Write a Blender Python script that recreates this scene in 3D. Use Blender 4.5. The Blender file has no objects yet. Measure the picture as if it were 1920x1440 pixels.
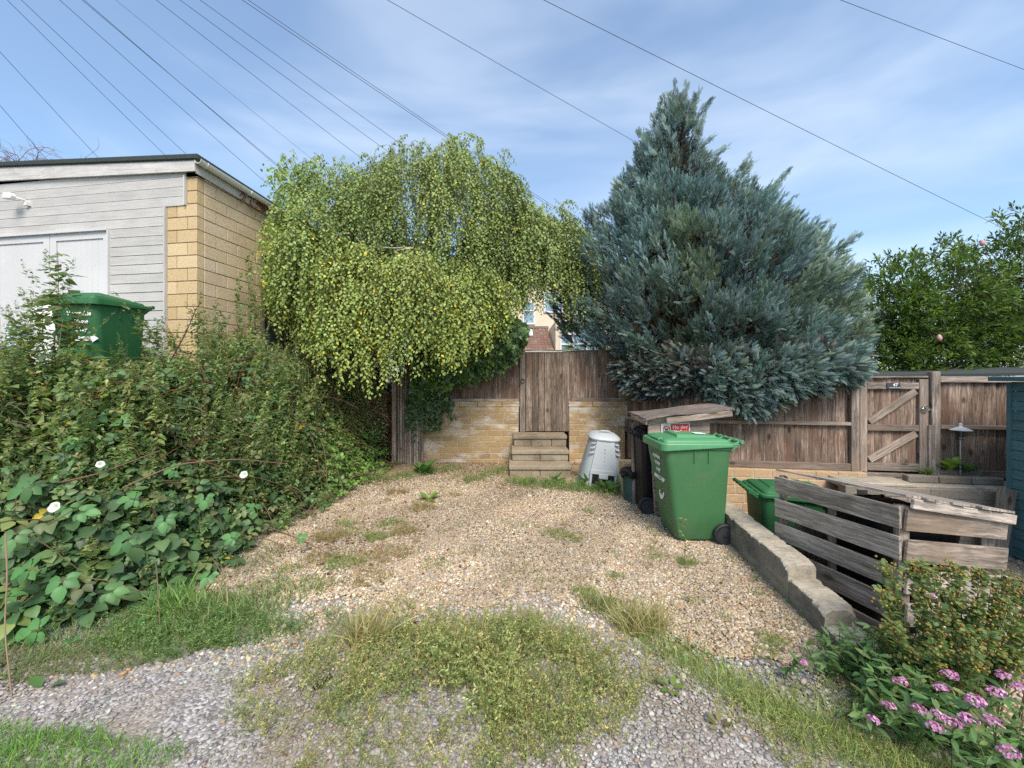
import bpy, math, random
import numpy as np
from mathutils import Vector, Matrix, Euler

S = bpy.context.scene
C = S.collection
rng = np.random.default_rng(7)
random.seed(7)
R_ = math.radians

# ------------------------------------------------------------------ camera
F, CX, HY = 740.0, 960.0, 707.0          # focal length in photo pixels, centre column, horizon row
CAMH = 1.6
cam = bpy.data.cameras.new('camera')
cam.sensor_width = 36.0
cam.lens = 36.0 * F / 1920.0
cam.shift_y = -13.0 / 1920.0
cam.clip_end = 600
cam.clip_start = 0.05
co = bpy.data.objects.new('camera', cam)
C.objects.link(co)
co.location = (0, 0, CAMH)
co.rotation_euler = (R_(90), 0, 0)
S.camera = co

# ------------------------------------------------------------------ sky and sun
SUN_EL, SUN_AZ = 50.0, 166.0             # azimuth clockwise from +Y: behind the camera, a little to its right
w = bpy.data.worlds.new('World')
S.world = w
w.use_nodes = True
nt = w.node_tree
for n in list(nt.nodes):
    nt.nodes.remove(n)
def wn(t, **k):
    n = nt.nodes.new(t)
    for a, b in k.items():
        setattr(n, a, b)
    return n
wo = wn('ShaderNodeOutputWorld'); bg = wn('ShaderNodeBackground')
sky = wn('ShaderNodeTexSky', sky_type='NISHITA', sun_disc=False)
sky.sun_elevation = R_(SUN_EL); sky.sun_rotation = R_(SUN_AZ)
sky.air_density = 1.2; sky.dust_density = 1.2; sky.ozone_density = 2.5
tc = wn('ShaderNodeTexCoord')
mp = wn('ShaderNodeMapping'); mp.inputs['Rotation'].default_value = (0.2, 0.75, 0.35); mp.inputs['Scale'].default_value = (0.8, 2.0, 4.2)
n1 = wn('ShaderNodeTexNoise'); n1.inputs['Scale'].default_value = 1.5; n1.inputs['Detail'].default_value = 4; n1.inputs['Roughness'].default_value = 0.5; n1.inputs['Distortion'].default_value = 0.35
rp = wn('ShaderNodeMapRange'); rp.interpolation_type = 'SMOOTHSTEP'
rp.inputs[1].default_value = 0.38; rp.inputs[2].default_value = 0.82; rp.inputs[3].default_value = 0.11; rp.inputs[4].default_value = 0.52
mx = wn('ShaderNodeMix', data_type='RGBA')
nt.links.new(tc.outputs['Generated'], mp.inputs[0]); nt.links.new(mp.outputs[0], n1.inputs['Vector'])
sx = wn('ShaderNodeSeparateXYZ'); nt.links.new(tc.outputs['Generated'], sx.inputs[0])
sm = wn('ShaderNodeMath', operation='MULTIPLY_ADD'); sm.inputs[1].default_value = 0.11; nt.links.new(sx.outputs[0], sm.inputs[0]); nt.links.new(n1.outputs[0], sm.inputs[2])
# unseen white cloud added overhead and behind the camera to whiten the fill light
bk = wn('ShaderNodeMapRange'); bk.inputs[1].default_value = 0.45; bk.inputs[2].default_value = -0.25; bk.inputs[3].default_value = 0.0; bk.inputs[4].default_value = 0.16
nt.links.new(sx.outputs[1], bk.inputs[0])
bz = wn('ShaderNodeMapRange'); bz.inputs[1].default_value = 0.66; bz.inputs[2].default_value = 0.9; bz.inputs[3].default_value = 0.0; bz.inputs[4].default_value = 0.40
nt.links.new(sx.outputs[2], bz.inputs[0])
sb = wn('ShaderNodeMath', operation='ADD'); nt.links.new(bk.outputs[0], sb.inputs[0]); nt.links.new(bz.outputs[0], sb.inputs[1])
sa = wn('ShaderNodeMath', operation='ADD'); nt.links.new(sm.outputs[0], sa.inputs[0]); nt.links.new(sb.outputs[0], sa.inputs[1])
nt.links.new(sa.outputs[0], rp.inputs[0]); nt.links.new(rp.outputs[0], mx.inputs[0])
gr = wn('ShaderNodeMix', data_type='RGBA', blend_type='MULTIPLY'); gr.inputs[0].default_value = 1.0; gr.inputs[7].default_value = (0.87, 1.0, 1.07, 1)
nt.links.new(sky.outputs[0], gr.inputs[6])
nt.links.new(gr.outputs[2], mx.inputs[6]); mx.inputs[7].default_value = (4.9, 5.5, 6.2, 1)
nt.links.new(mx.outputs[2], bg.inputs[0]); bg.inputs[1].default_value = 0.135
nt.links.new(bg.outputs[0], wo.inputs[0])

sl = bpy.data.lights.new('sun', 'SUN'); sl.energy = 3.0; sl.angle = R_(26); sl.color = (1.0, 0.91, 0.79)
so = bpy.data.objects.new('sun', sl); C.objects.link(so)
_az, _el = R_(SUN_AZ), R_(SUN_EL)
sdir = Vector((math.sin(_az) * math.cos(_el), math.cos(_az) * math.cos(_el), math.sin(_el)))
so.rotation_euler = sdir.to_track_quat('Z', 'Y').to_euler()
so.location = (0, -4, 12)

S.view_settings.view_transform = 'Standard'
S.view_settings.look = 'None'
S.view_settings.exposure = 0.68
S.view_settings.gamma = 1.0
S.render.engine = 'CYCLES'
try:
    S.cycles.max_bounces = 8; S.cycles.transparent_max_bounces = 8
    S.cycles.use_denoising = False
    S.render.filter_size = 1.1
except Exception:
    pass

# ------------------------------------------------------------------ helpers
def P(px, py, d):
    return Vector(((px - CX) / F * d, d, CAMH - (py - HY) / F * d))
def G(px, py, z=0.0):
    d = F * (CAMH - z) / (py - HY)
    return Vector(((px - CX) / F * d, d, z))
def ss(x):
    x = np.clip(x, 0, 1); return x * x * (3 - 2 * x)
def unit(a):
    return a / np.maximum(np.linalg.norm(a, axis=-1, keepdims=True), 1e-9)

def tag(o, label=None, cat=None, group=None, kind=None):
    if label: o['label'] = label
    if cat: o['category'] = cat
    if group: o['group'] = group
    if kind: o['kind'] = kind
    return o
def thing(name, label, cat, loc=(0, 0, 0), rz=0.0, group=None):
    o = bpy.data.objects.new(name, None); C.objects.link(o)
    o.location = loc; o.rotation_euler = (0, 0, rz); o.empty_display_size = 0.1
    return tag(o, label, cat, group)
def copy_tree(o, parent=None):
    c = o.copy(); C.objects.link(c)
    if parent: c.parent = parent
    for ch in list(o.children):
        copy_tree(ch, c)
    return c

# ---- materials -------------------------------------------------------------
def new_mat(name):
    m = bpy.data.materials.new(name); m.use_nodes = True
    t = m.node_tree
    b = t.nodes['Principled BSDF']
    return m, t, b
def nd(t, typ, **k):
    n = t.nodes.new(typ)
    for a, b in k.items():
        setattr(n, a, b)
    return n
def ramp(t, stops):
    r = nd(t, 'ShaderNodeValToRGB')
    e = r.color_ramp.elements
    while len(e) < len(stops): e.new(0.5)
    for i, (p, c) in enumerate(stops):
        e[i].position = p; e[i].color = (*c, 1)
    return r
def plain(name, col, rough=0.5, metal=0.0, var=0.12, scale=8.0, bump=0.0, spec=0.5, dirt=None, dscale=3.0):
    m, t, b = new_mat(name)
    tcn = nd(t, 'ShaderNodeTexCoord')
    no = nd(t, 'ShaderNodeTexNoise'); no.inputs['Scale'].default_value = scale; no.inputs['Detail'].default_value = 6
    t.links.new(tcn.outputs['Object'], no.inputs['Vector'])
    lo = tuple(c * (1 - var) for c in col); hi = tuple(min(1, c * (1 + var)) for c in col)
    r = ramp(t, [(0.3, lo), (0.7, hi)])
    t.links.new(no.outputs[0], r.inputs[0])
    out = r.outputs[0]
    if dirt:
        n2 = nd(t, 'ShaderNodeTexNoise'); n2.inputs['Scale'].default_value = dscale; n2.inputs['Detail'].default_value = 9; n2.inputs['Roughness'].default_value = 0.68
        t.links.new(tcn.outputs['Object'], n2.inputs['Vector'])
        mr = nd(t, 'ShaderNodeMapRange'); mr.inputs[1].default_value = 0.5; mr.inputs[2].default_value = 0.72; mr.inputs[4].default_value = 0.75
        t.links.new(n2.outputs[0], mr.inputs[0])
        mm = nd(t, 'ShaderNodeMix', data_type='RGBA')
        t.links.new(mr.outputs[0], mm.inputs[0]); t.links.new(out, mm.inputs[6]); mm.inputs[7].default_value = (*dirt, 1)
        out = mm.outputs[2]
    t.links.new(out, b.inputs['Base Color'])
    b.inputs['Roughness'].default_value = rough; b.inputs['Metallic'].default_value = metal
    b.inputs['Specular IOR Level'].default_value = spec
    if bump:
        bp = nd(t, 'ShaderNodeBump'); bp.inputs['Strength'].default_value = bump; bp.inputs['Distance'].default_value = 0.01
        t.links.new(no.outputs[0], bp.inputs['Height']); t.links.new(bp.outputs[0], b.inputs['Normal'])
    return m
def wood(name, dark, mid, light, rough=0.85, streak=1.0, knots=True, stain=None, vary=1.0):
    """weathered timber; 'tc' runs along each board, 'rv' differs from board to board"""
    m, t, b = new_mat(name)
    a = nd(t, 'ShaderNodeAttribute', attribute_name='tc')
    rv = nd(t, 'ShaderNodeAttribute', attribute_name='rv')
    mp = nd(t, 'ShaderNodeMapping'); mp.inputs['Scale'].default_value = (2.2, 55, 55)
    t.links.new(a.outputs['Vector'], mp.inputs[0])
    dist = nd(t, 'ShaderNodeTexNoise'); dist.inputs['Scale'].default_value = 6.0
    t.links.new(a.outputs['Vector'], dist.inputs['Vector'])
    ad = nd(t, 'ShaderNodeVectorMath', operation='MULTIPLY_ADD')
    t.links.new(dist.outputs[1], ad.inputs[0]); ad.inputs[1].default_value = (0.3, 2.2, 2.2); t.links.new(mp.outputs[0], ad.inputs[2])
    no = nd(t, 'ShaderNodeTexNoise'); no.inputs['Scale'].default_value = 1.0; no.inputs['Detail'].default_value = 8; no.inputs['Roughness'].default_value = 0.7
    t.links.new(ad.outputs[0], no.inputs['Vector'])
    r = ramp(t, [(0.33, dark), (0.5, mid), (0.68, light)])
    t.links.new(no.outputs[0], r.inputs[0])
    big = nd(t, 'ShaderNodeTexNoise'); big.inputs['Scale'].default_value = 2.4; big.inputs['Detail'].default_value = 4
    t.links.new(a.outputs['Vector'], big.inputs['Vector'])
    mr = nd(t, 'ShaderNodeMapRange'); mr.inputs[1].default_value = 0.3; mr.inputs[2].default_value = 0.7; mr.inputs[3].default_value = 1 - 0.38 * vary; mr.inputs[4].default_value = 1 + 0.25 * vary
    t.links.new(big.outputs[0], mr.inputs[0])
    mr2 = nd(t, 'ShaderNodeMapRange'); mr2.inputs[3].default_value = 1 - 0.35 * vary; mr2.inputs[4].default_value = 1 + 0.3 * vary
    t.links.new(rv.outputs['Fac'], mr2.inputs[0])
    mu = nd(t, 'ShaderNodeMath', operation='MULTIPLY'); t.links.new(mr.outputs[0], mu.inputs[0]); t.links.new(mr2.outputs[0], mu.inputs[1])
    vm = nd(t, 'ShaderNodeVectorMath', operation='SCALE'); t.links.new(r.outputs[0], vm.inputs[0]); t.links.new(mu.outputs[0], vm.inputs['Scale'])
    out = vm.outputs[0]
    if stain:
        st = nd(t, 'ShaderNodeTexNoise'); st.inputs['Scale'].default_value = 1.7; st.inputs['Detail'].default_value = 5
        t.links.new(a.outputs['Vector'], st.inputs['Vector'])
        m3 = nd(t, 'ShaderNodeMapRange'); m3.inputs[1].default_value = 0.48; m3.inputs[2].default_value = 0.66; m3.inputs[4].default_value = 0.7
        t.links.new(st.outputs[0], m3.inputs[0])
        mm = nd(t, 'ShaderNodeMix', data_type='RGBA'); t.links.new(m3.outputs[0], mm.inputs[0]); t.links.new(out, mm.inputs[6]); mm.inputs[7].default_value = (*stain, 1)
        out = mm.outputs[2]
    if knots:
        mpk = nd(t, 'ShaderNodeMapping'); mpk.inputs['Scale'].default_value = (2.6, 5.2, 5.2)
        t.links.new(a.outputs['Vector'], mpk.inputs[0])
        vo = nd(t, 'ShaderNodeTexVoronoi'); vo.inputs['Scale'].default_value = 1.0
        t.links.new(mpk.outputs[0], vo.inputs['Vector'])
        m4 = nd(t, 'ShaderNodeMapRange'); m4.inputs[1].default_value = 0.07; m4.inputs[2].default_value = 0.16; m4.inputs[3].default_value = 0.8; m4.inputs[4].default_value = 0.0
        t.links.new(vo.outputs['Distance'], m4.inputs[0])
        mk = nd(t, 'ShaderNodeMix', data_type='RGBA'); t.links.new(m4.outputs[0], mk.inputs[0]); t.links.new(out, mk.inputs[6]); mk.inputs[7].default_value = (*[c * 0.45 for c in dark], 1)
        out = mk.outputs[2]
    t.links.new(out, b.inputs['Base Color'])
    b.inputs['Roughness'].default_value = rough; b.inputs['Specular IOR Level'].default_value = 0.25
    bp = nd(t, 'ShaderNodeBump'); bp.inputs['Strength'].default_value = 0.55; bp.inputs['Distance'].default_value = 0.004
    t.links.new(no.outputs[0], bp.inputs['Height']); t.links.new(bp.outputs[0], b.inputs['Normal'])
    return m
def stone(name, cols, rough=0.9, patch=None, pamt=0.5, dirt=(0.06, 0.05, 0.04), damt=0.5, bump=0.6, fine=60.0):
    m, t, b = new_mat(name)
    a = nd(t, 'ShaderNodeTexCoord')
    rv = nd(t, 'ShaderNodeAttribute', attribute_name='rv')
    n = len(cols)
    r = ramp(t, [((i + 0.5) / n, c) for i, c in enumerate(cols)])
    t.links.new(rv.outputs['Fac'], r.inputs[0])
    no = nd(t, 'ShaderNodeTexNoise'); no.inputs['Scale'].default_value = fine; no.inputs['Detail'].default_value = 5; no.inputs['Roughness'].default_value = 0.7
    t.links.new(a.outputs['Object'], no.inputs['Vector'])
    mr = nd(t, 'ShaderNodeMapRange'); mr.inputs[1].default_value = 0.3; mr.inputs[2].default_value = 0.7; mr.inputs[3].default_value = 0.72; mr.inputs[4].default_value = 1.22
    t.links.new(no.outputs[0], mr.inputs[0])
    vm = nd(t, 'ShaderNodeVectorMath', operation='SCALE'); t.links.new(r.outputs[0], vm.inputs[0]); t.links.new(mr.outputs[0], vm.inputs['Scale'])
    out = vm.outputs[0]
    big = nd(t, 'ShaderNodeTexNoise'); big.inputs['Scale'].default_value = 2.3; big.inputs['Detail'].default_value = 8; big.inputs['Roughness'].default_value = 0.7
    t.links.new(a.outputs['Object'], big.inputs['Vector'])
    m1 = nd(t, 'ShaderNodeMapRange'); m1.inputs[1].default_value = 0.5; m1.inputs[2].default_value = 0.75; m1.inputs[4].default_value = damt
    t.links.new(big.outputs[0], m1.inputs[0])
    x = nd(t, 'ShaderNodeMix', data_type='RGBA'); t.links.new(m1.outputs[0], x.inputs[0]); t.links.new(out, x.inputs[6]); x.inputs[7].default_value = (*dirt, 1)
    out = x.outputs[2]
    if patch:
        mpp = nd(t, 'ShaderNodeMapping'); mpp.inputs['Scale'].default_value = (1.6, 1.6, 4.0); mpp.inputs['Location'].default_value = (3.3, 1.7, 9.1)
        t.links.new(a.outputs['Object'], mpp.inputs[0])
        pn = nd(t, 'ShaderNodeTexNoise'); pn.inputs['Scale'].default_value = 1.4; pn.inputs['Detail'].default_value = 9; pn.inputs['Roughness'].default_value = 0.72
        t.links.new(mpp.outputs[0], pn.inputs['Vector'])
        m2 = nd(t, 'ShaderNodeMapRange'); m2.inputs[1].default_value = 0.49; m2.inputs[2].default_value = 0.64; m2.inputs[4].default_value = pamt
        t.links.new(pn.outputs[0], m2.inputs[0])
        x2 = nd(t, 'ShaderNodeMix', data_type='RGBA'); t.links.new(m2.outputs[0], x2.inputs[0]); t.links.new(out, x2.inputs[6]); x2.inputs[7].default_value = (*patch, 1)
        out = x2.outputs[2]
    t.links.new(out, b.inputs['Base Color'])
    b.inputs['Roughness'].default_value = rough; b.inputs['Specular IOR Level'].default_value = 0.2
    bp = nd(t, 'ShaderNodeBump'); bp.inputs['Strength'].default_value = bump; bp.inputs['Distance'].default_value = 0.006
    t.links.new(no.outputs[0], bp.inputs['Height']); t.links.new(bp.outputs[0], b.inputs['Normal'])
    return m
def leafmat(name, trans=0.35, rough=0.5, tint=(1.15, 1.2, 0.55), spec=0.35, gain=1.7):
    m, t, b = new_mat(name)
    a = nd(t, 'ShaderNodeAttribute', attribute_name='col')
    gn = nd(t, 'ShaderNodeVectorMath', operation='SCALE'); t.links.new(a.outputs['Color'], gn.inputs[0]); gn.inputs['Scale'].default_value = gain
    t.links.new(gn.outputs[0], b.inputs['Base Color'])
    b.inputs['Roughness'].default_value = rough; b.inputs['Specular IOR Level'].default_value = spec
    if trans > 0:
        tr = nd(t, 'ShaderNodeBsdfTranslucent')
        mul = nd(t, 'ShaderNodeVectorMath', operation='MULTIPLY'); t.links.new(gn.outputs[0], mul.inputs[0]); mul.inputs[1].default_value = tint
        t.links.new(mul.outputs[0], tr.inputs[0])
        ms = nd(t, 'ShaderNodeMixShader'); ms.inputs[0].default_value = trans
        t.links.new(b.outputs[0], ms.inputs[1]); t.links.new(tr.outputs[0], ms.inputs[2])
        t.links.new(ms.outputs[0], t.nodes['Material Output'].inputs[0])
    return m
def colmat(name, rough=0.8, spec=0.3):
    return leafmat(name, 0.0, rough, spec=spec, gain=1.0)

# ---- hard-surface mesh builder ----------------------------------------------
class MB:
    def __init__(s):
        s.v = []; s.f = []; s.mi = []; s.tc = []; s.rv = []
    def add(s, vs, fs, tc=None, mi=0, rv=None):
        o = len(s.v)
        rv = random.random() if rv is None else rv
        s.v += [tuple(p) for p in vs]
        if tc is None:
            off = [random.uniform(0, 40) for _ in range(3)]
            tc = [(p[0] + off[0], p[1] + off[1], p[2] + off[2]) for p in vs]
        s.tc += tc; s.rv += [rv] * len(vs)
        for q in fs:
            s.f.append(tuple(i + o for i in q)); s.mi.append(mi)
        return s
    def box(s, c, size, R=None, mi=0, rv=None, taper=None):
        hx, hy, hz = size[0] / 2, size[1] / 2, size[2] / 2
        loc = [(x, y, z) for z in (-hz, hz) for y in (-hy, hy) for x in (-hx, hx)]
        order = sorted(range(3), key=lambda i: -size[i])
        off = [random.uniform(0, 40) for _ in range(3)]
        tc = [tuple(p[order[k]] + off[k] for k in range(3)) for p in loc]
        c = Vector(c)
        vs = [(c + (R @ Vector(p) if R is not None else Vector(p))) for p in loc]
        fs = [(0, 2, 3, 1), (4, 5, 7, 6), (0, 1, 5, 4), (2, 6, 7, 3), (0, 4, 6, 2), (1, 3, 7, 5)]
        return s.add(vs, fs, tc, mi, rv)
    def board(s, p0, p1, width, thick, up=(0, 0, 1), mi=0, rv=None):
        p0, p1 = Vector(p0), Vector(p1)
        x = (p1 - p0); L = x.length; x.normalize()
        up = Vector(up); z = (up - x * up.dot(x)).normalized(); y = z.cross(x)
        R = Matrix((x, y, z)).transposed()
        return s.box((p0 + p1) / 2, (L, thick, width), R, mi, rv)
    def prism(s, pts, depth, axis='y', mi=0, rv=None, at=0.0):
        """outline (a,b) extruded: axis y -> (a, y, b); z -> (a, b, z); x -> (x, a, b)"""
        n = len(pts)
        def mk(a, b, c):
            return {'y': (a, c, b), 'z': (a, b, c), 'x': (c, a, b)}[axis]
        vs = [mk(a, b, at) for a, b in pts] + [mk(a, b, at + depth) for a, b in pts]
        fs = [tuple(range(n)), tuple(range(2 * n - 1, n - 1, -1))]
        fs += [(i, i + n, (i + 1) % n + n, (i + 1) % n) for i in range(n)]
        return s.add(vs, fs, None, mi, rv)
    def loft(s, rings, mi=0, rv=None, cap0=True, cap1=True):
        n = len(rings[0]); vs = [p for r in rings for p in r]; fs = []
        for k in range(len(rings) - 1):
            for i in range(n):
                j = (i + 1) % n
                fs.append((k * n + i, k * n + j, (k + 1) * n + j, (k + 1) * n + i))
        if cap0: fs.append(tuple(range(n - 1, -1, -1)))
        if cap1: fs.append(tuple(range((len(rings) - 1) * n, len(rings) * n)))
        return s.add(vs, fs, None, mi, rv)
    def tube(s, pts, r, n=8, mi=0, rv=None, caps=True):
        pts = [Vector(p) for p in pts]; rings = []
        rr_ = r if hasattr(r, '__len__') else [r] * len(pts)
        ref = Vector((0.13, 0.31, 0.94))
        for i, p in enumerate(pts):
            d = (pts[min(i + 1, len(pts) - 1)] - pts[max(i - 1, 0)]).normalized()
            a = d.cross(ref)
            if a.length < 0.05: a = d.cross(Vector((1, 0, 0)))
            a.normalize(); b = d.cross(a)
            rings.append([p + (a * math.cos(2 * math.pi * k / n) + b * math.sin(2 * math.pi * k / n)) * rr_[i] for k in range(n)])
        return s.loft(rings, mi, rv, caps, caps)
    def lathe(s, prof, n=24, mi=0, rv=None, c=(0, 0, 0), axis='z'):
        rings = []
        for r, z in prof:
            ring = []
            for k in range(n):
                a = 2 * math.pi * k / n
                x, y = r * math.cos(a), r * math.sin(a)
                q = {'z': (x, y, z), 'x': (z, x, y), 'y': (y, z, x)}[axis]
                ring.append((c[0] + q[0], c[1] + q[1], c[2] + q[2]))
            rings.append(ring)
        return s.loft(rings, mi, rv)
    def build(s, name, mats, parent=None, bevel=0.0, smooth=False, seg=1, auto=None):
        me = bpy.data.meshes.new(name)
        me.from_pydata(s.v, [], s.f)
        if not isinstance(mats, (list, tuple)): mats = [mats]
        for m in mats: me.materials.append(m)
        me.polygons.foreach_set('material_index', s.mi)
        a = me.attributes.new('tc', 'FLOAT_VECTOR', 'POINT'); a.data.foreach_set('vector', np.array(s.tc, dtype=np.float32).ravel())
        a = me.attributes.new('rv', 'FLOAT', 'POINT'); a.data.foreach_set('value', np.array(s.rv, dtype=np.float32))
        if smooth: me.polygons.foreach_set('use_smooth', [True] * len(me.polygons))
        if smooth and auto is not None:
            try: me.set_sharp_from_angle(angle=R_(auto))
            except Exception: pass
        me.update()
        o = bpy.data.objects.new(name, me); C.objects.link(o)
        if parent: o.parent = parent
        if bevel:
            b = o.modifiers.new('bevel', 'BEVEL'); b.width = bevel; b.segments = seg; b.limit_method = 'ANGLE'
        return o
def rr(w, d, r, z, n=5, cx=0.0, cy=0.0, zf=None):
    pts = []
    for qx, qy, a0 in ((1, -1, -90), (1, 1, 0), (-1, 1, 90), (-1, -1, 180)):
        for k in range(n + 1):
            a = R_(a0 + 90 * k / n)
            x = cx + qx * (w / 2 - r) + r * math.cos(a); y = cy + qy * (d / 2 - r) + r * math.sin(a)
            pts.append((x, y, z if zf is None else zf(x, y)))
    return pts
def text_part(name, body, size, parent, loc, rot, mat, align='CENTER', depth=0.001, bold=0.0):
    cu = bpy.data.curves.new('t', 'FONT'); cu.body = body; cu.size = size; cu.align_x = align; cu.align_y = 'CENTER'
    cu.extrude = depth; cu.offset = bold; cu.resolution_u = 3
    tmp = bpy.data.objects.new('t', cu); C.objects.link(tmp)
    dg = bpy.context.evaluated_depsgraph_get()
    me = bpy.data.meshes.new_from_object(tmp.evaluated_get(dg))
    bpy.data.objects.remove(tmp); bpy.data.curves.remove(cu)
    me.name = name; me.materials.clear(); me.materials.append(mat)
    o = bpy.data.objects.new(name, me); C.objects.link(o)
    o.parent = parent; o.location = loc; o.rotation_euler = rot
    return o

# ---- numpy instancing of small leaf-like templates into one mesh --------------
def frames(along, nrm):
    y = unit(along); x = unit(np.cross(y, nrm)); z = np.cross(x, y)
    return np.stack([x, y, z], axis=-1)
def inst(TV, TF, pos, Rm, scl, col, tcol=None):
    TV = np.asarray(TV, float); N = len(pos); k = len(TV)
    scl = np.asarray(scl, float)
    if scl.ndim == 1: scl = scl[:, None] * np.ones(3)
    V = np.einsum('nij,nkj->nki', Rm, TV[None] * scl[:, None, :]) + pos[:, None, :]
    col = np.broadcast_to(np.asarray(col, float), (N, 3))
    cc = np.repeat(col[:, None, :], k, axis=1)
    if tcol is not None:
        tcol = np.asarray(tcol, float)
        cc = cc * (tcol[None, :, None] if tcol.ndim == 1 else tcol[None])
    sizes = np.tile(np.array([len(f) for f in TF]), N)
    flat = np.concatenate([np.array(f) for f in TF])
    loops = (flat[None] + k * np.arange(N)[:, None]).ravel()
    return [V.reshape(-1, 3), loops, sizes, cc.reshape(-1, 3)]
def join(parts):
    off = 0; V = []; L = []; Sz = []; Cc = []
    for v, l, s, c in parts:
        V.append(v); L.append(l + off); Sz.append(s); Cc.append(c); off += len(v)
    return [np.concatenate(V), np.concatenate(L), np.concatenate(Sz), np.concatenate(Cc)]
def veg(name, parts, mat, parent=None, base=None, smooth=False):
    V, L, Sz, Cc = join(parts) if isinstance(parts[0], (list, tuple)) else parts
    me = bpy.data.meshes.new(name)
    if base is not None: V = V - np.array(base)
    me.vertices.add(len(V)); me.vertices.foreach_set('co', V.astype(np.float32).ravel())
    me.loops.add(len(L)); me.loops.foreach_set('vertex_index', L.astype(np.int32))
    me.polygons.add(len(Sz)); st = np.concatenate([[0], np.cumsum(Sz)[:-1]])
    me.polygons.foreach_set('loop_start', st.astype(np.int32))
    a = me.attributes.new('col', 'FLOAT_COLOR', 'POINT')
    a.data.foreach_set('color', np.concatenate([Cc, np.ones((len(Cc), 1))], axis=1).astype(np.float32).ravel())
    me.materials.append(mat)
    if smooth: me.polygons.foreach_set('use_smooth', np.ones(len(Sz), bool))
    me.update(calc_edges=True)
    o = bpy.data.objects.new(name, me); C.objects.link(o)
    if parent: o.parent = parent
    elif base is not None: o.location = base
    return o
def tubes_np(paths, radii, col, n=4):
    """many thin stems: paths list of (m,3) arrays, radii list of (r0,r1)"""
    V = []; L = []; Sz = []; Cc = []; off = 0
    for (p, rd, c) in zip(paths, radii, col):
        m = len(p); d = unit(np.gradient(p, axis=0))
        ref = np.array([0.3, 0.2, 0.93]) if abs(d[0, 2]) < 0.9 else np.array([1.0, 0.1, 0])
        a = unit(np.cross(d, ref)); b = np.cross(d, a)
        r = np.linspace(rd[0], rd[1], m)[:, None, None]
        th = 2 * np.pi * np.arange(n) / n
        ring = p[:, None] + r * (a[:, None] * np.cos(th)[None, :, None] + b[:, None] * np.sin(th)[None, :, None])
        V.append(ring.reshape(-1, 3))
        i = np.arange(m - 1)[:, None] * n; k = np.arange(n)[None]
        q = np.stack([i + k, i + (k + 1) % n, i + n + (k + 1) % n, i + n + k], axis=-1).reshape(-1, 4)
        L.append(q.ravel() + off); Sz.append(np.full(len(q), 4)); Cc.append(np.repeat(np.array(c, float)[None], m * n, axis=0)); off += m * n
    return [np.concatenate(V), np.concatenate(L), np.concatenate(Sz), np.concatenate(Cc)]
def rdir(n, zmin=-1, zmax=1, g=rng):
    z = g.uniform(zmin, zmax, n); a = g.uniform(0, 2 * np.pi, n); r = np.sqrt(1 - z * z)
    return np.stack([r * np.cos(a), r * np.sin(a), z], axis=1)
def palette(n, cols, wts, var=0.15, g=rng):
    cols = np.array(cols, float); i = g.choice(len(cols), n, p=np.array(wts) / sum(wts))
    return cols[i] * (1 + g.uniform(-var, var, (n, 1))) * (1 + g.uniform(-var * 0.4, var * 0.4, (n, 3)))

# leaf templates: y runs base -> tip, z is the leaf's upper side
LEAF = ([(0, 0, 0), (0.32, 0.42, 0.07), (0, 1, -0.06), (-0.32, 0.42, 0.07)], [(0, 1, 2), (0, 2, 3)])
LEAFN = ([(0, 0, 0), (0.17, 0.45, 0.04), (0, 1, -0.12), (-0.17, 0.45, 0.04)], [(0, 1, 2), (0, 2, 3)])
def _oval(wid, droop=0.1, fold=0.06):
    ys = [0.0, 0.2, 0.5, 0.8, 1.0]; ws = [0.02, 0.36, 0.5, 0.3, 0.0]
    V = []; F = []
    for y, wv in zip(ys, ws):
        z = -droop * y * y
        V += [(-wv * wid, y, z + fold * wv * 2), (0, y, z), (wv * wid, y, z + fold * wv * 2)]
    for k in range(4):
        a = 3 * k
        F += [(a, a + 1, a + 4, a + 3), (a + 1, a + 2, a + 5, a + 4)]
    return np.array(V), F
OVAL = _oval(0.66)
def compound(n=5, wid=0.75):
    V0, F0 = _oval(wid, 0.30, 0.13); V = []; F = []; T = []
    angs = {5: (-105, -52, 0, 52, 105), 3: (-75, 0, 75)}[n]
    for k, an in enumerate(angs):
        a = R_(an); s = 1.0 if an == 0 else (0.86 if abs(an) < 80 else 0.66)
        st = np.array([0, 0.28 if an == 0 else 0.05, 0])
        M = np.array([[math.cos(a), -math.sin(a), 0], [math.sin(a), math.cos(a), 0], [0, 0, 1]])
        q = (V0 * s + np.array([0, 0.12, 0])) @ M.T + st
        q[:, 2] += (k % 2) * 0.03 - 0.05 * abs(math.sin(a))
        F += [tuple(i + len(V) for i in f) for f in F0]
        V += [tuple(p) for p in q]; T += [1.0 + 0.14 * ((k * 7) % 3 - 1)] * len(q)
    return np.array(V), F, np.array(T)
BR5 = compound(5); BR3 = compound(3, 0.8)
def blade(bend, wdt=0.03):
    V = []; F = []
    for k, (y, ww) in enumerate(((0, 1), (0.4, 0.85), (0.75, 0.55))):
        V += [(-ww * wdt, bend * y * y, y - 0.35 * bend * y * y), (ww * wdt, bend * y * y, y - 0.35 * bend * y * y)]
    V += [(0, bend, 1 - 0.35 * bend)]
    return np.array(V), [(0, 1, 3, 2), (2, 3, 5, 4), (4, 5, 6)]
def upframes(n, tilt=0.25, g=rng):
    a = g.uniform(0, 2 * np.pi, n); z = unit(np.stack([g.normal(0, tilt, n), g.normal(0, tilt, n), np.ones(n)], 1))
    x = unit(np.cross(np.stack([np.cos(a), np.sin(a), np.zeros(n)], 1), z)); y = np.cross(z, x)
    return np.stack([x, y, z], axis=-1)

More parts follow.
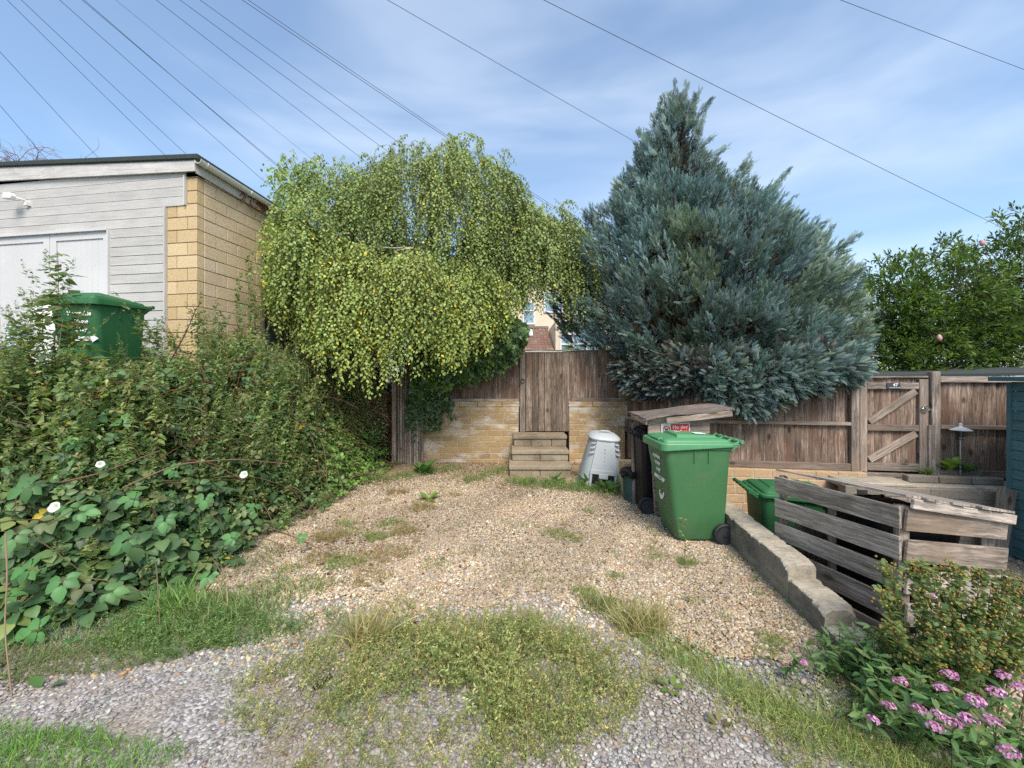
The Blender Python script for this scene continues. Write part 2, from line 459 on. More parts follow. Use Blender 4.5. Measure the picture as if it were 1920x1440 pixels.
# ------------------------------------------------------------------ materials
M = {}
M['fence'] = wood('fence timber', (0.06, 0.042, 0.032), (0.225, 0.158, 0.12), (0.48, 0.38, 0.31), stain=(0.145, 0.078, 0.05))
M['fence_dark'] = wood('door timber', (0.06, 0.044, 0.033), (0.185, 0.138, 0.105), (0.40, 0.33, 0.27), stain=(0.15, 0.085, 0.058))
M['fence_grey'] = wood('weathered frame timber', (0.10, 0.08, 0.066), (0.27, 0.22, 0.185), (0.46, 0.40, 0.345), stain=(0.23, 0.165, 0.125))
M['pallet'] = wood('grey pallet timber', (0.115, 0.095, 0.078), (0.32, 0.272, 0.232), (0.58, 0.51, 0.445), vary=0.8)
M['pallet_warm'] = wood('warm pallet timber', (0.10, 0.08, 0.062), (0.26, 0.21, 0.172), (0.47, 0.40, 0.34), stain=(0.22, 0.155, 0.105))
M['plywood_dark'] = wood('old dark plywood', (0.06, 0.05, 0.042), (0.17, 0.135, 0.115), (0.33, 0.27, 0.23), knots=False)
M['plywood'] = wood('old plywood', (0.13, 0.095, 0.075), (0.29, 0.22, 0.18), (0.42, 0.35, 0.3), knots=False)
M['clad'] = wood('painted cladding', (0.46, 0.445, 0.425), (0.545, 0.525, 0.505), (0.59, 0.575, 0.555), knots=False, vary=0.25)
M['doorpaint'] = plain('pale grey door paint', (0.57, 0.56, 0.555), 0.5, var=0.04, scale=3)
M['fascia'] = wood('weathered fascia', (0.40, 0.38, 0.355), (0.56, 0.54, 0.515), (0.64, 0.625, 0.61), knots=False, vary=0.4)
M['felt'] = plain('roof felt', (0.035, 0.045, 0.043), 0.95, var=0.5, scale=90, bump=0.4)
M['white_pvc'] = plain('white plastic', (0.72, 0.71, 0.69), 0.35, var=0.03)
M['gblock'] = stone('garage block', [(0.50, 0.365, 0.20), (0.58, 0.43, 0.245), (0.53, 0.39, 0.215), (0.62, 0.475, 0.29)], damt=0.25, dirt=(0.36, 0.28, 0.19), fine=45)
M['gblock_side'] = stone('garage side block', [(0.54, 0.405, 0.255), (0.60, 0.46, 0.30), (0.56, 0.43, 0.28), (0.62, 0.47, 0.30)], damt=0.45, dirt=(0.34, 0.25, 0.175), patch=(0.62, 0.54, 0.43), pamt=0.4, fine=45)
M['gmortar'] = plain('grey mortar', (0.22, 0.19, 0.165), 0.95, var=0.2, scale=40)
M['block'] = stone('buff walling stone', [(0.37, 0.25, 0.125), (0.42, 0.295, 0.155), (0.32, 0.22, 0.12), (0.46, 0.34, 0.20), (0.40, 0.265, 0.125), (0.30, 0.215, 0.135)], patch=(0.60, 0.56, 0.51), pamt=0.85, dirt=(0.19, 0.14, 0.095), damt=0.5)
M['block_pale'] = stone('pale walling stone', [(0.46, 0.31, 0.165), (0.52, 0.37, 0.22), (0.40, 0.27, 0.15), (0.5, 0.34, 0.2)], patch=(0.55, 0.48, 0.40), pamt=0.4, dirt=(0.16, 0.11, 0.075), damt=0.5)
M['mortar'] = plain('buff mortar', (0.47, 0.385, 0.27), 0.95, var=0.2, scale=40)
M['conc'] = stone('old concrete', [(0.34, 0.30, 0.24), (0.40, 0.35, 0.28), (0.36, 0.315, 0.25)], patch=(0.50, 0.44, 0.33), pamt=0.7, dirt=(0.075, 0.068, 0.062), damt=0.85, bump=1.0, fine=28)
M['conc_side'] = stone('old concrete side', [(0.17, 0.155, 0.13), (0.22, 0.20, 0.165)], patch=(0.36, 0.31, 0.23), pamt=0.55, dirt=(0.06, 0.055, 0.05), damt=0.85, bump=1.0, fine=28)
M['conc_grey'] = stone('grey concrete block', [(0.21, 0.185, 0.155), (0.26, 0.23, 0.19), (0.235, 0.19, 0.14)], dirt=(0.07, 0.06, 0.05), damt=0.6, fine=40)
M['step'] = stone('step stone', [(0.27, 0.215, 0.15), (0.31, 0.255, 0.18), (0.24, 0.19, 0.135)], patch=(0.42, 0.37, 0.3), pamt=0.35, dirt=(0.08, 0.062, 0.045), damt=0.7, bump=0.9, fine=40)
M['redbrick'] = stone('red brick', [(0.16, 0.06, 0.04), (0.20, 0.085, 0.055), (0.13, 0.05, 0.035)], damt=0.3)
M['green'] = plain('green bin plastic', (0.054, 0.156, 0.062), 0.47, var=0.06, scale=2.5, spec=0.35, dirt=(0.095, 0.155, 0.085), dscale=4)
M['green_lid'] = plain('sun faded green lid plastic', (0.072, 0.24, 0.105), 0.4, var=0.05, scale=3, dirt=(0.11, 0.24, 0.13), dscale=4)
M['green_dark'] = plain('dark green bin plastic', (0.032, 0.135, 0.052), 0.48, var=0.08, scale=3, spec=0.25, dirt=(0.06, 0.13, 0.06))
M['black'] = plain('black plastic', (0.010, 0.010, 0.012), 0.5, var=0.15, scale=4, spec=0.22)
M['rim'] = plain('dark grey wheel plastic', (0.04, 0.04, 0.043), 0.45, var=0.1)
M['rubber'] = plain('black rubber', (0.02, 0.02, 0.022), 0.7, var=0.3, scale=30)
M['teal'] = plain('dark teal plastic', (0.012, 0.07, 0.075), 0.45)
M['tealwood'] = wood('teal painted timber', (0.05, 0.12, 0.135), (0.068, 0.152, 0.17), (0.09, 0.185, 0.205), knots=False, rough=0.6, vary=0.3)
M['compost'] = plain('pale grey plastic', (0.40, 0.43, 0.445), 0.5, var=0.04, scale=5, dirt=(0.36, 0.36, 0.34))
M['white'] = plain('white print', (0.78, 0.78, 0.77), 0.5, var=0.02)
M['lightblue'] = plain('pale blue paint', (0.50, 0.64, 0.77), 0.5, var=0.06)
M['red'] = plain('sign red', (0.72, 0.02, 0.03), 0.4, var=0.04)
M['print_lap_shade'] = plain('dark print and lap shade', (0.03, 0.03, 0.035), 0.5)
M['slate'] = plain('slate plaque', (0.045, 0.05, 0.065), 0.5, var=0.2, scale=30)
M['metal'] = plain('dull metal', (0.38, 0.37, 0.35), 0.35, metal=0.8)
M['iron'] = plain('rusty iron', (0.06, 0.045, 0.035), 0.6, metal=0.4, var=0.4, scale=60)
M['glass_dark'] = plain('dark window glass', (0.03, 0.04, 0.05), 0.08, spec=0.8, var=0.3, scale=2)
M['glass_blue'] = plain('glass with painted sky reflection', (0.22, 0.33, 0.42), 0.06, spec=0.8, var=0.3, scale=2)  # the sky's reflection is put into the blue base colour
M['render'] = plain('cream render', (0.66, 0.56, 0.43), 0.9, var=0.07, scale=6)
M['orange_clad'] = plain('orange timber', (0.52, 0.20, 0.06), 0.7, var=0.2, scale=12)
M['tiles'] = stone('concrete roof tile', [(0.22, 0.13, 0.10), (0.27, 0.165, 0.125), (0.18, 0.11, 0.09), (0.30, 0.2, 0.16)], damt=0.3)
M['greydoor'] = plain('dark grey door', (0.05, 0.055, 0.065), 0.4)
M['bark'] = plain('bark', (0.10, 0.075, 0.055), 0.95, var=0.5, scale=25, bump=0.8)
M['birchbark'] = plain('pale birch bark', (0.46, 0.41, 0.34), 0.8, var=0.3, scale=18, bump=0.3)
M['cable'] = plain('grey cable', (0.07, 0.075, 0.09), 0.6)
M['leaf'] = leafmat('soft leaf', 0.42, 0.5, gain=1.95)
M['birchleaf'] = leafmat('birch leaf', 0.35, 0.45, tint=(1.1, 1.2, 0.6), gain=2.2)
M['leaf_gloss'] = leafmat('glossy leaf', 0.25, 0.36, spec=0.5)
M['needle'] = leafmat('scale leaf spray', 0.2, 0.6, tint=(1, 1.1, 0.9), gain=2.1)
M['bramble'] = leafmat('bramble leaf', 0.28, 0.45, gain=1.85)
M['grass'] = leafmat('grass blade', 0.4, 0.55, gain=2.8)
M['petal_white'] = plain('bindweed petal', (0.50, 0.53, 0.46), 0.7, var=0.05)
M['petal'] = leafmat('petal', 0.3, 0.6, tint=(1, 0.8, 1), gain=0.95)
M['dry'] = leafmat('dry leaf', 0.2, 0.8, tint=(1, 0.9, 0.7), gain=1.1)
M['stem'] = colmat('stem')
M['pebble'] = colmat('pebble', 0.75, 0.35)

# ------------------------------------------------------------------ terrain
YE = ([2.2, 2.45, 3, 3.6, 4.6, 5.8, 7.3, 12], [-2.7, -2.6, -2.45, -2.42, -2.3, -2.2, -2.1, -2.05])
XE = ([-14, -4, -3.1, -2.5, -2], [2.2, 2.28, 2.42, 2.8, 3.2])
def inside(x, y):
    a = np.interp(y, *YE) - x; b = y - np.interp(x, *XE)
    k = 0.35; h = np.clip(0.5 + 0.5 * (b - a) / k, 0, 1)
    return b + (a - b) * h - k * h * (1 - h)
def wallx(y):                       # drive side of the low concrete wall
    return 1.985 + 0.12 * (y - 3.03)
def fence_y(x):                     # line of the right hand boundary fence
    return 5.43 - 0.1528 * (x - 2.72)
LOW = -0.42
def Hgt(x, y):
    x = np.asarray(x, float); y = np.asarray(y, float)
    h = 1.35 * ss((inside(x, y) - 0.2) / 0.95)
    far = 1 - ss((y - 30) / 20)
    h = h * far
    rear = (x > -2.1) & (x < 2.35) & (y > 7.55)
    h = np.where(rear, np.maximum(h, 0.55 * far), h)
    rr_ = (x >= 2.35) & (y > fence_y(x) + 0.1)
    h = np.where(rr_, np.maximum(h, 0.38 * far), h)
    low = (x > wallx(y) + 0.08) & (y < fence_y(x) + 0.1)
    dl = LOW * ss((x - wallx(y) - 0.1) / 0.12) * ss((y - 1.35) / 0.9)
    return np.where(low, dl, h)
def H1(x, y):
    return float(Hgt(np.array([x]), np.array([y]))[0])
def grid_obj(name, xs, ys, zoff, mat, keep=None, kind='structure', jig=0.0):
    X, Y = np.meshgrid(xs, ys)
    Z = Hgt(X, Y) + zoff
    if jig: Z = Z + jig * (np.sin(X * 3.1 + 1) * np.cos(Y * 2.7) + 0.5 * np.sin(X * 7.3) * np.sin(Y * 6.1 + 2))
    nx, ny = len(xs), len(ys)
    V = np.stack([X, Y, Z], -1).reshape(-1, 3)
    i, j = np.meshgrid(np.arange(nx - 1), np.arange(ny - 1))
    a = (j * nx + i).ravel()
    if keep is not None:
        xc = (X[:-1, :-1] + X[1:, 1:]).ravel() / 2; yc = (Y[:-1, :-1] + Y[1:, 1:]).ravel() / 2
        a = a[keep(xc, yc)]
    Q = np.stack([a, a + 1, a + nx + 1, a + nx], 1)
    used = np.unique(Q); remap = np.zeros(len(V), int); remap[used] = np.arange(len(used))
    me = bpy.data.meshes.new(name); me.from_pydata(V[used].tolist(), [], remap[Q].tolist())
    me.polygons.foreach_set('use_smooth', np.ones(len(Q), bool)); me.materials.append(mat); me.update()
    o = bpy.data.objects.new(name, me); C.objects.link(o)
    return tag(o, kind=kind)
def ground_mat(name, stops, scale, bumpd=0.01, vor=0.0, big=None):
    m, t, b = new_mat(name)
    g = nd(t, 'ShaderNodeNewGeometry')
    no = nd(t, 'ShaderNodeTexNoise'); no.inputs['Scale'].default_value = scale * 0.12; no.inputs['Detail'].default_value = 10; no.inputs['Roughness'].default_value = 0.75
    t.links.new(g.outputs['Position'], no.inputs['Vector'])
    if vor:
        vo = nd(t, 'ShaderNodeTexVoronoi'); vo.inputs['Scale'].default_value = vor
        t.links.new(g.outputs['Position'], vo.inputs['Vector'])
        sep = nd(t, 'ShaderNodeSeparateColor'); t.links.new(vo.outputs['Color'], sep.inputs[0])
        src = sep.outputs[0]; hgt = vo.outputs['Distance']
    else:
        src = no.outputs[0]; hgt = no.outputs[0]
    r = ramp(t, stops); t.links.new(src, r.inputs[0]); out = r.outputs[0]
    mr = nd(t, 'ShaderNodeMapRange'); mr.inputs[1].default_value = 0.3; mr.inputs[2].default_value = 0.7; mr.inputs[3].default_value = 0.7; mr.inputs[4].default_value = 1.25
    t.links.new(no.outputs[0], mr.inputs[0])
    vm = nd(t, 'ShaderNodeVectorMath', operation='SCALE'); t.links.new(out, vm.inputs[0]); t.links.new(mr.outputs[0], vm.inputs['Scale']); out = vm.outputs[0]
    if big:
        bn = nd(t, 'ShaderNodeTexNoise'); bn.inputs['Scale'].default_value = big[0]; bn.inputs['Detail'].default_value = 6
        t.links.new(g.outputs['Position'], bn.inputs['Vector'])
        m2 = nd(t, 'ShaderNodeMapRange'); m2.inputs[1].default_value = 0.45; m2.inputs[2].default_value = 0.62; m2.inputs[4].default_value = big[2]
        t.links.new(bn.outputs[0], m2.inputs[0])
        x = nd(t, 'ShaderNodeMix', data_type='RGBA'); t.links.new(m2.outputs[0], x.inputs[0]); t.links.new(out, x.inputs[6]); x.inputs[7].default_value = (*big[1], 1); out = x.outputs[2]
    t.links.new(out, b.inputs['Base Color']); b.inputs['Roughness'].default_value = 0.95; b.inputs['Specular IOR Level'].default_value = 0.15
    bp = nd(t, 'ShaderNodeBump'); bp.inputs['Strength'].default_value = 0.8; bp.inputs['Distance'].default_value = bumpd
    if vor: bp.invert = True
    t.links.new(hgt, bp.inputs['Height']); t.links.new(bp.outputs[0], b.inputs['Normal'])
    return m
M['soil'] = ground_mat('dark soil', [(0.3, (0.018, 0.013, 0.009)), (0.7, (0.06, 0.045, 0.03))], 60, 0.02)
M['gold'] = ground_mat('gold gravel bed', [(0.1, (0.16, 0.115, 0.075)), (0.35, (0.33, 0.24, 0.15)), (0.6, (0.44, 0.335, 0.22)), (0.8, (0.37, 0.21, 0.11)), (0.95, (0.55, 0.46, 0.35))], 40, 0.012, vor=62, big=(0.9, (0.25, 0.19, 0.14), 0.6))
M['lane'] = ground_mat('lane grit', [(0.1, (0.145, 0.135, 0.13)), (0.45, (0.27, 0.25, 0.245)), (0.75, (0.36, 0.335, 0.325)), (0.95, (0.48, 0.455, 0.44))], 50, 0.008, vor=75, big=(1.6, (0.275, 0.215, 0.165), 0.75))

fx = np.arange(-9, 8.01, 0.1); fy = np.arange(-0.6, 9.01, 0.1)
XS = np.concatenate([[-160, -90, -50, -30, -20, -14, -11], fx, [9, 11, 14, 20, 30, 50, 90, 160]])
YS = np.concatenate([[-60, -30, -15, -6, -2], fy, [10, 12, 15, 20, 30, 45, 60, 100, 180, 320]])
grid_obj('ground', XS, YS, -0.012, M['soil'])
def drive_keep(x, y):
    e = 0.10 * np.sin(x * 4 + 1) + 0.07 * np.sin(x * 9.7)
    front = 2.78 + e - 0.75 * ss((x - 0.6) / 1.1)
    return (x < wallx(y) + 0.06) & (x > np.interp(y, *YE) - 0.35) & (y > front) & (y < 7.52) & (x > -2.75)
grid_obj('driveway', np.arange(-2.9, 2.35, 0.05), np.arange(1.5, 7.6, 0.05), 0.0, M['gold'], drive_keep, jig=0.006)
def lane_keep(x, y):
    return (y < 3.05 + 0.06 * np.sin(3 * x)) & (inside(x, y) < 0.25) & ((x < wallx(y) + 0.05) | (y < 1.5))
grid_obj('lane', np.arange(-9, 8.01, 0.1), np.arange(-4, 3.2, 0.05), -0.006, M['lane'], lane_keep, jig=0.006)
def yard_keep(x, y):
    return (x > wallx(y) + 0.2) & (y > 1.9) & (y < 5.0 - 0.1528 * (x - 2.72))
grid_obj('lower_yard', np.arange(1.9, 9, 0.1), np.arange(1.8, 5.2, 0.1), 0.0, M['gold'], yard_keep)

# ------------------------------------------------------------------ block walls
def block_wall(mb, x0, x1, z0, z1, y0, thick, bl, bh, gap=0.01, jit=0.003, stag=0.5, rnd=0.0, mi=0, mm=1, start=0.0):
    z = z0; row = 0
    rows = max(1, round((z1 - z0) / bh)); bh = (z1 - z0) / rows
    mb.box(((x0 + x1) / 2, y0 + thick / 2, (z0 + z1) / 2 - 0.003), (x1 - x0 - 0.014, thick - 0.012, z1 - z0 - 0.01), mi=mm)
    for r in range(rows):
        x = x0 - (start if r % 2 else start + bl * stag)
        while x < x1 - 0.01:
            L = bl * (1 + (random.uniform(-rnd, rnd)))
            a, b = max(x, x0), min(x + L, x1)
            if b - a > 0.03:
                j = random.uniform(-jit, jit)
                mb.box(((a + b) / 2, y0 + thick / 2 + j, z + bh / 2), (b - a - gap, thick, bh - gap), mi=mi)
            x += L
        z += bh
SITE = R_(-8.7)

# ------------------------------------------------------------------ garage (left, up on the bank)
PL = 1.35
gar = thing('garage', 'flat roofed garage with pale grey cladding and buff block side wall', 'garage', (-3.99, 5.0, PL), SITE)
gz = lambda s: 2.965 + 0.05 * s                     # roof edge level, rising to the left
mb = MB()                                           # block walls: facade pier and long side wall
rows = 18; bh = 0.1635
for r in range(rows):
    z = r * bh
    zt = min(z + bh, 2.80)
    x0 = -0.445 if r < 15 else -0.15
    cuts = [-0.145] if r % 2 else [-0.30]
    if r >= 15: cuts = []
    xs = [x0] + cuts + [0.0]
    for a, b in zip(xs[:-1], xs[1:]):
        mb.box(((a + b) / 2, 0.05, (z + zt) / 2), (b - a - 0.009, 0.1, zt - z - 0.009), mi=0)
mb.box((-0.222, 0.055, 15 * bh / 2), (0.43, 0.086, 15 * bh - 0.02), mi=2)
mb.box((-0.078, 0.055, 15 * bh + 0.17), (0.142, 0.086, 0.36), mi=2)
for r in range(rows):
    z = r * bh; zt = z + bh - (0.006 if r < 17 else 0.0)
    y = 0.1 + (0.0 if r % 2 else -0.16)
    while y < 5.0:
        a, b = max(y, 0.1), min(y + 0.335, 5.0)
        for a, b in ([(a, b)] if r > 12 else [(a, min(b, 1.045)), (max(a, 1.855), b)]):
            if b - a > 0.03:
                mb.box((-0.05 + random.uniform(-0.002, 0.002), (a + b) / 2, (z + zt) / 2), (0.1, b - a - 0.009, bh - 0.009), mi=1)
        y += 0.335
mb.box((-0.055, 0.57, 13 * bh / 2), (0.086, 0.94, 13 * bh), mi=2); mb.box((-0.055, 3.42, 13 * bh / 2), (0.086, 3.12, 13 * bh), mi=2)
mb.box((-0.055, 2.54, 13 * bh + 0.4), (0.086, 4.88, 0.8), mi=2)
mb.build('block_wall', [M['gblock'], M['gblock_side'], M['gmortar']], gar, bevel=0.004)
mb = MB(); mb.box((-2.7, 4.95, 1.4), (5.0, 0.1, 2.8)); mb.box((-5.2, 2.5, 1.4), (0.1, 4.9, 2.8)); mb.build('rear_wall', M['gblock_side'], gar)
# cladding boards (shiplap: each leans out at its foot)
mb = MB(); p = 0.1205; z = 0.02; k = 0
Rc = Matrix.Rotation(R_(7.5), 3, 'X')
while z < 2.86:
    xr = -0.447 if z < 2.43 else -0.152
    xl = -1.30 if z < 2.17 else -5.2
    mb.box(((xl + xr) / 2, -0.012, z + p / 2), (xr - xl, 0.013, p - 0.012), Rc); z += p; k += 1
mb.box((-2.7, 0.035, 2.5), (4.9, 0.05, 0.75), mi=1); mb.box((-0.875, 0.036, 1.1), (0.84, 0.05, 2.2), mi=1)  # backing coloured near black so the board gaps read as shadow lines
mb.build('cladding', [M['clad'], M['print_lap_shade']], gar)
mb = MB()
mb.box((-0.4525, -0.012, 1.21), (0.02, 0.045, 2.43)); mb.box((-0.158, -0.012, 2.62), (0.018, 0.045, 0.37))
mb.build('corner_trim', M['clad'], gar)
# double door
for nm, x0, x1 in (('door', -2.28, -1.315), ('door', -3.26, -2.29)):
    mb = MB(); n = 8; W = (x1 - x0 - 0.2) / n
    for i in range(n):
        mb.box((x0 + 0.1 + W * (i + 0.5), 0.012, 1.09), (W - 0.003, 0.02, 2.0))
    for xx in (x0 + 0.05, x1 - 0.05): mb.box((xx, 0.004, 1.09), (0.1, 0.034, 2.18))
    mb.box(((x0 + x1) / 2, 0.003, 2.13), (x1 - x0 - 0.2, 0.032, 0.1)); mb.box(((x0 + x1) / 2, 0.003, 0.08), (x1 - x0 - 0.2, 0.032, 0.12))
    mb.box(((x0 + x1) / 2, 0.04, 1.09), (x1 - x0, 0.02, 2.16))
    mb.build('door', M['doorpaint'], gar, bevel=0.003)
mb = MB(); mb.box((-1.305, -0.016, 1.1), (0.02, 0.06, 2.2)); mb.box((-2.28, -0.016, 2.185), (1.95, 0.06, 0.02)); mb.build('door_frame', M['doorpaint'], gar)
mb = MB(); mb.box((-4.3, 0.02, 1.1), (2.0, 0.03, 2.2)); mb.build('side_panel', M['clad'], gar)
# fascia, roof, gutter
def tilt_x(v): return v
mb = MB()
mb.add([(0.03, -0.06, 2.83), (0.03, -0.035, 2.83), (0.03, -0.035, 2.965), (0.03, -0.06, 2.965), (-5.4, -0.06, 2.83 + 0.19), (-5.4, -0.035, 2.83 + 0.19), (-5.4, -0.035, 2.965 + 0.27), (-5.4, -0.06, 2.965 + 0.27)],
       [(0, 1, 2, 3), (7, 6, 5, 4), (0, 4, 5, 1), (1, 5, 6, 2), (2, 6, 7, 3), (3, 7, 4, 0)], tc=[(a, b, c) for a in (0.0, 5.4) for b, c in ((0, 0), (0.03, 0), (0.03, 0.14), (0, 0.14))], rv=0.45)
mb.build('fascia_board', M['fascia'], gar)
mb = MB()
def slab(x0, x1, y0, y1, zb, zt, sx=0.05, sy=-0.045):
    f = lambda x, y, z: (x, y, z + sx * -x + sy * max(0, y))
    return [f(x0, y0, zb), f(x1, y0, zb), f(x1, y1, zb), f(x0, y1, zb), f(x0, y0, zt), f(x1, y0, zt), f(x1, y1, zt), f(x0, y1, zt)], [(3, 2, 1, 0), (4, 5, 6, 7), (0, 1, 5, 4), (1, 2, 6, 5), (2, 3, 7, 6), (3, 0, 4, 7)]
mb.add(*slab(-5.4, 0.09, -0.085, 5.1, 2.967, 3.04)); mb.build('felt_roof', M['felt'], gar, bevel=0.012)
mb = MB(); mb.add(*slab(0.012, 0.03, -0.033, 5.05, 2.815, 2.962)); mb.build('side_fascia', M['fascia'], gar)
mb = MB(); rings = []
for yy in np.linspace(-0.07, 5.1, 12):
    zc = 2.965 - 0.045 * max(0, yy); ring = []
    for k in range(9):
        a = math.pi + math.pi * k / 8; ring.append((0.085 + 0.052 * math.cos(a), yy, zc + 0.052 * math.sin(a)))
    for k in range(8, -1, -1):
        a = math.pi + math.pi * k / 8; ring.append((0.085 + 0.047 * math.cos(a), yy, zc + 0.047 * math.sin(a)))
    rings.append(ring)
mb.loft(rings); gut = mb.build('gutter', M['white_pvc'], gar, smooth=True, auto=40)
for yy in (0.03, 0.72, 1.5, 2.4):
    mb = MB(); zc = 2.965 - 0.045 * yy
    mb.tube([(0.085 + 0.056 * math.cos(math.pi + math.pi * k / 8), yy, zc + 0.056 * math.sin(math.pi + math.pi * k / 8)) for k in range(9)], 0.006, 6)
    mb.build('gutter_bracket', M['white_pvc'], gut)
mb = MB(); mb.box((-0.04, 1.45, 13 * bh / 2 - 0.02), (0.04, 0.72, 13 * bh - 0.06)); mb.build('side_door', M['greydoor'], gar)
mb = MB()
for yy in (1.075, 1.825): mb.box((-0.03, yy, 13 * bh / 2), (0.075, 0.05, 13 * bh))
mb.build('side_door_frame', M['fence_grey'], gar)
# flood light on the cladding
fl = MB(); fl.prism([(-0.07, -0.03), (0.07, -0.045), (0.085, 0.0), (0.06, 0.04), (-0.06, 0.045)], 0.06, 'y', at=-0.16)
lo = fl.build('flood_light', M['white_pvc'], gar, bevel=0.006); lo.location = (-2.73, -0.02, 2.66)
fl = MB(); fl.tube([(0.06, -0.12, -0.01), (0.11, -0.06, -0.02), (0.12, 0.01, -0.03)], 0.012, 6); fl.box((0.12, -0.02, -0.06), (0.05, 0.05, 0.05))
fl.build('sensor_arm', M['white_pvc'], lo)
# dry leaves caught under the gutter
n = 90
pos = np.stack([rng.uniform(0.02, 0.06, n), rng.normal(1.05, 0.22, n), rng.normal(2.85, 0.035, n)], 1)
c, s = math.cos(SITE), math.sin(SITE)
pw = np.stack([pos[:, 0] * c - pos[:, 1] * s - 3.99, pos[:, 0] * s + pos[:, 1] * c + 5.0, pos[:, 2] + PL], 1)
tag(veg('dead_leaves', [inst(*LEAF, pw, frames(rdir(n), rdir(n)), rng.uniform(0.05, 0.09, n), palette(n, [(0.22, 0.09, 0.04), (0.3, 0.15, 0.07), (0.14, 0.07, 0.04)], [1, 1, 1]))], M['dry'], base=(-3.9, 6.0, PL + 2.85)),
    'brown dead leaves caught under the garage gutter', 'dead leaves', kind='stuff')
# ivy shadow twigs on the side wall: thin bindweed stems climbing it are built with the weeds

# ------------------------------------------------------------------ rear boundary: stone walls, fence, door, steps
def stone_wall(name, label, x0, x1, top, y=7.42, bl=0.27, bh=0.112, mat='block'):
    t = thing(name, label, 'wall', ((x0 + x1) / 2, y, 0))
    mb = MB(); L = x1 - x0
    block_wall(mb, -L / 2, L / 2, -0.05, top - bh * 0.9, 0, 0.2, bl, bh, rnd=0.25)
    mb.build('blockwork', [M[mat], M['mortar']], t, bevel=0.005)
    mb = MB(); x = -L / 2 - 0.01
    while x < L / 2 - 0.02:
        b = min(x + 0.46, L / 2 + 0.01); mb.box(((x + b) / 2, 0.1, top - bh * 0.45), (b - x - 0.006, 0.215, bh * 0.86)); x = b
    mb.build('coping', M[mat], t, bevel=0.006)
    return t
stone_wall('stone_wall', 'wider buff stone wall with white salt stains left of the steps', -2.02, 0.13, 1.14)
stone_wall('stone_wall', 'short buff stone wall between the door and the compost bin', 1.07, 2.13, 1.14)
def fence_panel(t, x0, x1, z0, z1, y=0.0, bw=0.105, mat='fence', overlap=0.012, ztop=None):
    mb = MB(); x = x0
    while x < x1 - 0.01:
        b = min(x + bw, x1); top = z1 if ztop is None else ztop((x + b) / 2)
        R = Matrix.Rotation(R_(-7), 3, 'Z')
        mb.box(((x + b) / 2, y + random.uniform(-0.002, 0.002), (z0 + top) / 2), (b - x + overlap, 0.011, top - z0), R); x = b
    return mb.build('boards', M[mat], t)
t = thing('fence', 'brown board fence over the left stone wall, half under ivy', 'fence', (-0.9, 7.5, 1.14))
fence_panel(t, -1.1, 1.06, 0.0, 0.93)
mb = MB(); mb.box((-0.03, -0.03, 0.025), (2.1, 0.05, 0.05)); mb.build('bottom_rail', M['fence_grey'], t)
t = thing('fence', 'brown board fence over the short stone wall beside the conifer', 'fence', (1.62, 7.5, 1.14))
fence_panel(t, -0.56, 0.56, 0.0, 0.955, mat='fence')
mb = MB(); mb.box((0.02, -0.03, 0.035), (1.04, 0.05, 0.07)); mb.build('bottom_rail', M['fence_grey'], t, bevel=0.004)
mb = MB(); mb.box((0.0, 0, 0.965), (1.1, 0.06, 0.02)); mb.build('capping', M['fence_grey'], t)
# garden door
t = thing('garden_door', 'tall dark weathered plank door at the top of the stone steps', 'door', (0.605, 7.47, 0.57))
mb = MB(); W = 0.79 / 7; x = -0.34
for i in range(7):
    ww = W * random.uniform(0.85, 1.1) if i < 6 else 0.45 - x
    mb.box((x + ww / 2, random.uniform(-0.004, 0.004), 0.755), (ww - 0.007, 0.022, 1.5)); x += ww
mb.box((0.055, 0.03, 0.755), (0.86, 0.02, 1.5), rv=0.0)
mb.build('planks', M['fence_dark'], t, bevel=0.003)
mb = MB(); mb.box((-0.405, -0.012, 0.76), (0.10, 0.04, 1.53)); mb.box((0.455, 0.0, 0.76), (0.05, 0.05, 1.5)); mb.build('stile', M['fence_grey'], t, bevel=0.004)
mb = MB(); mb.box((0.02, -0.005, 1.53), (0.98, 0.07, 0.024)); mb.build('capping', M['fence_grey'], t)
mb = MB(); ring = [(-0.405 + 0.035 * math.cos(a), -0.045, 0.955 + 0.035 * math.sin(a)) for a in np.linspace(0, 2 * math.pi, 17)]
mb.tube(ring, 0.006, 6, caps=False); mb.lathe([(0.0, -0.034), (0.016, -0.034), (0.016, -0.048), (0.0, -0.05)], 10, c=(-0.405, 0, 0.99), axis='y')
mb.build('ring_handle', M['iron'], t)
# steps
t = thing('stone_steps', 'three worn stone steps leading up to the garden door', 'steps', (0.5, 6.32, 0))
STEPS = [(-0.54, 0.44, 0.0, 1.12, -0.02, 0.185), (-0.50, 0.455, 0.36, 1.12, 0.185, 0.365), (-0.47, 0.47, 0.72, 1.12, 0.365, 0.565)]
for x0, x1, y0, y1, z0, z1 in STEPS:
    mb = MB(); riser = MB()
    xs = sorted([x0, x1] + [x0 + (x1 - x0) * f for f in ((0.33, 0.72) if z0 > 0.2 else (0.5,))])
    for a, b in zip(xs[:-1], xs[1:]):
        mb.box(((a + b) / 2, (y0 + y1) / 2, (z0 + z1 - 0.07) / 2), (b - a - 0.006, y1 - y0, z1 - 0.07 - z0))
    mb.box(((x0 + x1) / 2, (y0 + y1) / 2 - 0.012, z1 - 0.035), (x1 - x0 + 0.02, y1 - y0 + 0.02, 0.068))
    mb.build('step', M['step'], t, bevel=0.012, seg=2)
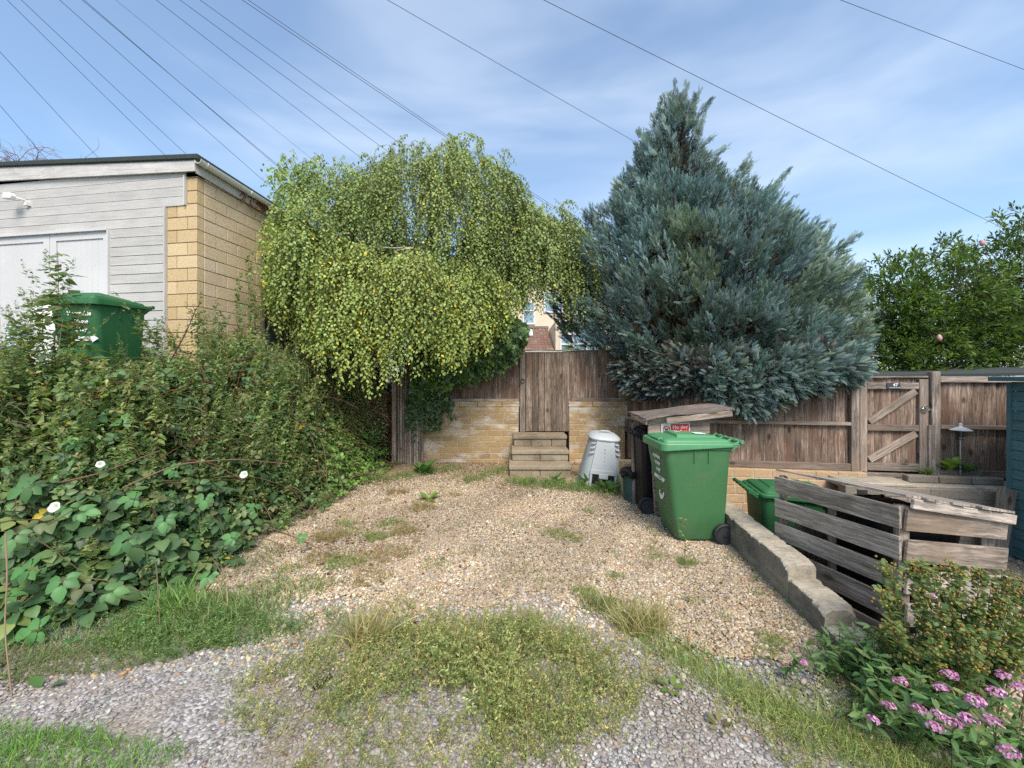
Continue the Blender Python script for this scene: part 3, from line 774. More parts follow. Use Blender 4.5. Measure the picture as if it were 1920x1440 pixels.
# tall fluted board panel left of the wall
t = thing('wooden_panel', 'tall narrow panel of weathered vertical slats standing left of the stone wall', 'fence panel', (-1.88, 7.3, 0))
mb = MB()
for i in range(11): mb.box((-0.215 + i * 0.043, random.uniform(-0.003, 0.003), 0.85), (0.036, 0.03, 1.7))
mb.box((0, 0.03, 0.85), (0.47, 0.02, 1.7)); mb.build('slats', M['fence_grey'], t, bevel=0.004)
mb = MB(); mb.box((-0.295, 0.0, 0.86), (0.075, 0.09, 1.72)); mb.build('post', M['fence_grey'], t, bevel=0.006)
t = thing('brick_wall', 'dark red brick wall in the shade behind the slatted panel', 'wall', (-3.0, 7.9, 0))
mb = MB(); block_wall(mb, -1.0, 1.0, 0.0, 1.25, 0, 0.2, 0.225, 0.075); mb.build('brickwork', [M['redbrick'], M['gmortar']], t)

# ------------------------------------------------------------------ right boundary
ub = (0.9885, -0.151)
def FP(s): return (2.72 + 0.9885 * s, 5.43 - 0.151 * s)
t = thing('fence', 'brown fence panel left of the braced gate, under the conifer', 'fence', (*FP(0.0), 0.39), SITE)
fence_panel(t, -0.12, 1.70, 0.05, 1.2, y=0.02)
mb = MB(); mb.box((0.8, -0.02, 0.60), (1.84, 0.045, 0.045)); mb.build('middle_rail', M['fence_grey'], t, bevel=0.004)
mb = MB(); mb.box((0.8, -0.015, 0.035), (1.84, 0.04, 0.09)); mb.build('gravel_board', M['fence_grey'], t, bevel=0.004)
mb = MB(); mb.box((0.8, 0.01, 1.215), (1.86, 0.07, 0.022)); mb.build('capping', M['fence_grey'], t)
t = thing('fence', 'dark brown fence return behind the bin shelter, beside the conifer', 'fence', (2.17, 7.42, 0.1), math.atan2(5.43 - 7.42, 2.6 - 2.17))
fence_panel(t, 0.0, 2.03, 0.0, 1.45); mb = MB(); mb.box((1.0, -0.03, 0.75), (2.0, 0.045, 0.045)); mb.build('middle_rail', M['fence_grey'], t)
t = thing('gate', 'small braced plank gate with a house number plaque', 'gate', (*FP(2.21), 0.37), SITE)
fence_panel(t, -0.385, 0.385, 0.02, 1.215, y=0.03, bw=0.095, mat='fence')
fr = MB()
for x, wd in ((-0.335, 0.085), (0.35, 0.10)): fr.box((x, 0, 0.6), (wd, 0.04, 1.2))
fr.build('stile', M['fence_grey'], t, bevel=0.004)
for z, hh in ((1.115, 0.085), (0.575, 0.08), (0.07, 0.10)):
    mb = MB(); mb.box((0.003, -0.002, z), (0.585, 0.036, hh)); mb.build('rail', M['fence_grey'], t, bevel=0.004)
for z0, z1 in ((0.625, 1.06), (0.135, 0.52)):
    mb = MB(); mb.board((-0.265, -0.003, z0 + 0.02), (0.265, -0.003, z1 - 0.01), 0.085, 0.033); mb.build('brace', M['fence_grey'], t, bevel=0.004)
mb = MB(); mb.box((0.0, 0.01, 1.235), (0.79, 0.06, 0.02)); mb.build('capping', M['fence_grey'], t)
mb = MB(); mb.box((0, -0.027, 1.117), (0.155, 0.008, 0.078)); pq = mb.build('number_plaque', M['slate'], t, bevel=0.003)
text_part('numerals', '47', 0.056, pq, (0.018, -0.0325, 1.128), (R_(90), 0, 0), M['white'], bold=0.0012)
mb = MB()
for i in range(7): mb.box((-0.045 + i * 0.018, -0.0325, 1.093), (0.012, 0.002, 0.006))
mb.build('small_lettering', M['white'], pq)
mb = MB(); ring = [(0.35 + 0.036 * math.cos(a), -0.042, 0.83 + 0.036 * math.sin(a)) for a in np.linspace(0, 2 * math.pi, 17)]
mb.tube(ring, 0.007, 6, caps=False); mb.box((0.385, -0.03, 0.82), (0.12, 0.012, 0.016)); mb.build('ring_latch', M['metal'], t)
for s0, hh, lab in ((1.765, 1.2, 'brown wooden gate post on the hinge side of the braced gate'), (2.675, 1.31, 'tallest wooden gate post, right of the braced gate latch')):
    t = thing('gate_post', lab, 'gate post', (*FP(s0), 0.36), SITE)
    mb = MB(); mb.box((0, 0.0, hh / 2), (0.095, 0.095, hh)); mb.build('post', M['fence_grey'], t, bevel=0.006)
    if hh > 1.25: mb = MB(); mb.box((-0.065, -0.03, 0.32), (0.03, 0.03, 0.62)); mb.build('stop_batten', M['fence_grey'], t, bevel=0.003)
t = thing('fence', 'brown fence panel right of the gate, behind the garden lamp', 'fence', (*FP(2.73), 0.37), SITE)
fence_panel(t, 0.0, 3.2, 0.03, 1.20, y=0.02, bw=0.125)
mb = MB(); mb.box((1.6, -0.02, 0.60), (3.2, 0.045, 0.05)); mb.build('middle_rail', M['fence_grey'], t, bevel=0.004)
mb = MB(); mb.box((1.6, -0.012, 1.2), (3.2, 0.05, 0.075)); mb.build('top_rail', M['fence_grey'], t, bevel=0.004)
mb = MB(); mb.box((1.6, -0.02, 0.02), (3.2, 0.04, 0.08)); mb.build('gravel_board', M['fence_grey'], t, bevel=0.004)
# retaining walls of the lower yard
t = thing('retaining_wall', 'pale stone retaining wall under the right fence, behind the low concrete wall', 'wall', (*FP(0), LOW), SITE)
mb = MB(); block_wall(mb, -0.7, 1.85, 0.0, 0.80, -0.12, 0.2, 0.27, 0.115, rnd=0.2); mb.build('blockwork', [M['block_pale'], M['mortar']], t, bevel=0.005)
t = thing('block_terrace', 'low grey concrete block terrace in front of the gate', 'wall', (4.0, 4.74, LOW), SITE)
mb = MB(); block_wall(mb, 0.0, 2.1, 0.0, 0.72, 0.0, 0.14, 0.44, 0.12, rnd=0.1); mb.build('blockwork', [M['conc_grey'], M['gmortar']], t, bevel=0.006)
mb = MB(); mb.box((1.05, 0.34, 0.70), (2.08, 0.5, 0.05)); mb.box((0.4, 0.2, 0.735), (0.75, 0.36, 0.04)); mb.build('paving', M['conc'], t, bevel=0.01)
mb = MB()
for i in range(3): mb.box((1.0 + i * 0.34, 0.28, 0.77), (0.33, 0.1, 0.085))
mb.build('kerb_blocks', M['conc_grey'], t, bevel=0.01)
mb = MB(); mb.box((0.55, 0.47, 0.76), (0.85, 0.08, 0.05)); mb.build('sill_board', M['fence_grey'], t, bevel=0.006)
# low concrete wall with three broken steps
t = thing('low_wall', 'low crumbling concrete wall stepping down beside the gravel drive', 'wall', (1.985, 3.03, 0))
g2 = np.random.default_rng(3)
mb = MB()
def wall_block(y0, y1, zt, chips):
    rings = []; ph = g2.uniform(0, 9); dz = g2.normal(0, .003); dx = g2.normal(0, .003)
    for y in np.linspace(y0 + .0025, y1 - .0025, max(10, int((y1 - y0) / .006))):
        ed = 0.010 * (math.exp(-((y - y0) / .008) ** 2) + math.exp(-((y - y1) / .008) ** 2))
        chl, chr_ = (sum(a_ * math.exp(-((y - c_) / w_) ** 2) for c_, w_, a_, k_ in chips if k_ == sd) for sd in (0, 1))
        x0 = wallx(y) - 1.985 + dx; ww = 0.205; t_ = zt + dz - ed * .6; el = .006 + chl + ed * .4; e2 = .006 + chr_ + ed * .4
        prof = [(0, -.5), (0, -.1), (0, t_ * .35), (0, t_ * .7), (0, t_ - el), (el * .5, t_ - el * .35), (el * 1.3, t_), (.06, t_), (.09, t_), (.12, t_), (.15, t_), (ww - e2 * 1.3, t_), (ww - e2 * .5, t_ - e2 * .35), (ww, t_ - e2), (ww, t_ * .4), (ww, -.2), (ww, -.5)]
        nz = lambda q: .0018 * math.sin(y * 37 + q * 2.1 + ph) + g2.normal(0, .0014)
        rings.append([(x0 + a + nz(q) + (ed * .5 if q < 5 else (-ed * .5 if q > 12 else 0)), y - 3.03, b + (nz(q + 9) if b > 0 else 0)) for q, (a, b) in enumerate(prof)])
    mb.loft(rings, rv=g2.uniform(.1, .9))
def chips(y0, y1, n): return [(g2.uniform(y0, y1), g2.uniform(.008, .035), g2.uniform(.006, .022), k % 2) for k in range(n)]
wall_block(2.20, 2.41, .085, chips(2.2, 2.41, 4) + [(2.2, .03, .03, 0), (2.2, .03, .02, 1)])
wall_block(2.41, 2.79, .180, chips(2.41, 2.79, 5) + [(2.42, .03, .035, 0), (2.41, .025, .03, 1)])
yy = 2.79
for L in (.40, .46, .44, .45, .74):
    wall_block(yy, yy + L, .272, chips(yy, yy + L, 4) + ([(2.80, .035, .04, 0), (2.79, .03, .02, 1)] if yy < 2.8 else [])); yy += L
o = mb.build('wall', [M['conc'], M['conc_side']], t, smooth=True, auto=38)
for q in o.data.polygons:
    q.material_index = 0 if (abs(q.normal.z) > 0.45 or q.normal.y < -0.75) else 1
# teal shed at the right edge
t = thing('shed', 'dark teal painted timber shed cut off at the right edge', 'shed', (5.60, 4.42, LOW), SITE)
mb = MB(); n = 18; hz = 1.95 / n
for i in range(n): mb.box((0.0, -0.9, 0.02 + hz * (i + .5)), (0.018, 1.8, hz - 0.006), Matrix.Rotation(R_(5), 3, 'Y'))
for i in range(n): mb.box((0.8, -1.8, 0.02 + hz * (i + .5)), (1.6, 0.018, hz - 0.006), Matrix.Rotation(R_(5), 3, 'X'))
mb.box((0.8, -0.9, 0.98), (1.56, 1.76, 1.94)); mb.build('cladding', M['tealwood'], t)
for yy in (0.012, -1.812):
    mb = MB(); mb.box((0, yy, 0.98), (0.045, 0.045, 1.96)); mb.build('corner_post', M['tealwood'], t)
mb = MB(); mb.box((0.8, -0.9, 2.0), (1.85, 2.05, 0.05)); mb.build('roof', M['tealwood'], t, bevel=0.006)
t = thing('outbuilding', 'low dark felt roofed outbuilding just showing above the right fence', 'shed', (8.2, 7.0, 0.38), SITE)
mb = MB(); mb.box((0, 0.6, 0.6), (3.4, 1.4, 1.2)); mb.build('wall', M['fence'], t)
mb = MB(); mb.add([(-1.85, -0.2, 1.2), (1.85, -0.2, 1.27), (1.85, 1.4, 1.38), (-1.85, 1.4, 1.30), (-1.85, -0.2, 1.25), (1.85, -0.2, 1.32), (1.85, 1.4, 1.43), (-1.85, 1.4, 1.35)], [(3, 2, 1, 0), (4, 5, 6, 7), (0, 1, 5, 4), (1, 2, 6, 5), (2, 3, 7, 6), (3, 0, 4, 7)]); mb.build('roof', M['felt'], t)
mb = MB(); mb.board((5.22, 4.26, LOW), (5.50, 4.38, 0.36), 0.16, 0.022, up=(1, -0.2, 0)); o = mb.build('leaning_plank', M['pallet_warm'])
tag(o, 'brown plank leaning between the block terrace and the teal shed', 'plank')
t = thing('brick_pier', 'low stump of buff blocks behind the food caddy', 'pier', (1.63, 5.42, 0))
mb = MB(); block_wall(mb, -0.14, 0.14, 0, 0.45, -0.12, 0.24, 0.28, 0.11); mb.build('blockwork', [M['block_pale'], M['mortar']], t, bevel=0.006)

# garden lamp on a stick
t = thing('garden_lamp', 'small garden lamp with a white conical cap on a thin pole, by the right fence', 'garden lamp', (5.6, 4.93, 0.36))
mb = MB(); mb.tube([(0, 0, 0), (0, 0, 0.5)], 0.013, 8); mb.build('pole', M['metal'], t)
mb = MB(); mb.lathe([(0.035, 0.46), (0.038, 0.47), (0.03, 0.49), (0.035, 0.58), (0.02, 0.59)], 16); mb.build('lantern', M['glass_dark'], t)
mb = MB(); mb.lathe([(0.105, 0.575), (0.11, 0.58), (0.06, 0.605), (0.02, 0.62), (0.014, 0.64), (0.018, 0.655), (0.0, 0.665)], 20); mb.build('cap', M['white_pvc'], t, smooth=True, auto=40)

# ------------------------------------------------------------------ wheelie bins
def wheelie_bin(name, label, loc, rz, body, lid, sc=(1, 1, 1), front=None, group=None, sticker=False, hub=None):
    """front faces local -Y, handle and wheels at +Y"""
    t = thing(name, label, 'bin', loc, rz, group)
    k = lambda ring: [(x * sc[0], y * sc[1], z * sc[2]) for x, y, z in ring]
    mb = MB(); rings = []
    for z, wv, d, cy in ((0.03, 0.43, 0.45, 0.03), (0.05, 0.455, 0.475, 0.03), (0.30, 0.485, 0.525, 0.012), (0.62, 0.52, 0.58, -0.004), (0.90, 0.55, 0.635, -0.02), (0.925, 0.552, 0.637, -0.02), (0.93, 0.575, 0.665, -0.02), (0.975, 0.578, 0.668, -0.02)):
        rings.append(k(rr(wv, d, 0.065, z, 6, 0, cy)))
    mb.loft(rings)
    for xx in (-1, 1):
        for yy in (-0.06, 0.075):                       # stiffening ribs below the rim
            mb.box((xx * 0.272 * sc[0], yy * sc[1], 0.865 * sc[2]), (0.024, 0.012, 0.11), Matrix.Rotation(R_(3.2 * xx), 3, 'Y'))
    for xx in (-0.12, 0.12): mb.box((xx * sc[0], -0.325 * sc[1], 0.865 * sc[2]), (0.012, 0.02, 0.10))
    mb.build('body', M[body], t, smooth=True, auto=32)
    mb = MB(); dip = lambda x, y: (0.955 - 0.038 * float(ss((-y - 0.17) / 0.17))) ; top = lambda x, y: 0.996
    L = lambda e, zf, cy=-0.025: k(rr(0.615 - 2 * e, 0.715 - 2 * e, max(0.02, 0.07 - e * 0.6), 0, 6, 0, cy, zf))
    mb.loft([L(0.012, dip), L(0.0, lambda x, y: dip(x, y) + 0.004), L(0.002, lambda x, y: 0.985), L(0.008, lambda x, y: 0.993),
             L(0.026, lambda x, y: 0.995), L(0.03, lambda x, y: 0.991), L(0.037, lambda x, y: 0.992), L(0.043, lambda x, y: 1.012), L(0.055, lambda x, y: 1.021),
             L(0.12, lambda x, y: 1.034), L(0.22, lambda x, y: 1.041)], cap0=True)
    # raised middle panel, stepped at the front
    a = 0.20
    hump = [(-a, 0.22), (a, 0.22), (a, -0.20), (-a, -0.20)]
    lo = [(x * sc[0], y * sc[1], 1.018 * sc[2]) for x, y in hump]; hi = [(x * 0.74 * sc[0], (y * 0.88) * sc[1], (1.066 if y < 0 else 1.05) * sc[2]) for x, y in hump]
    mb.loft([lo, hi])
    lidm = mb.build('lid', M[lid], t, bevel=0.004, smooth=True, auto=35)
    mb = MB(); mb.box((0, -0.325 * sc[1], 1.01 * sc[2]), (0.24 * sc[0], 0.05, 0.03), Matrix.Rotation(R_(25), 3, 'X')); mb.build('grip', M[lid], lidm, bevel=0.008, seg=2)
    if sticker:
        mb = MB(); mb.box((0.05, 0.08, 1.0625 * sc[2]), (0.09, 0.11, 0.002), Matrix.Rotation(R_(-3), 3, 'X')); mb.build('sticker', M['white'], lidm)
        mb = MB()
        for yy in (-0.085, -0.115): mb.box((-0.05, yy, 1.0655 * sc[2]), (0.09, 0.008, 0.0015))
        mb.build('scratch_marks', M['white'], lidm)
    mb = MB(); hy, hz = 0.405 * sc[1], 1.0 * sc[2]; hx = 0.245 * sc[0]
    mb.tube([(-hx, hy, hz), (hx, hy, hz)], 0.018, 10)
    for xx in np.linspace(-hx, hx, 6): mb.tube([(xx - 0.012, hy, hz), (xx + 0.012, hy, hz)], 0.022, 10)
    for xx in (-hx + 0.012, hx - 0.012, -hx * 0.33, hx * 0.33):
        mb.prism([(hy + 0.016, hz + 0.008), (hy + 0.005, hz - 0.02), (0.30 * sc[1], 0.90 * sc[2]), (0.30 * sc[1], 0.975 * sc[2]), (hy - 0.01, hz + 0.012)], 0.016, 'x', at=xx - 0.008)
    mb.box((0, 0.352 * sc[1], 0.972 * sc[2]), (2 * hx, 0.09 * sc[1], 0.012))
    mb.build('handle', M[lid], t, bevel=0.003, smooth=True, auto=40)
    mb = MB(); mb.tube([(-0.25 * sc[0], 0.225 * sc[1], 0.1), (0.25 * sc[0], 0.225 * sc[1], 0.1)], 0.012, 8); mb.build('axle', M['metal'], t)
    for sgn in (-1, 1):
        cx = sgn * (0.262 * sc[0] + 0.004); c = (cx, 0.225 * sc[1], 0.1)
        mb = MB(); mb.lathe([(0.066, -0.018), (0.09, -0.026), (0.1, -0.016), (0.1, 0.016), (0.09, 0.026), (0.066, 0.018)], 28, c=c, axis='x')
        wh = mb.build('wheel', M['rubber'], t, smooth=True, auto=35)
        mb = MB(); mb.lathe([(0.02, -0.008), (0.068, -0.008), (0.068, 0.008), (0.02, 0.008)], 20, c=c, axis='x'); mb.lathe([(0.058, -0.02), (0.068, -0.021), (0.068, 0.021), (0.058, 0.02)], 24, c=c, axis='x')
        for q in range(7):
            an = 2 * math.pi * q / 7
            mb.box((c[0] + sgn * 0.016, c[1] + 0.04 * math.cos(an), c[2] + 0.04 * math.sin(an)), (0.01, 0.055, 0.009), Matrix.Rotation(an, 3, 'X'))
        mb.lathe([(0.0, 0.02 * sgn), (0.018, 0.02 * sgn), (0.016, 0.03 * sgn), (0.0, 0.031 * sgn)], 12, c=c, axis='x')
        mb.build('rim', M['rim'], wh, bevel=0.0)
    if front:
        fa = R_(90 - 4.0)                                # the front leans a little
        def fy(z): return (-0.2 - (z / 0.9) * 0.1375 - 0.0045) * sc[1]
        def line(nm, s, x, z, size, mat='white', bold=0.0012):
            text_part(nm, s, size, t, (x, fy(z), z), (fa, 0, 0), M[mat], bold=bold)
        if 'text' in front:
            x0, z0, sz = front['text']
            for i, s in enumerate(('Vegetable', 'Waste', 'Only')): line('label_text', s, x0, z0 - i * sz * 1.25, sz)
            za = z0 - 3 * sz * 1.25 - 0.012
            mb = MB(); aw = sz * 2.6
            mb.prism([(-aw, -0.022), (aw * 0.62, -0.022), (aw * 0.62, -0.04), (aw, 0), (aw * 0.62, 0.04), (aw * 0.62, 0.022), (-aw, 0.022)], 0.002, 'y')
            o = mb.build('arrow', M['white'], t); o.location = (x0, fy(za), za); o.rotation_euler = (R_(-4), 0, 0)
            text_part('arrow_lettering', 'Council', sz * 0.7, o, (0.01, -0.002, 0), (R_(90), 0, 0), M['glass_blue'])
        if 'disc' in front:
            x0, z0 = front['disc']
            mb = MB(); mb.lathe([(0.0, 0.0), (0.062, 0.0), (0.062, -0.002), (0.0, -0.002)], 24, axis='y'); o = mb.build('number_sticker', M['white'], t); o.location = (x0, fy(z0) - 0.001, z0); o.rotation_euler = (R_(-4), 0, 0)
            text_part('numerals', '49', 0.07, o, (0, -0.0035, 0), (R_(90), 0, 0), M['print_lap_shade'], bold=0.0015)
        if 'plate' in front:
            x0, z0 = front['plate']
            mb = MB(); mb.box((0, 0, 0), (0.13, 0.003, 0.11)); o = mb.build('number_sticker', M['conc_grey'], t); o.location = (x0, fy(z0) - 0.006, z0)
            text_part('numerals', '47', 0.062, o, (0.02, -0.003, -0.01), (R_(90), 0, 0), M['print_lap_shade'], bold=0.002)
    return t
wheelie_bin('wheelie_bin', 'large green wheelie bin with faded lid on the gravel before the bin shelter', (1.80, 4.03, 0.0), R_(-90.5), 'green', 'green_lid', sc=(1, 1, 0.975), front={'text': (0.0, 0.80, 0.055), 'disc': (0.0, 0.42)}, sticker=True)
wheelie_bin('wheelie_bin', 'green wheelie bin up on the bank before the garage, lettered Vegetable Waste Only', (-4.36, 4.2, PL + 0.05), R_(0), 'green_dark', 'green_dark', sc=(0.86, 0.88, 1.0), front={'text': (0.07, 0.83, 0.062)})
wheelie_bin('wheelie_bin', 'green wheelie bin in the lower yard, at the far end of the slatted pallet store', (2.84, 4.10, LOW - 0.03), R_(77), 'green_dark', 'green_dark', sc=(1, 1, 0.90))
wheelie_bin('wheelie_bin', 'tall black wheelie bin between the compost bin and the large green bin', (1.735, 4.82, 0.0), R_(90), 'black', 'black', sc=(0.82, 0.72, 0.955))
wheelie_bin('wheelie_bin', 'black wheelie bin tucked away inside the slatted pallet store', (2.88, 3.04, LOW), R_(0), 'black', 'black', sc=(1.12, 0.80, 1.0), front={'plate': (-0.235, 0.90)})
# food caddy
t = thing('food_caddy', 'small dark teal food caddy with a black lid beside the black bin wheel', 'caddy', (1.575, 5.08, 0.0), R_(10))
mb = MB(); mb.loft([rr(0.2, 0.24, 0.03, 0.0), rr(0.235, 0.27, 0.035, 0.35)]); mb.build('body', M['teal'], t, smooth=True, auto=40)
mb = MB(); mb.loft([rr(0.27, 0.31, 0.04, 0.335), rr(0.275, 0.315, 0.04, 0.345), rr(0.27, 0.31, 0.04, 0.40), rr(0.2, 0.24, 0.03, 0.425)]); mb.build('lid', M['black'], t, smooth=True, auto=40)
mb = MB(); mb.box((-0.155, 0, 0.365), (0.045, 0.12, 0.035)); mb.box((-0.16, 0, 0.34), (0.03, 0.05, 0.06)); mb.build('clasp', M['black'], t, bevel=0.006)

# ------------------------------------------------------------------ compost bin
t = thing('compost_bin', 'pale grey plastic compost bin with a black hatch, leaning by the steps', 'compost bin', (1.315, 5.97, 0.0), R_(-6))
t.rotation_euler = (R_(5), R_(5.0), R_(-4))
SEG = 48
def cring(w0, z, dent=0.0):
    pts = []
    for k in range(SEG):
        a = 2 * math.pi * k / SEG
        e = 3.2
        c_, s_ = math.cos(a), math.sin(a)
        r = 1.0 / ((abs(c_) ** e + abs(s_) ** e) ** (1 / e))
        pts.append((w0 * r * c_, w0 * r * s_, z))
    return pts
mb = MB()
rings = []
def cw(z): return 0.325 - 0.10 * (z / 0.66) - 0.012 * (z / 0.66) ** 3
for z in np.linspace(0.0, 0.70, 29):
    rings.append(cring(cw(z), z))
mb.loft(rings)
body = mb.build('body', M['compost'], t, smooth=True, auto=50)
mb = MB()                                           # raised centre panel with side fillets, grip grooves left and right
sl_ = lambda z: -cw(z)
def strip(x0b, x1b, x0t, x1t, z0, z1, pr, th=0.01):
    v = [(x0b, sl_(z0) + th, z0), (x1b, sl_(z0) + th, z0), (x1b, sl_(z0) - pr, z0), (x0b, sl_(z0) - pr, z0), (x0t, sl_(z1) + th, z1), (x1t, sl_(z1) + th, z1), (x1t, sl_(z1) - pr, z1), (x0t, sl_(z1) - pr, z1)]
    mb.add(v, [(3, 2, 1, 0), (4, 5, 6, 7), (0, 1, 5, 4), (1, 2, 6, 5), (2, 3, 7, 6), (3, 0, 4, 7)])
strip(-0.185, 0.185, -0.125, 0.125, 0.27, 0.685, 0.012)
strip(-0.195, 0.195, -0.185, 0.185, 0.225, 0.285, 0.018)
strip(-0.195, -0.165, -0.19, -0.16, 0.0, 0.225, 0.012); strip(0.165, 0.195, 0.16, 0.19, 0.0, 0.225, 0.012)
strip(-0.065, 0.065, -0.065, 0.065, 0.17, 0.235, 0.026)
mb.build('front_panel', M['compost'], body, bevel=0.005, seg=2)
for sgn in (-1, 1):
    for i in range(3):
        mb = MB(); z = 0.655 - i * 0.068
        xa, xb = 0.138 + i * 0.01, cw(z) * 0.93
        pts = [(sgn * xx, -cw(z) * (1 - 0.26 * ((xx / cw(z)) ** 6)) - 0.004, z - 0.01 * (1 if xx > xa + 0.02 else 0)) for xx in np.linspace(xa, xb, 7)]
        mb.tube(pts, 0.011, 6); mb.build('rib', M['compost'], body, smooth=True)
# embossed upright letters, worn and barely readable
for i, ch in enumerate('- = 7 I - v'.split()):
    z = 0.63 - i * 0.052
    o = text_part('embossed_letter', ch, 0.045, body, (0.0, sl_(z) - 0.0135, z), (R_(90 - 8.5), 0, 0), M['compost'], depth=0.003)
mb = MB(); v = 0.0
mb.add([(-0.165, sl_(0.0) - 0.004, 0.005), (0.165, sl_(0) - 0.004, 0.005), (0.15, sl_(0.225) - 0.004, 0.225), (-0.15, sl_(0.225) - 0.004, 0.225)], [(0, 1, 2, 3)])
mb.add([(-0.165, sl_(0.0) + 0.02, 0.005), (0.165, sl_(0) + 0.02, 0.005), (0.15, sl_(0.225) + 0.02, 0.225), (-0.15, sl_(0.225) + 0.02, 0.225)], [(3, 2, 1, 0)])
mb.tube([(-0.14, sl_(0.11) - 0.006, 0.11), (0.14, sl_(0.11) - 0.006, 0.11)], 0.008, 6)
mb.build('hatch', M['black'], t)
mb = MB()
mb.loft([cring(0.205, 0.69), cring(0.228, 0.695), cring(0.232, 0.715), cring(0.222, 0.732), cring(0.17, 0.765), cring(0.09, 0.785), cring(0.03, 0.79)])
ld = mb.build('lid', M['compost'], t, smooth=True, auto=40)
mb = MB(); mb.tube([(-0.085, -0.06, 0.77), (-0.075, -0.06, 0.805), (-0.05, -0.06, 0.815), (0.05, -0.06, 0.815), (0.075, -0.06, 0.805), (0.085, -0.06, 0.77)], 0.011, 8); mb.build('handle', M['compost'], ld, smooth=True)

# ------------------------------------------------------------------ bin shelter behind the green bin
t = thing('bin_shelter', 'ramshackle timber bin shelter with a warped plywood roof under the conifer', 'shelter', (1.95, 4.5, 0))
mb = MB()
z = 0.02
for i in range(7):
    hh = 0.15 if i < 6 else 0.19
    x0 = -0.315 - 0.085 * (z / 1.08); 
    if i == 6: mb.board((-0.40, -0.0, z + hh / 2), (0.30, -0.0, z + hh / 2 + 0.0), hh, 0.022, rv=0.9)
    else: mb.board((x0, 0.002, z + hh / 2), (0.29, 0.0, z + hh / 2), hh - 0.012, 0.022)
    z += hh + 0.006
mb.build('front_boards', M['plywood'], t, bevel=0.003)
mb = MB(); mb.box((-0.31, 0.04, 0.5), (0.05, 0.04, 1.0), Matrix.Rotation(R_(-3), 3, 'Y')); mb.box((0.27, 0.04, 0.5), (0.06, 0.05, 1.02)); mb.box((0.45, 0.45, 0.5), (0.06, 0.06, 1.0)); mb.box((-0.42, 0.46, 0.5), (0.05, 0.05, 1.04)); mb.build('post', M['plywood'], t, bevel=0.004)
mb = MB()                                           # warped sheet
nx, ny = 18, 10; vs = []; 
for s_ in (0.0, 0.016):
    for j in range(ny + 1):
        for i in range(nx + 1):
            u, v = i / nx, j / ny
            x = -0.46 + (0.98 + 0.05 * v) * u + 0.012 * math.sin(v * 17); y = -0.12 + 0.66 * v + 0.012 * math.sin(u * 23) * (1 if v in (0, 1) else 0)
            zz = 1.135 + 0.105 * u + 0.005 * v + 0.008 * math.sin(u * 6 + v * 3) - 0.025 * max(0, 0.22 - u) * (1 - v) * 4 + s_
            vs.append((x, y, zz))
N1 = (nx + 1) * (ny + 1); fs = []
for j in range(ny):
    for i in range(nx):
        a = j * (nx + 1) + i; fs.append((a, a + nx + 1, a + nx + 2, a + 1)); b = a + N1; fs.append((b, b + 1, b + nx + 2, b + nx + 1))
edge = [i for i in range(nx + 1)] + [(j + 1) * (nx + 1) + nx for j in range(ny)] + [ny * (nx + 1) + nx - 1 - i for i in range(nx)] + [(ny - 1 - j) * (nx + 1) for j in range(ny - 1)]
for a, b in zip(edge, edge[1:] + edge[:1]): fs.append((a, b, b + N1, a + N1))
mb.add(vs, fs, [(p[0] * 1.0, p[1], p[2]) for p in vs], rv=0.55); mb.build('roof_sheet', M['plywood_dark'], t)
mb = MB(); mb.board((-0.23, -0.105, 1.112), (0.50, -0.105, 1.195), 0.066, 0.024, rv=0.8); mb.board((-0.45, -0.10, 1.09), (-0.45, 0.45, 1.115), 0.05, 0.022, rv=0.5); mb.build('roof_batten', M['plywood'], t, bevel=0.003)
# sign on the shelter front
t = thing('warning_sign', 'red and white No dog fouling sign fixed to the bin shelter', 'sign', (1.855, 4.478, 0.978), 0)
t.rotation_euler = (0, R_(-2), 0)
mb = MB(); mb.loft([[(x, -0.0, z) for x, _, z in [(a, 0, b) for a, b, _ in rr(0.325, 0.20, 0.012, 0)]], [(x, -0.004, z) for x, _, z in [(a, 0, b) for a, b, _ in rr(0.325, 0.20, 0.012, 0)]]]); mb.build('board', M['white'], t)
mb = MB(); mb.box((0.05, -0.006, 0.025), (0.205, 0.002, 0.13)); rp_ = mb.build('red_panel', M['red'], t)
text_part('lettering', 'No dog', 0.055, rp_, (0.05, -0.0085, 0.055), (R_(90), 0, 0), M['white'], bold=0.001)
text_part('lettering', 'fouling', 0.055, rp_, (0.05, -0.0085, 0.0), (R_(90), 0, 0), M['white'], bold=0.001)
mb = MB(); mb.tube([(-0.105 + 0.038 * math.cos(a), -0.007, 0.03 + 0.038 * math.sin(a)) for a in np.linspace(0, 2 * math.pi, 25)], 0.0045, 6, caps=False)
mb.board((-0.132, -0.007, 0.057), (-0.078, -0.007, 0.003), 0.008, 0.003); pr_ = mb.build('prohibition_ring', M['red'], t)
mb = MB(); mb.prism([(-0.125, 0.035), (-0.12, 0.045), (-0.108, 0.042), (-0.092, 0.040), (-0.085, 0.05), (-0.082, 0.04), (-0.086, 0.02), (-0.09, 0.008), (-0.094, 0.008), (-0.094, 0.022), (-0.112, 0.02), (-0.12, 0.008), (-0.124, 0.01), (-0.118, 0.025)], 0.002, 'y', at=-0.0075); mb.build('pictogram', M['print_lap_shade'], t)

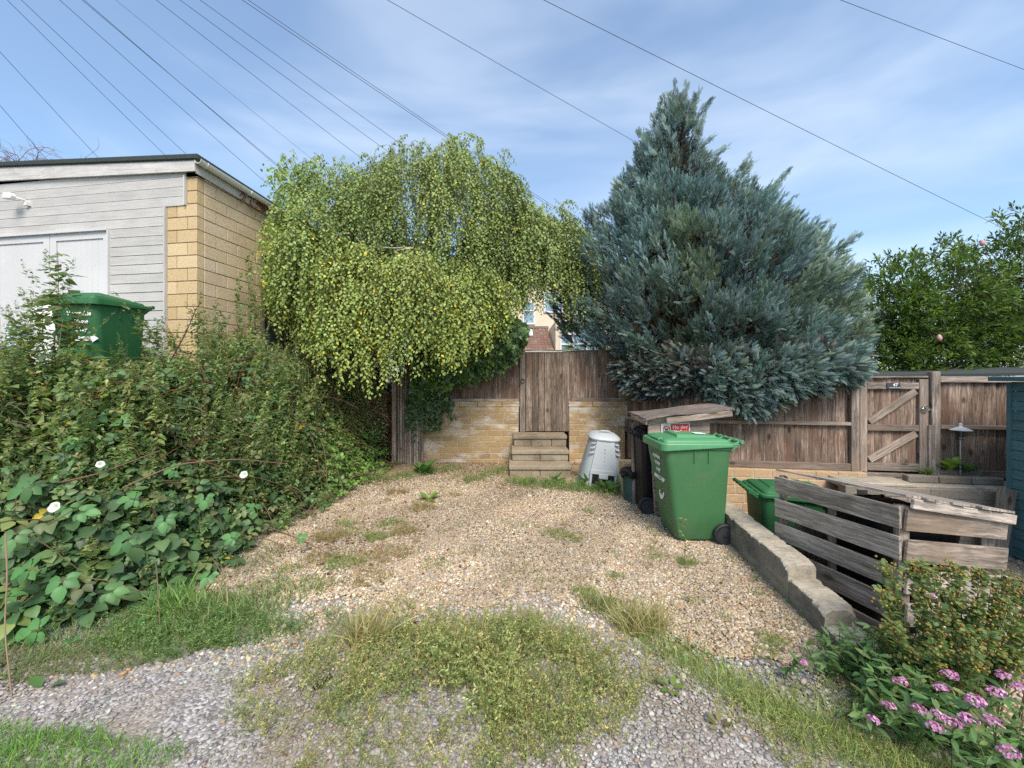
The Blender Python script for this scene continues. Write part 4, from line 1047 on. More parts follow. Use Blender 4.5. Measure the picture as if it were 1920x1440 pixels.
# ------------------------------------------------------------------ slatted pallet store, lower right
t = thing('pallet_store', 'grey slatted bin store knocked together from pallet boards, right of the low wall', 'bin store', (2.47, 2.5, LOW))
o3 = Vector((2.47, 2.5, LOW))
A0, A1 = Vector((2.27, 3.36, 0)) - Vector((2.47, 2.5, 0)), Vector((0, 0, 0))
B1 = Vector((0.83, 0.15, 0))
nL = Vector((A0.y, -A0.x, 0)).normalized() * -1     # outward normal of the left side
if nL.x > 0: nL = -nL
def zz(z): return z - LOW
for i, (zl, zr) in enumerate(((0.685, 0.71), (0.49, 0.515), (0.295, 0.315), (0.10, 0.115), (-0.10, -0.09))):
    mb = MB(); mb.board(A0 + Vector((0, 0, zz(zl))) + nL * 0.012 + A0.normalized() * 0.02, A1 + Vector((0, 0, zz(zr))) + nL * 0.012, 0.138 + 0.01 * (i % 2), 0.019, up=(0, 0, 1), rv=[0.5, 0.35, 0.15, 0.05, 0.1][i])
    for q in (0.03, 0.97):
        for dz in (-0.035, 0.035):
            pos = A0 * (1 - q) + Vector((0, 0, zz(zl * (1 - q) + zr * q) + dz)) + nL * 0.0225; mb.box(pos, (0.004, 0.006, 0.006), rv=0.0)
    mb.build('side_slat', M['pallet'], t, bevel=0.002)
fn = Vector((0.15, -0.83, 0)).normalized()
for i, (zl, zr, m_) in enumerate(((0.705, 0.585, 'pallet_warm'), (0.505, 0.385, 'pallet_warm'), (0.305, 0.20, 'pallet'), (0.10, 0.02, 'pallet'), (-0.1, -0.14, 'pallet'))):
    mb = MB(); mb.board(Vector((0.01, 0, zz(zl))) + fn * 0.012, B1 + Vector((0, 0, zz(zr))) + fn * 0.012, 0.142, 0.019, rv=[0.55, 0.6, 0.8, 0.7, 0.5][i]); mb.build('front_slat', M[m_], t, bevel=0.002)
for p, hh, wd in ((A0 * 0.985 - nL * 0.035, 0.80, 0.045), (A0 * 0.52 - nL * 0.03, 0.74, 0.035), (Vector((0.03, 0.035, 0)), 0.82, 0.06), (B1 + Vector((-0.07, 0.05, 0)), 0.66, 0.07), (B1 + Vector((-0.15, 0.9, 0)), 0.63, 0.06)):
    mb = MB(); mb.box(Vector((p.x, p.y, zz(hh) / 2 - 0.02)), (wd, 0.05, zz(hh) - 0.04), Matrix.Rotation(R_(-10), 3, 'Z')); mb.build('post', M['pallet_warm'], t, bevel=0.003)
mb = MB(); mb.board(Vector((0.03, -0.035, zz(0.81))), B1 + Vector((0.03, -0.035, zz(0.655))), 0.062, 0.022, rv=0.85); mb.build('front_fascia', M['pallet'], t, bevel=0.003)
n = 8
for i in range(n):                                  # roof boards running front to back, ends split
    f0, f1 = i / n + 0.004, (i + 1) / n - 0.004
    def rp3(u, v):
        fr_ = Vector((-0.01, -0.05, zz(0.848))).lerp(B1 + Vector((0.03, -0.05, zz(0.695))), u)
        bk = Vector((A0.x + 0.0, A0.y + 0.04, zz(0.79))).lerp(Vector((B1.x - 0.1, A0.y + 0.14, zz(0.635))), u)
        return fr_.lerp(bk, v)
    e = random.uniform(-0.02, 0.015); mb = MB()
    q = [rp3(f0, e), rp3(f1, e + random.uniform(-.01, .01)), rp3(f1, 1), rp3(f0, 1)]
    up_ = Vector((0, 0, 0.014)); dz = Vector((0, 0, random.uniform(0, 0.006)))
    vs = [p + dz for p in q] + [p + dz + up_ for p in q]
    off = random.uniform(0, 30)
    tcs = [(y + off, x + off, 0) for x, y in ((0, 0), (0.1, 0), (0.1, 0.9), (0, 0.9))] * 2
    mb.add(vs, [(3, 2, 1, 0), (4, 5, 6, 7), (0, 1, 5, 4), (1, 2, 6, 5), (2, 3, 7, 6), (3, 0, 4, 7)], tcs, rv=random.uniform(0.2, 0.9)); mb.build('roof_board', M['pallet'], t)
mb = MB(); mb.box((0.35, 0.92, zz(0.0)), (0.75, 0.02, 0.7)); mb.build('back_board', M['pallet'], t)

# ------------------------------------------------------------------ garden chair and water butt before the garage
t = thing('garden_chair', 'white garden chair with a pale blue slatted back, half out of frame at the left', 'chair', (-6.42, 4.95, PL), R_(-8))
mb = MB()
for i in range(6):
    z = 0.60 + i * 0.062
    mb.box((0, 0.20 + 0.04 * math.sin(i * 0.5), z), (0.56 + 0.01 * i, 0.016, 0.055), Matrix.Rotation(R_(-12), 3, 'X'))
mb.build('back_slats', M['lightblue'], t, bevel=0.004)
mb = MB()
for i in range(6): mb.box((0, -0.22 + i * 0.075, 0.44), (0.56, 0.066, 0.016))
mb.build('seat_slats', M['lightblue'], t, bevel=0.004)
for sx in (-0.27, 0.27):
    mb = MB(); mb.tube([(sx, 0.30, 0.0), (sx, 0.22, 0.3), (sx, 0.17, 0.45), (sx, 0.20, 0.6), (sx, 0.26, 0.95)], 0.014, 8); mb.build('leg', M['white_pvc'], t)
    mb = MB(); mb.tube([(sx, -0.26, 0.0), (sx, -0.24, 0.3), (sx, -0.22, 0.43), (sx, 0.18, 0.42)], 0.014, 8); mb.build('leg', M['white_pvc'], t)
t = thing('water_butt', 'white plastic drum mostly hidden behind the green bin on the bank', 'drum', (-5.6, 4.9, PL))
mb = MB(); mb.lathe([(0.0, 0.0), (0.24, 0.0), (0.26, 0.03), (0.265, 0.4), (0.27, 0.42), (0.265, 0.44), (0.265, 0.8), (0.27, 0.82), (0.265, 0.84), (0.25, 1.10), (0.2, 1.17), (0.1, 1.19), (0, 1.19)], 28); mb.build('drum', M['white_pvc'], t, smooth=True, auto=40)

# ------------------------------------------------------------------ houses beyond the fence
t = thing('house', 'cream rendered house with a brown tiled rear extension, seen through the gap over the door', 'house', (1.2, 20.0, 0.5))
mb = MB(); mb.box((0.2, 4, 3.0), (8.6, 8, 6.0)); mb.build('wall', M['render'], t)
def roof(mb, x0, x1, y0, y1, z0, z1, th=0.1, tw=0.3):
    n = max(3, int((x1 - x0) / tw)); m = max(3, int(math.hypot(y1 - y0, z1 - z0) / 0.3))
    W = (x1 - x0) / n
    for j in range(m):
        for i in range(n):
            a, b = y0 + (y1 - y0) * j / m, y0 + (y1 - y0) * (j + 1) / m; c0, c1 = z0 + (z1 - z0) * j / m, z0 + (z1 - z0) * (j + 1) / m
            x = x0 + W * (i + .5)
            mb.add([(x - W * .48, a, c0 + 0.035), (x, a, c0 + 0.075), (x + W * .48, a, c0 + 0.035), (x + W * .48, b, c1 - 0.01), (x, b, c1 + 0.03), (x - W * .48, b, c1 - 0.01), (x - W * .48, a, c0 - 0.05), (x + W * .48, a, c0 - 0.05)],
                   [(0, 1, 4, 5), (1, 2, 3, 4), (6, 7, 2, 1, 0)])
mb = MB(); roof(mb, -4.2, 4.6, -0.3, 4.0, 5.95, 8.0); mb.box((0.2, 4.1, 7.0), (8.4, 0.1, 1.9)); mb.build('roof', M['tiles'], t)
for wx, wz, ww, wh_, gm in ((-0.35, 4.35, 0.55, 1.1, 'glass_blue'), (-2.15, 4.35, 0.9, 1.15, 'glass_dark'), (0.9, 4.9, 0.9, 1.0, 'glass_blue')):
    mb = MB()
    for dx in (-ww / 2, ww / 2): mb.box((wx + dx, -0.03, wz), (0.08, 0.08, wh_ + 0.08))
    for dz in (-wh_ / 2, 0.12, wh_ / 2): mb.box((wx, -0.03, wz + dz), (ww - 0.08, 0.07, 0.08))
    f = mb.build('window', M['white_pvc'], t); mb = MB(); mb.box((wx, -0.012, wz), (ww - 0.04, 0.02, wh_ - 0.04)); mb.build('pane', M[gm], f)
mb = MB(); roof(mb, -0.7, 0.62, -3.0, -0.05, 2.25, 3.55, tw=0.16); mb.build('extension_roof', M['tiles'], t)
mb = MB(); mb.box((-0.05, -1.5, 1.1), (1.3, 2.9, 2.2)); mb.build('extension_wall', M['render'], t)
mb = MB(); mb.box((-0.04, -3.06, 2.2), (1.5, 0.05, 0.12)); mb.build('extension_fascia', M['white_pvc'], t)
mb = MB(); mb.board((-0.42, -1.35, 3.06), (-0.42, -0.55, 3.42), 0.42, 0.05, up=(1, 0, 0)); f = mb.build('skylight', M['white_pvc'], t); mb = MB(); mb.board((-0.42, -1.28, 3.12), (-0.42, -0.62, 3.42), 0.3, 0.05, up=(1, 0, 0)); mb.build('pane', M['glass_blue'], f)
mb = MB(); mb.box((0.75, -1.6, 1.7), (0.16, 2.9, 3.6)); mb.build('party_wall', M['render'], t)
mb = MB(); mb.box((-0.05, -0.04, 3.62), (1.4, 0.1, 0.1)); mb.build('lead_flashing', M['conc_grey'], t)
mb = MB()
for x in (0.95, 1.5, 2.1, 2.7): mb.box((x, -2.6, 1.5), (0.07, 0.07, 3.0))
for z in (2.0, 2.55, 3.0, 3.6): mb.box((1.83, -2.6, z), (1.8, 0.06, 0.08))
f = mb.build('conservatory', M['white_pvc'], t); mb = MB(); mb.box((1.83, -2.57, 1.5), (1.75, 0.02, 3.0)); mb.box((1.83, -2.5, 3.3), (1.75, 0.02, 0.6)); mb.build('pane', M['glass_blue'], f)
t = thing('house', 'orange clad gable with white barge boards glimpsed through the birch', 'house', (-1.75, 17.5, 0.5))
mb = MB(); mb.prism([(-0.35, 0), (0.95, 0), (0.95, 3.9), (-0.35, 4.85)], 3.0, 'y'); mb.build('wall', M['orange_clad'], t)
mb = MB(); mb.board((-0.45, -0.04, 4.92), (1.1, -0.04, 3.8), 0.14, 0.05); mb.box((-0.34, -0.04, 2.4), (0.12, 0.06, 4.9)); mb.build('barge_board', M['white_pvc'], t)
mb = MB(); mb.add([(-0.5, -0.1, 5.0), (1.15, -0.1, 3.82), (1.15, 3.1, 3.82), (-0.5, 3.1, 5.0), (-0.5, -0.1, 5.06), (1.15, -0.1, 3.88), (1.15, 3.1, 3.88), (-0.5, 3.1, 5.06)], [(3, 2, 1, 0), (4, 5, 6, 7), (0, 1, 5, 4), (1, 2, 6, 5), (2, 3, 7, 6), (3, 0, 4, 7)]); mb.build('roof', M['tiles'], t)

# ------------------------------------------------------------------ overhead wires, fanning from a pole out of frame at the left
POLE = np.array([-8.0, 3.0, 8.5])
WIRES = [((0, 165), (105, 300), 'lowest wire at far left, behind the bare twigs'),
         ((0, 85), (195, 300), 'second lowest wire at the left, ending over the garage roof'),
         ((20, 0), (320, 297), 'wire from the top left corner to the middle of the garage roof'),
         ((70, 0), (380, 305), 'wire meeting the garage roof at its front corner'),
         ((132, 0), (505, 340), 'wire just left of the twin wires, passing behind the gutter'),
         ((160, 0), (516, 306), 'left one of the twin wires above the garage corner'),
         ((170, 0), (524, 304), 'right one of the twin wires above the garage corner'),
         ((230, 0), (595, 300), 'thinnest, palest wire above the left edge of the birch'),
         ((303, 0), (685, 298), 'wire entering the birch left of its middle'),
         ((350, 0), (742, 288), 'wire entering the birch crown just left of its top'),
         ((392, 0), (764, 272), 'wire beside the close pair, entering the birch near its top'),
         ((459, 0), (850, 262), 'left one of the close pair crossing the top of the birch'),
         ((467, 0), (1000, 360), 'right one of the close pair, reappearing right of the birch'),
         ((715, 0), (1190, 265), 'wire crossing the open sky between the birch and the conifer'),
         ((985, 0), (1860, 420), 'long wire passing over the tip of the conifer'),
         ((1590, 0), (1920, 125), 'single wire across the top right corner of the sky')]
for i, (a, b, lab) in enumerate(WIRES):
    sl2 = (b[1] - a[1]) / (b[0] - a[0]); ye = min(600, b[1] + 150); xe = b[0] + (ye - b[1]) / sl2
    E = np.array(P(xe, ye, 30.0))
    tt = np.linspace(0.0, 1, 41)[:, None]
    pts = POLE + np.array([0, 0, (i % 3) * 0.05]) + (E - POLE) * tt; pts[:, 2] -= 0.5 * (tt[:, 0] * (1 - tt[:, 0]))
    mid = pts[len(pts) // 2]
    mb = MB(); r = 0.006 if i == 7 else 0.0095
    mb.tube([Vector(p - mid) for p in pts], [r * (0.42 + 0.8 * q) for q in tt[:, 0]], 5)
    o = mb.build('overhead_wire', M['cable']); o.location = mid
    tag(o, lab, 'wire', 'overhead wires')

# ================================================================== vegetation
def grow(paths_cols):
    return tubes_np(*zip(*paths_cols))
def arr(*p): return np.array(p, float)

# ------------------------------------------------------------------ weeping birch
g = np.random.default_rng(11)
tree = thing('birch_tree', 'weeping birch spilling yellow green hanging strands over the fence and wall', 'tree', (-1.7, 8.0, 0.55))
BASE = arr(-1.7, 8.0, 0.55)
def garage_cull(p):
    xw = -3.99 + 0.153 * (p[:, 1] - 5.0)
    ins = (p[:, 0] < xw + 0.06) & (p[:, 1] > 4.9) & (p[:, 2] < PL + 3.15)
    return ~ins
CL = [  # centre, radii, strands, length range, start latitude range
    (arr(-1.50, 7.9, 4.55), arr(1.75, 1.5, 1.45), 1150, (0.5, 1.9), (-0.05, 1)),
    (arr(-0.65, 7.5, 4.75), arr(0.75, 0.7, 1.30), 250, (0.5, 1.7), (0.0, 1)),
    (arr(0.30, 8.0, 3.95), arr(1.15, 1.2, 1.05), 900, (0.5, 1.75), (-0.05, 1)),
    (arr(0.75, 8.1, 3.80), arr(0.80, 0.9, 0.95), 420, (0.5, 1.3), (0.0, 1)),
    (arr(-3.15, 7.4, 4.55), arr(1.0, 1.0, 0.95), 480, (0.4, 1.4), (-0.1, 1)),
    (arr(-2.15, 6.75, 3.1), arr(1.75, 1.0, 0.62), 1150, (0.7, 2.0), (-0.05, 1)),
    (arr(-1.15, 6.9, 2.9), arr(1.15, 0.8, 0.60), 480, (0.5, 1.6), (-0.05, 1)),
    (arr(-3.2, 6.15, 3.40), arr(0.45, 0.5, 0.95), 330, (0.5, 1.4), (-0.05, 1)),
    (arr(-3.45, 6.5, 4.45), arr(0.40, 0.5, 0.75), 90, (0.3, 0.9), (0.0, 1)),
    (arr(-1.8, 7.35, 3.75), arr(1.7, 0.5, 0.5), 420, (0.5, 1.2), (-0.1, 1)),
    (arr(-1.9, 8.1, 2.6), arr(1.5, 0.5, 0.8), 420, (0.7, 1.7), (-0.1, 1)),
]
LP = []; LD = []; LN = []; LC = []; TW = []
zone = [(0.125, 0.158, 0.052), (0.13, 0.165, 0.053), (0.122, 0.157, 0.052), (0.118, 0.15, 0.05), (0.125, 0.168, 0.052), (0.145, 0.18, 0.05), (0.142, 0.178, 0.05), (0.132, 0.172, 0.052), (0.13, 0.175, 0.052), (0.085, 0.12, 0.04), (0.07, 0.095, 0.035)]
def bottom(px):
    return np.interp(px, [480, 520, 600, 660, 720, 800, 860, 910, 960, 1000, 1050, 1100], [575, 600, 668, 708, 735, 700, 660, 618, 560, 590, 612, 615])
for ci, (c, r, n, lr, lat) in enumerate(CL):
    z = g.uniform(lat[0], lat[1], n); a = g.uniform(0, 2 * np.pi, n)
    front = np.sin(a) > 0.25
    a = np.where(front & (g.uniform(0, 1, n) < 0.62), -a, a)
    s = np.sqrt(np.clip(1 - z * z, 0, 1)); rad = g.choice([1.0, 0.9, 0.72], n, p=[0.6, 0.25, 0.15]) * g.uniform(0.93, 1.05, n)
    d = np.stack([s * np.cos(a), s * np.sin(a), z], 1)
    st = c + d * r * rad[:, None]
    Ln = g.uniform(lr[0], lr[1], n) * (0.55 + 0.45 * s)
    lump = 0.5 + 0.5 * np.sin(a * 5 + ci * 2) * np.sin(a * 11 + 1)
    Ln *= 0.7 + 0.5 * lump
    out = unit(np.stack([d[:, 0], d[:, 1], np.zeros(n)], 1) + 1e-6)
    hole = np.sin(a * 6 + ci * 1.7) * np.sin(z * 7 + ci) + 0.55 * np.sin(a * 13 + z * 5 + ci)
    st = st + out * (0.16 * np.sin(a * 9 + ci)[:, None]) + np.stack([np.zeros(n), np.zeros(n), 0.16 * np.sin(a * 7 + 2 * ci) * np.cos(z * 3)], 1)
    for i in range(n):
        L = Ln[i]
        if hole[i] < -0.55 and ci < 9 and g.uniform() < .8: continue
        pxx = CX + F * st[i, 0] / st[i, 1]
        zb = CAMH - (bottom(pxx) - HY) / F * st[i, 1] + abs(g.normal(0, 0.24)) - 0.08
        L = min(L, st[i, 2] + 0.12 - zb)
        if L < 0.15: continue
        m = max(4, int(L / 0.029)); t_ = np.linspace(0, L, m)
        drift = (0.30 * s[i] + 0.05) * (1 - np.exp(-t_ / 0.35))
        sway = 0.05 * np.sin(t_ * 4 + g.uniform(0, 6))
        p = st[i] + out[i] * drift[:, None] + np.stack([sway, sway * 0.6, 0.10 * np.sin(np.clip(t_ / 0.3, 0, np.pi)) * (z[i] > 0.2) - t_ * (0.86 + 0.14 * np.clip(t_, 0, 1))], 1)
        side = rdir(m, -0.3, 0.3, g)
        LP.append(p + side * 0.016); 
        LD.append(unit(side * 0.75 + arr(0, 0, -0.85) + out[i] * 0.15)); LN.append(unit(side * 0.5 + out[i] * 0.6 + rdir(m, -0.4, 1, g) * 0.55))
        cbase = arr(*zone[ci]) * (0.86 + 0.3 * lump[i])
        cc = cbase * g.uniform(0.72, 1.28, (m, 1)); yl = g.uniform(0, 1, m) < (0.04 if ci in (5, 6, 7) else 0.015)
        cc[yl] = arr(0.36, 0.29, 0.03) * g.uniform(0.8, 1.1, (yl.sum(), 1))
        LC.append(cc); TW.append((p[::4] if m > 8 else p, (0.0035, 0.0012), (0.05, 0.032, 0.022)))
for (pa, pb, pc) in (((845, 300, 7.2), (855, 235, 7.2), (905, 275, 7.2)), ((820, 305, 7.3), (800, 262, 7.3), (765, 290, 7.3)), ((860, 300, 7.3), (880, 252, 7.3), (900, 262, 7.3)),
                     ((545, 390, 6.0), (520, 312, 6.0), (500, 345, 6.0)), ((620, 340, 7), (598, 292, 7), (585, 310, 7)), ((560, 380, 6.2), (540, 330, 6.2), (505, 318, 6.2)),
                     ((700, 325, 7.3), (690, 288, 7.3), (672, 302, 7.3)), ((1050, 400, 7.8), (1065, 372, 7.8), (1085, 400, 7.8)), ((960, 380, 7.8), (975, 352, 7.8), (1000, 372, 7.8)), ((860, 290, 7.2), (835, 240, 7.2), (890, 300, 7.2))):
    A_, B_, Cc_ = (np.array(P(*q)) for q in (pa, pb, pc))
    tt = np.linspace(0, 1, 26)[:, None]; p = A_ * (1 - tt) ** 2 + 2 * (B_ * 1.0) * tt * (1 - tt) * 1.0 + Cc_ * tt ** 2
    p[:, 2] += 0.12 * np.sin(tt[:, 0] * np.pi)
    for rep in range(2):
        m = len(p); side = rdir(m, -0.5, 0.2, g); LP.append(p + side * 0.03); LD.append(unit(side + arr(0, 0, -0.6))); LN.append(rdir(m, 0, 1, g)); LC.append(arr(0.15, 0.19, 0.045) * g.uniform(0.8, 1.2, (m, 1)))
    TW.append((p[::3], (0.006, 0.002), (0.07, 0.045, 0.03)))
LP, LD, LN, LC = map(np.concatenate, (LP, LD, LN, LC))
lpx = CX + F * LP[:, 0] / LP[:, 1]; lpy = HY - F * (LP[:, 2] - CAMH) / LP[:, 1]
ok = garage_cull(LP) & (lpx > np.interp(lpy, [300, 360, 420, 500, 600, 680], [498, 505, 500, 488, 500, 590]) + g.normal(0, 9, len(LP))); LP, LD, LN, LC = LP[ok], LD[ok], LN[ok], LC[ok]
print('birch leaves', len(LP))
veg('crown', [inst(*LEAF, LP, frames(LD, LN), g.uniform(0.036, 0.062, len(LP))[:, None] * arr(1.15, 1, 1), LC)], M['birchleaf'], tree, BASE)
TW = [q for q in TW if garage_cull(q[0]).all() and (CX + F * q[0][:, 0] / q[0][:, 1] > 508).all()]
veg('twigs', [grow(TW)], M['stem'], tree, BASE)
LB = [([(-1.7, 8.0, 0.4), (-1.75, 7.95, 2.0), (-1.65, 7.9, 3.6), (-1.5, 7.8, 5.2)], (0.13, 0.06)),
      ([(-1.7, 7.9, 2.9), (-1.9, 7.3, 3.5), (-2.2, 6.7, 3.62), (-2.5, 6.3, 3.35)], (0.06, 0.02)),
      ([(-1.7, 7.9, 3.2), (-0.9, 7.8, 4.2), (0.1, 8.0, 4.8), (0.9, 8.1, 4.3)], (0.06, 0.02)),
      ([(-1.7, 7.9, 3.4), (-2.4, 7.6, 4.6), (-3.2, 7.3, 5.3), (-3.7, 7.1, 4.9)], (0.06, 0.02)),
      ([tuple(P(800, 472, 6.55)), tuple(P(765, 464, 6.4)), tuple(P(735, 466, 6.3)), tuple(P(705, 462, 6.25)), tuple(P(690, 470, 6.2))], (0.016, 0.008)),
      ([tuple(P(775, 465, 6.4)), tuple(P(740, 470, 6.25)), tuple(P(750, 480, 6.2))], (0.012, 0.006)),
      ([tuple(P(655, 438, 6.4)), tuple(P(634, 437, 6.3)), tuple(P(625, 455, 6.2)), tuple(P(616, 480, 6.1))], (0.016, 0.007)),
      ([tuple(P(634, 437, 6.3)), tuple(P(612, 452, 6.2)), tuple(P(598, 458, 6.1))], (0.010, 0.005)),
      ([tuple(P(668, 445, 6.4)), tuple(P(678, 458, 6.3)), tuple(P(688, 462, 6.25))], (0.012, 0.007))]
def curve(pts, m=14):
    pts = np.array(pts, float); k = len(pts); t_ = np.linspace(0, k - 1, m)
    out = np.stack([np.interp(t_, np.arange(k), pts[:, j]) for j in range(3)], 1)
    for _ in range(2):
        out[1:-1] = (out[:-2] + 2 * out[1:-1] + out[2:]) / 4
    return out
veg('trunk', [tubes_np([curve(p) for p, r in LB[:1]], [r for p, r in LB[:1]], [(0.42, 0.38, 0.32)], 10)], M['birchbark'], tree, BASE)
for p, r in LB[1:]:
    veg('limb', [tubes_np([curve(p)], [r], [(0.42, 0.38, 0.32)], 7)], M['birchbark'], tree, BASE)

# ------------------------------------------------------------------ ivy on the fence
g = np.random.default_rng(12)
n = 5200
px = g.uniform(772, 988, n); v = g.uniform(0, 1, n)
topy = np.interp(px, [760, 800, 850, 880, 930, 960, 990], [600, 612, 600, 588, 572, 590, 610])
boty = np.interp(px, [760, 790, 830, 860, 900, 940, 965, 990], [735, 745, 730, 712, 708, 690, 672, 630]) + g.normal(0, 7, n)
py = topy + (boty - topy) * v
dep = 7.25 - 0.42 * np.sin(np.pi * np.clip(v, 0, 1)) * np.sqrt(g.uniform(0, 1, n)) - 0.12 * g.uniform(0, 1, n) + 0.08 * np.sin(px * 0.15) * np.sin(py * 0.12)
ip = np.stack([(px - CX) / F * dep, dep, CAMH - (py - HY) / F * dep], 1)
nx_ = unit(np.stack([g.normal(0, 0.5, n), -np.ones(n), g.normal(0.35, 0.45, n)], 1))
idr = unit(np.stack([g.normal(0, 0.6, n), g.normal(-0.2, 0.3, n), -np.ones(n)], 1))
icol = palette(n, [(0.035, 0.075, 0.02), (0.055, 0.105, 0.025), (0.11, 0.16, 0.03), (0.025, 0.055, 0.018)], [4, 3, 2.2, 2], 0.2, g)
IV = ([(0, 0, 0), (0.3, -0.12, 0.02), (0.52, 0.3, 0.0), (0.26, 0.48, 0.05), (0, 1, -0.06), (-0.26, 0.48, 0.05), (-0.52, 0.3, 0.0), (-0.3, -0.12, 0.02)], [(0, 1, 2, 3), (0, 3, 4), (0, 4, 5), (0, 5, 6, 7)])
ivy = [inst(*IV, ip, frames(idr, nx_), g.uniform(0.055, 0.1, n), icol)]
# trailing strands down the stone wall and the dark hollow behind
paths = []; tl = []; 
for (a, b, dd) in (((815, 742), (822, 792), 7.36), ((838, 735), (832, 770), 7.38), ((778, 745), (790, 778), 7.34), ((790, 740), (778, 800), 7.33), ((842, 745), (848, 785), 7.37), ((770, 740), (780, 825), 7.3), ((828, 730), (812, 805), 7.37)):
    A_, B_ = np.array(P(*a, dd)), np.array(P(*b, dd)); tt = np.linspace(0, 1, 16)[:, None]
    p = A_ + (B_ - A_) * tt; p[:, 0] += 0.03 * np.sin(tt[:, 0] * 7); paths.append((p, (0.004, 0.002), (0.05, 0.035, 0.02)))
    for rep in range(3):
        q = p + rdir(16, g=g) * 0.05; q[:, 1] -= 0.03; tl.append(q)
n2 = 1100
q = np.stack([g.uniform(-1.95, -1.3, n2), g.uniform(7.2, 7.4, n2), np.clip(g.normal(1.05, 0.22, n2), 0.65, 1.6)], 1); tl.append(q)
tl = np.concatenate(tl); n2 = len(tl)
ivy.append(inst(*IV, tl, frames(unit(np.stack([g.normal(0, .5, n2), g.normal(-.2, .2, n2), -np.ones(n2)], 1)), unit(np.stack([g.normal(0, .4, n2), -np.ones(n2), g.normal(.3, .4, n2)], 1))), g.uniform(0.035, 0.065, n2), palette(n2, [(0.03, 0.06, 0.018), (0.045, 0.075, 0.022)], [1, 1], 0.2, g)))
t = thing('ivy', 'dark ivy sprawling over the fence and down the left stone wall', 'ivy', (-0.7, 7.3, 1.4))
veg('leaves', ivy, M['leaf_gloss'], t, arr(-0.7, 7.3, 1.4)); veg('stems', [grow(paths)], M['stem'], t, arr(-0.7, 7.3, 1.4))

# ------------------------------------------------------------------ blue conifer
g = np.random.default_rng(13)
tree = thing('conifer_tree', 'big blue grey conifer bulging over the fence, pointed at the top', 'tree', (3.75, 8.0, 0.4)); BASE = arr(3.75, 8.0, 0.4)
DC = 7.5
yr = np.array([150, 175, 205, 260, 300, 330, 400, 470, 550, 640, 700, 745, 775])
lft = np.array([1262, 1240, 1232, 1197, 1182, 1165, 1098, 1050, 1034, 1058, 1130, 1160, 1190])
rgt = np.array([1278, 1320, 1334, 1350, 1368, 1392, 1472, 1538, 1580, 1608, 1592, 1540, 1470])
zt = CAMH - (yr - HY) / F * DC; zt = zt[::-1]
xl = ((lft - CX) / F * DC)[::-1]; xr = ((rgt - CX) / F * DC)[::-1]
def con(z, a):
    """surface point of the crown envelope at height z and angle a"""
    L_, R2 = np.interp(z, zt, xl), np.interp(z, zt, xr)
    cx = (L_ + R2) / 2; rx = (R2 - L_) / 2; ry = rx * np.interp(z, [2.5, 5.0], [0.92, 0.80])
    return cx, rx, ry
# frond: flat feathered spray
def frond(nb=6):
    V = []; F_ = []; T = []
    def rh(p0, d, L, w, z0, tint):
        nrm_ = np.array([-d[1], d[0]]); k = len(V)
        p = [np.array(p0), np.array(p0) + d * L * 0.45 + nrm_ * w, np.array(p0) + d * L, np.array(p0) + d * L * 0.45 - nrm_ * w]
        for i, q in enumerate(p): V.append((q[0] * 0.9, q[1], z0 - 0.18 * q[1] ** 2 - 0.1 * abs(q[0]) + (0.015 if i in (1, 3) else 0)))
        F_.append((k, k + 1, k + 2, k + 3)); T.extend([tint * 0.9, tint, tint * 1.12, tint])
    rh((0, 0), np.array([0, 1.0]), 1.0, 0.03, 0, 1.0)
    for i in range(nb):
        y = 0.10 + 0.78 * i / nb; L = 0.46 * (1 - 0.62 * i / nb)
        for sg in (-1, 1):
            an = R_(46 - 2 * i); d = np.array([sg * math.sin(an), math.cos(an)])
            rh((0, y), d, L, 0.036, 0, 0.92 + 0.16 * (i / nb))
            if i < 3:
                q = np.array([0, y]) + d * L * 0.4
                an2 = R_(8); d2 = np.array([sg * math.sin(an2), math.cos(an2)]); rh(q, d2, L * 0.5, 0.028, 0, 1.04)
    return np.array(V), F_, np.array(T)
FR = frond()
_z = g.uniform(zt[0], zt[-1], 900); _cx, _rx, _ry = con(_z, 0); _k = g.uniform(0, 1, 900) < _rx / 3.0; _a = g.uniform(0, 2 * np.pi, 900)
_f = np.interp(_z, [2.0, 3.2, 4.7, 5.3, 7.0], [0.90, 0.93, 0.95, 0.87, 0.80])
BOUGH = np.stack([_cx + _rx * _f * np.cos(_a), 8.0 + _ry * _f * np.sin(_a), _z], 1)[_k][:190]
BTINT = np.array([(1, 1, 1), (1.15, 1.06, 0.8), (0.92, 1.0, 1.08), (1.08, 1.08, 1.06), (0.88, 0.9, 0.92)])[g.integers(0, 5, len(BOUGH))]
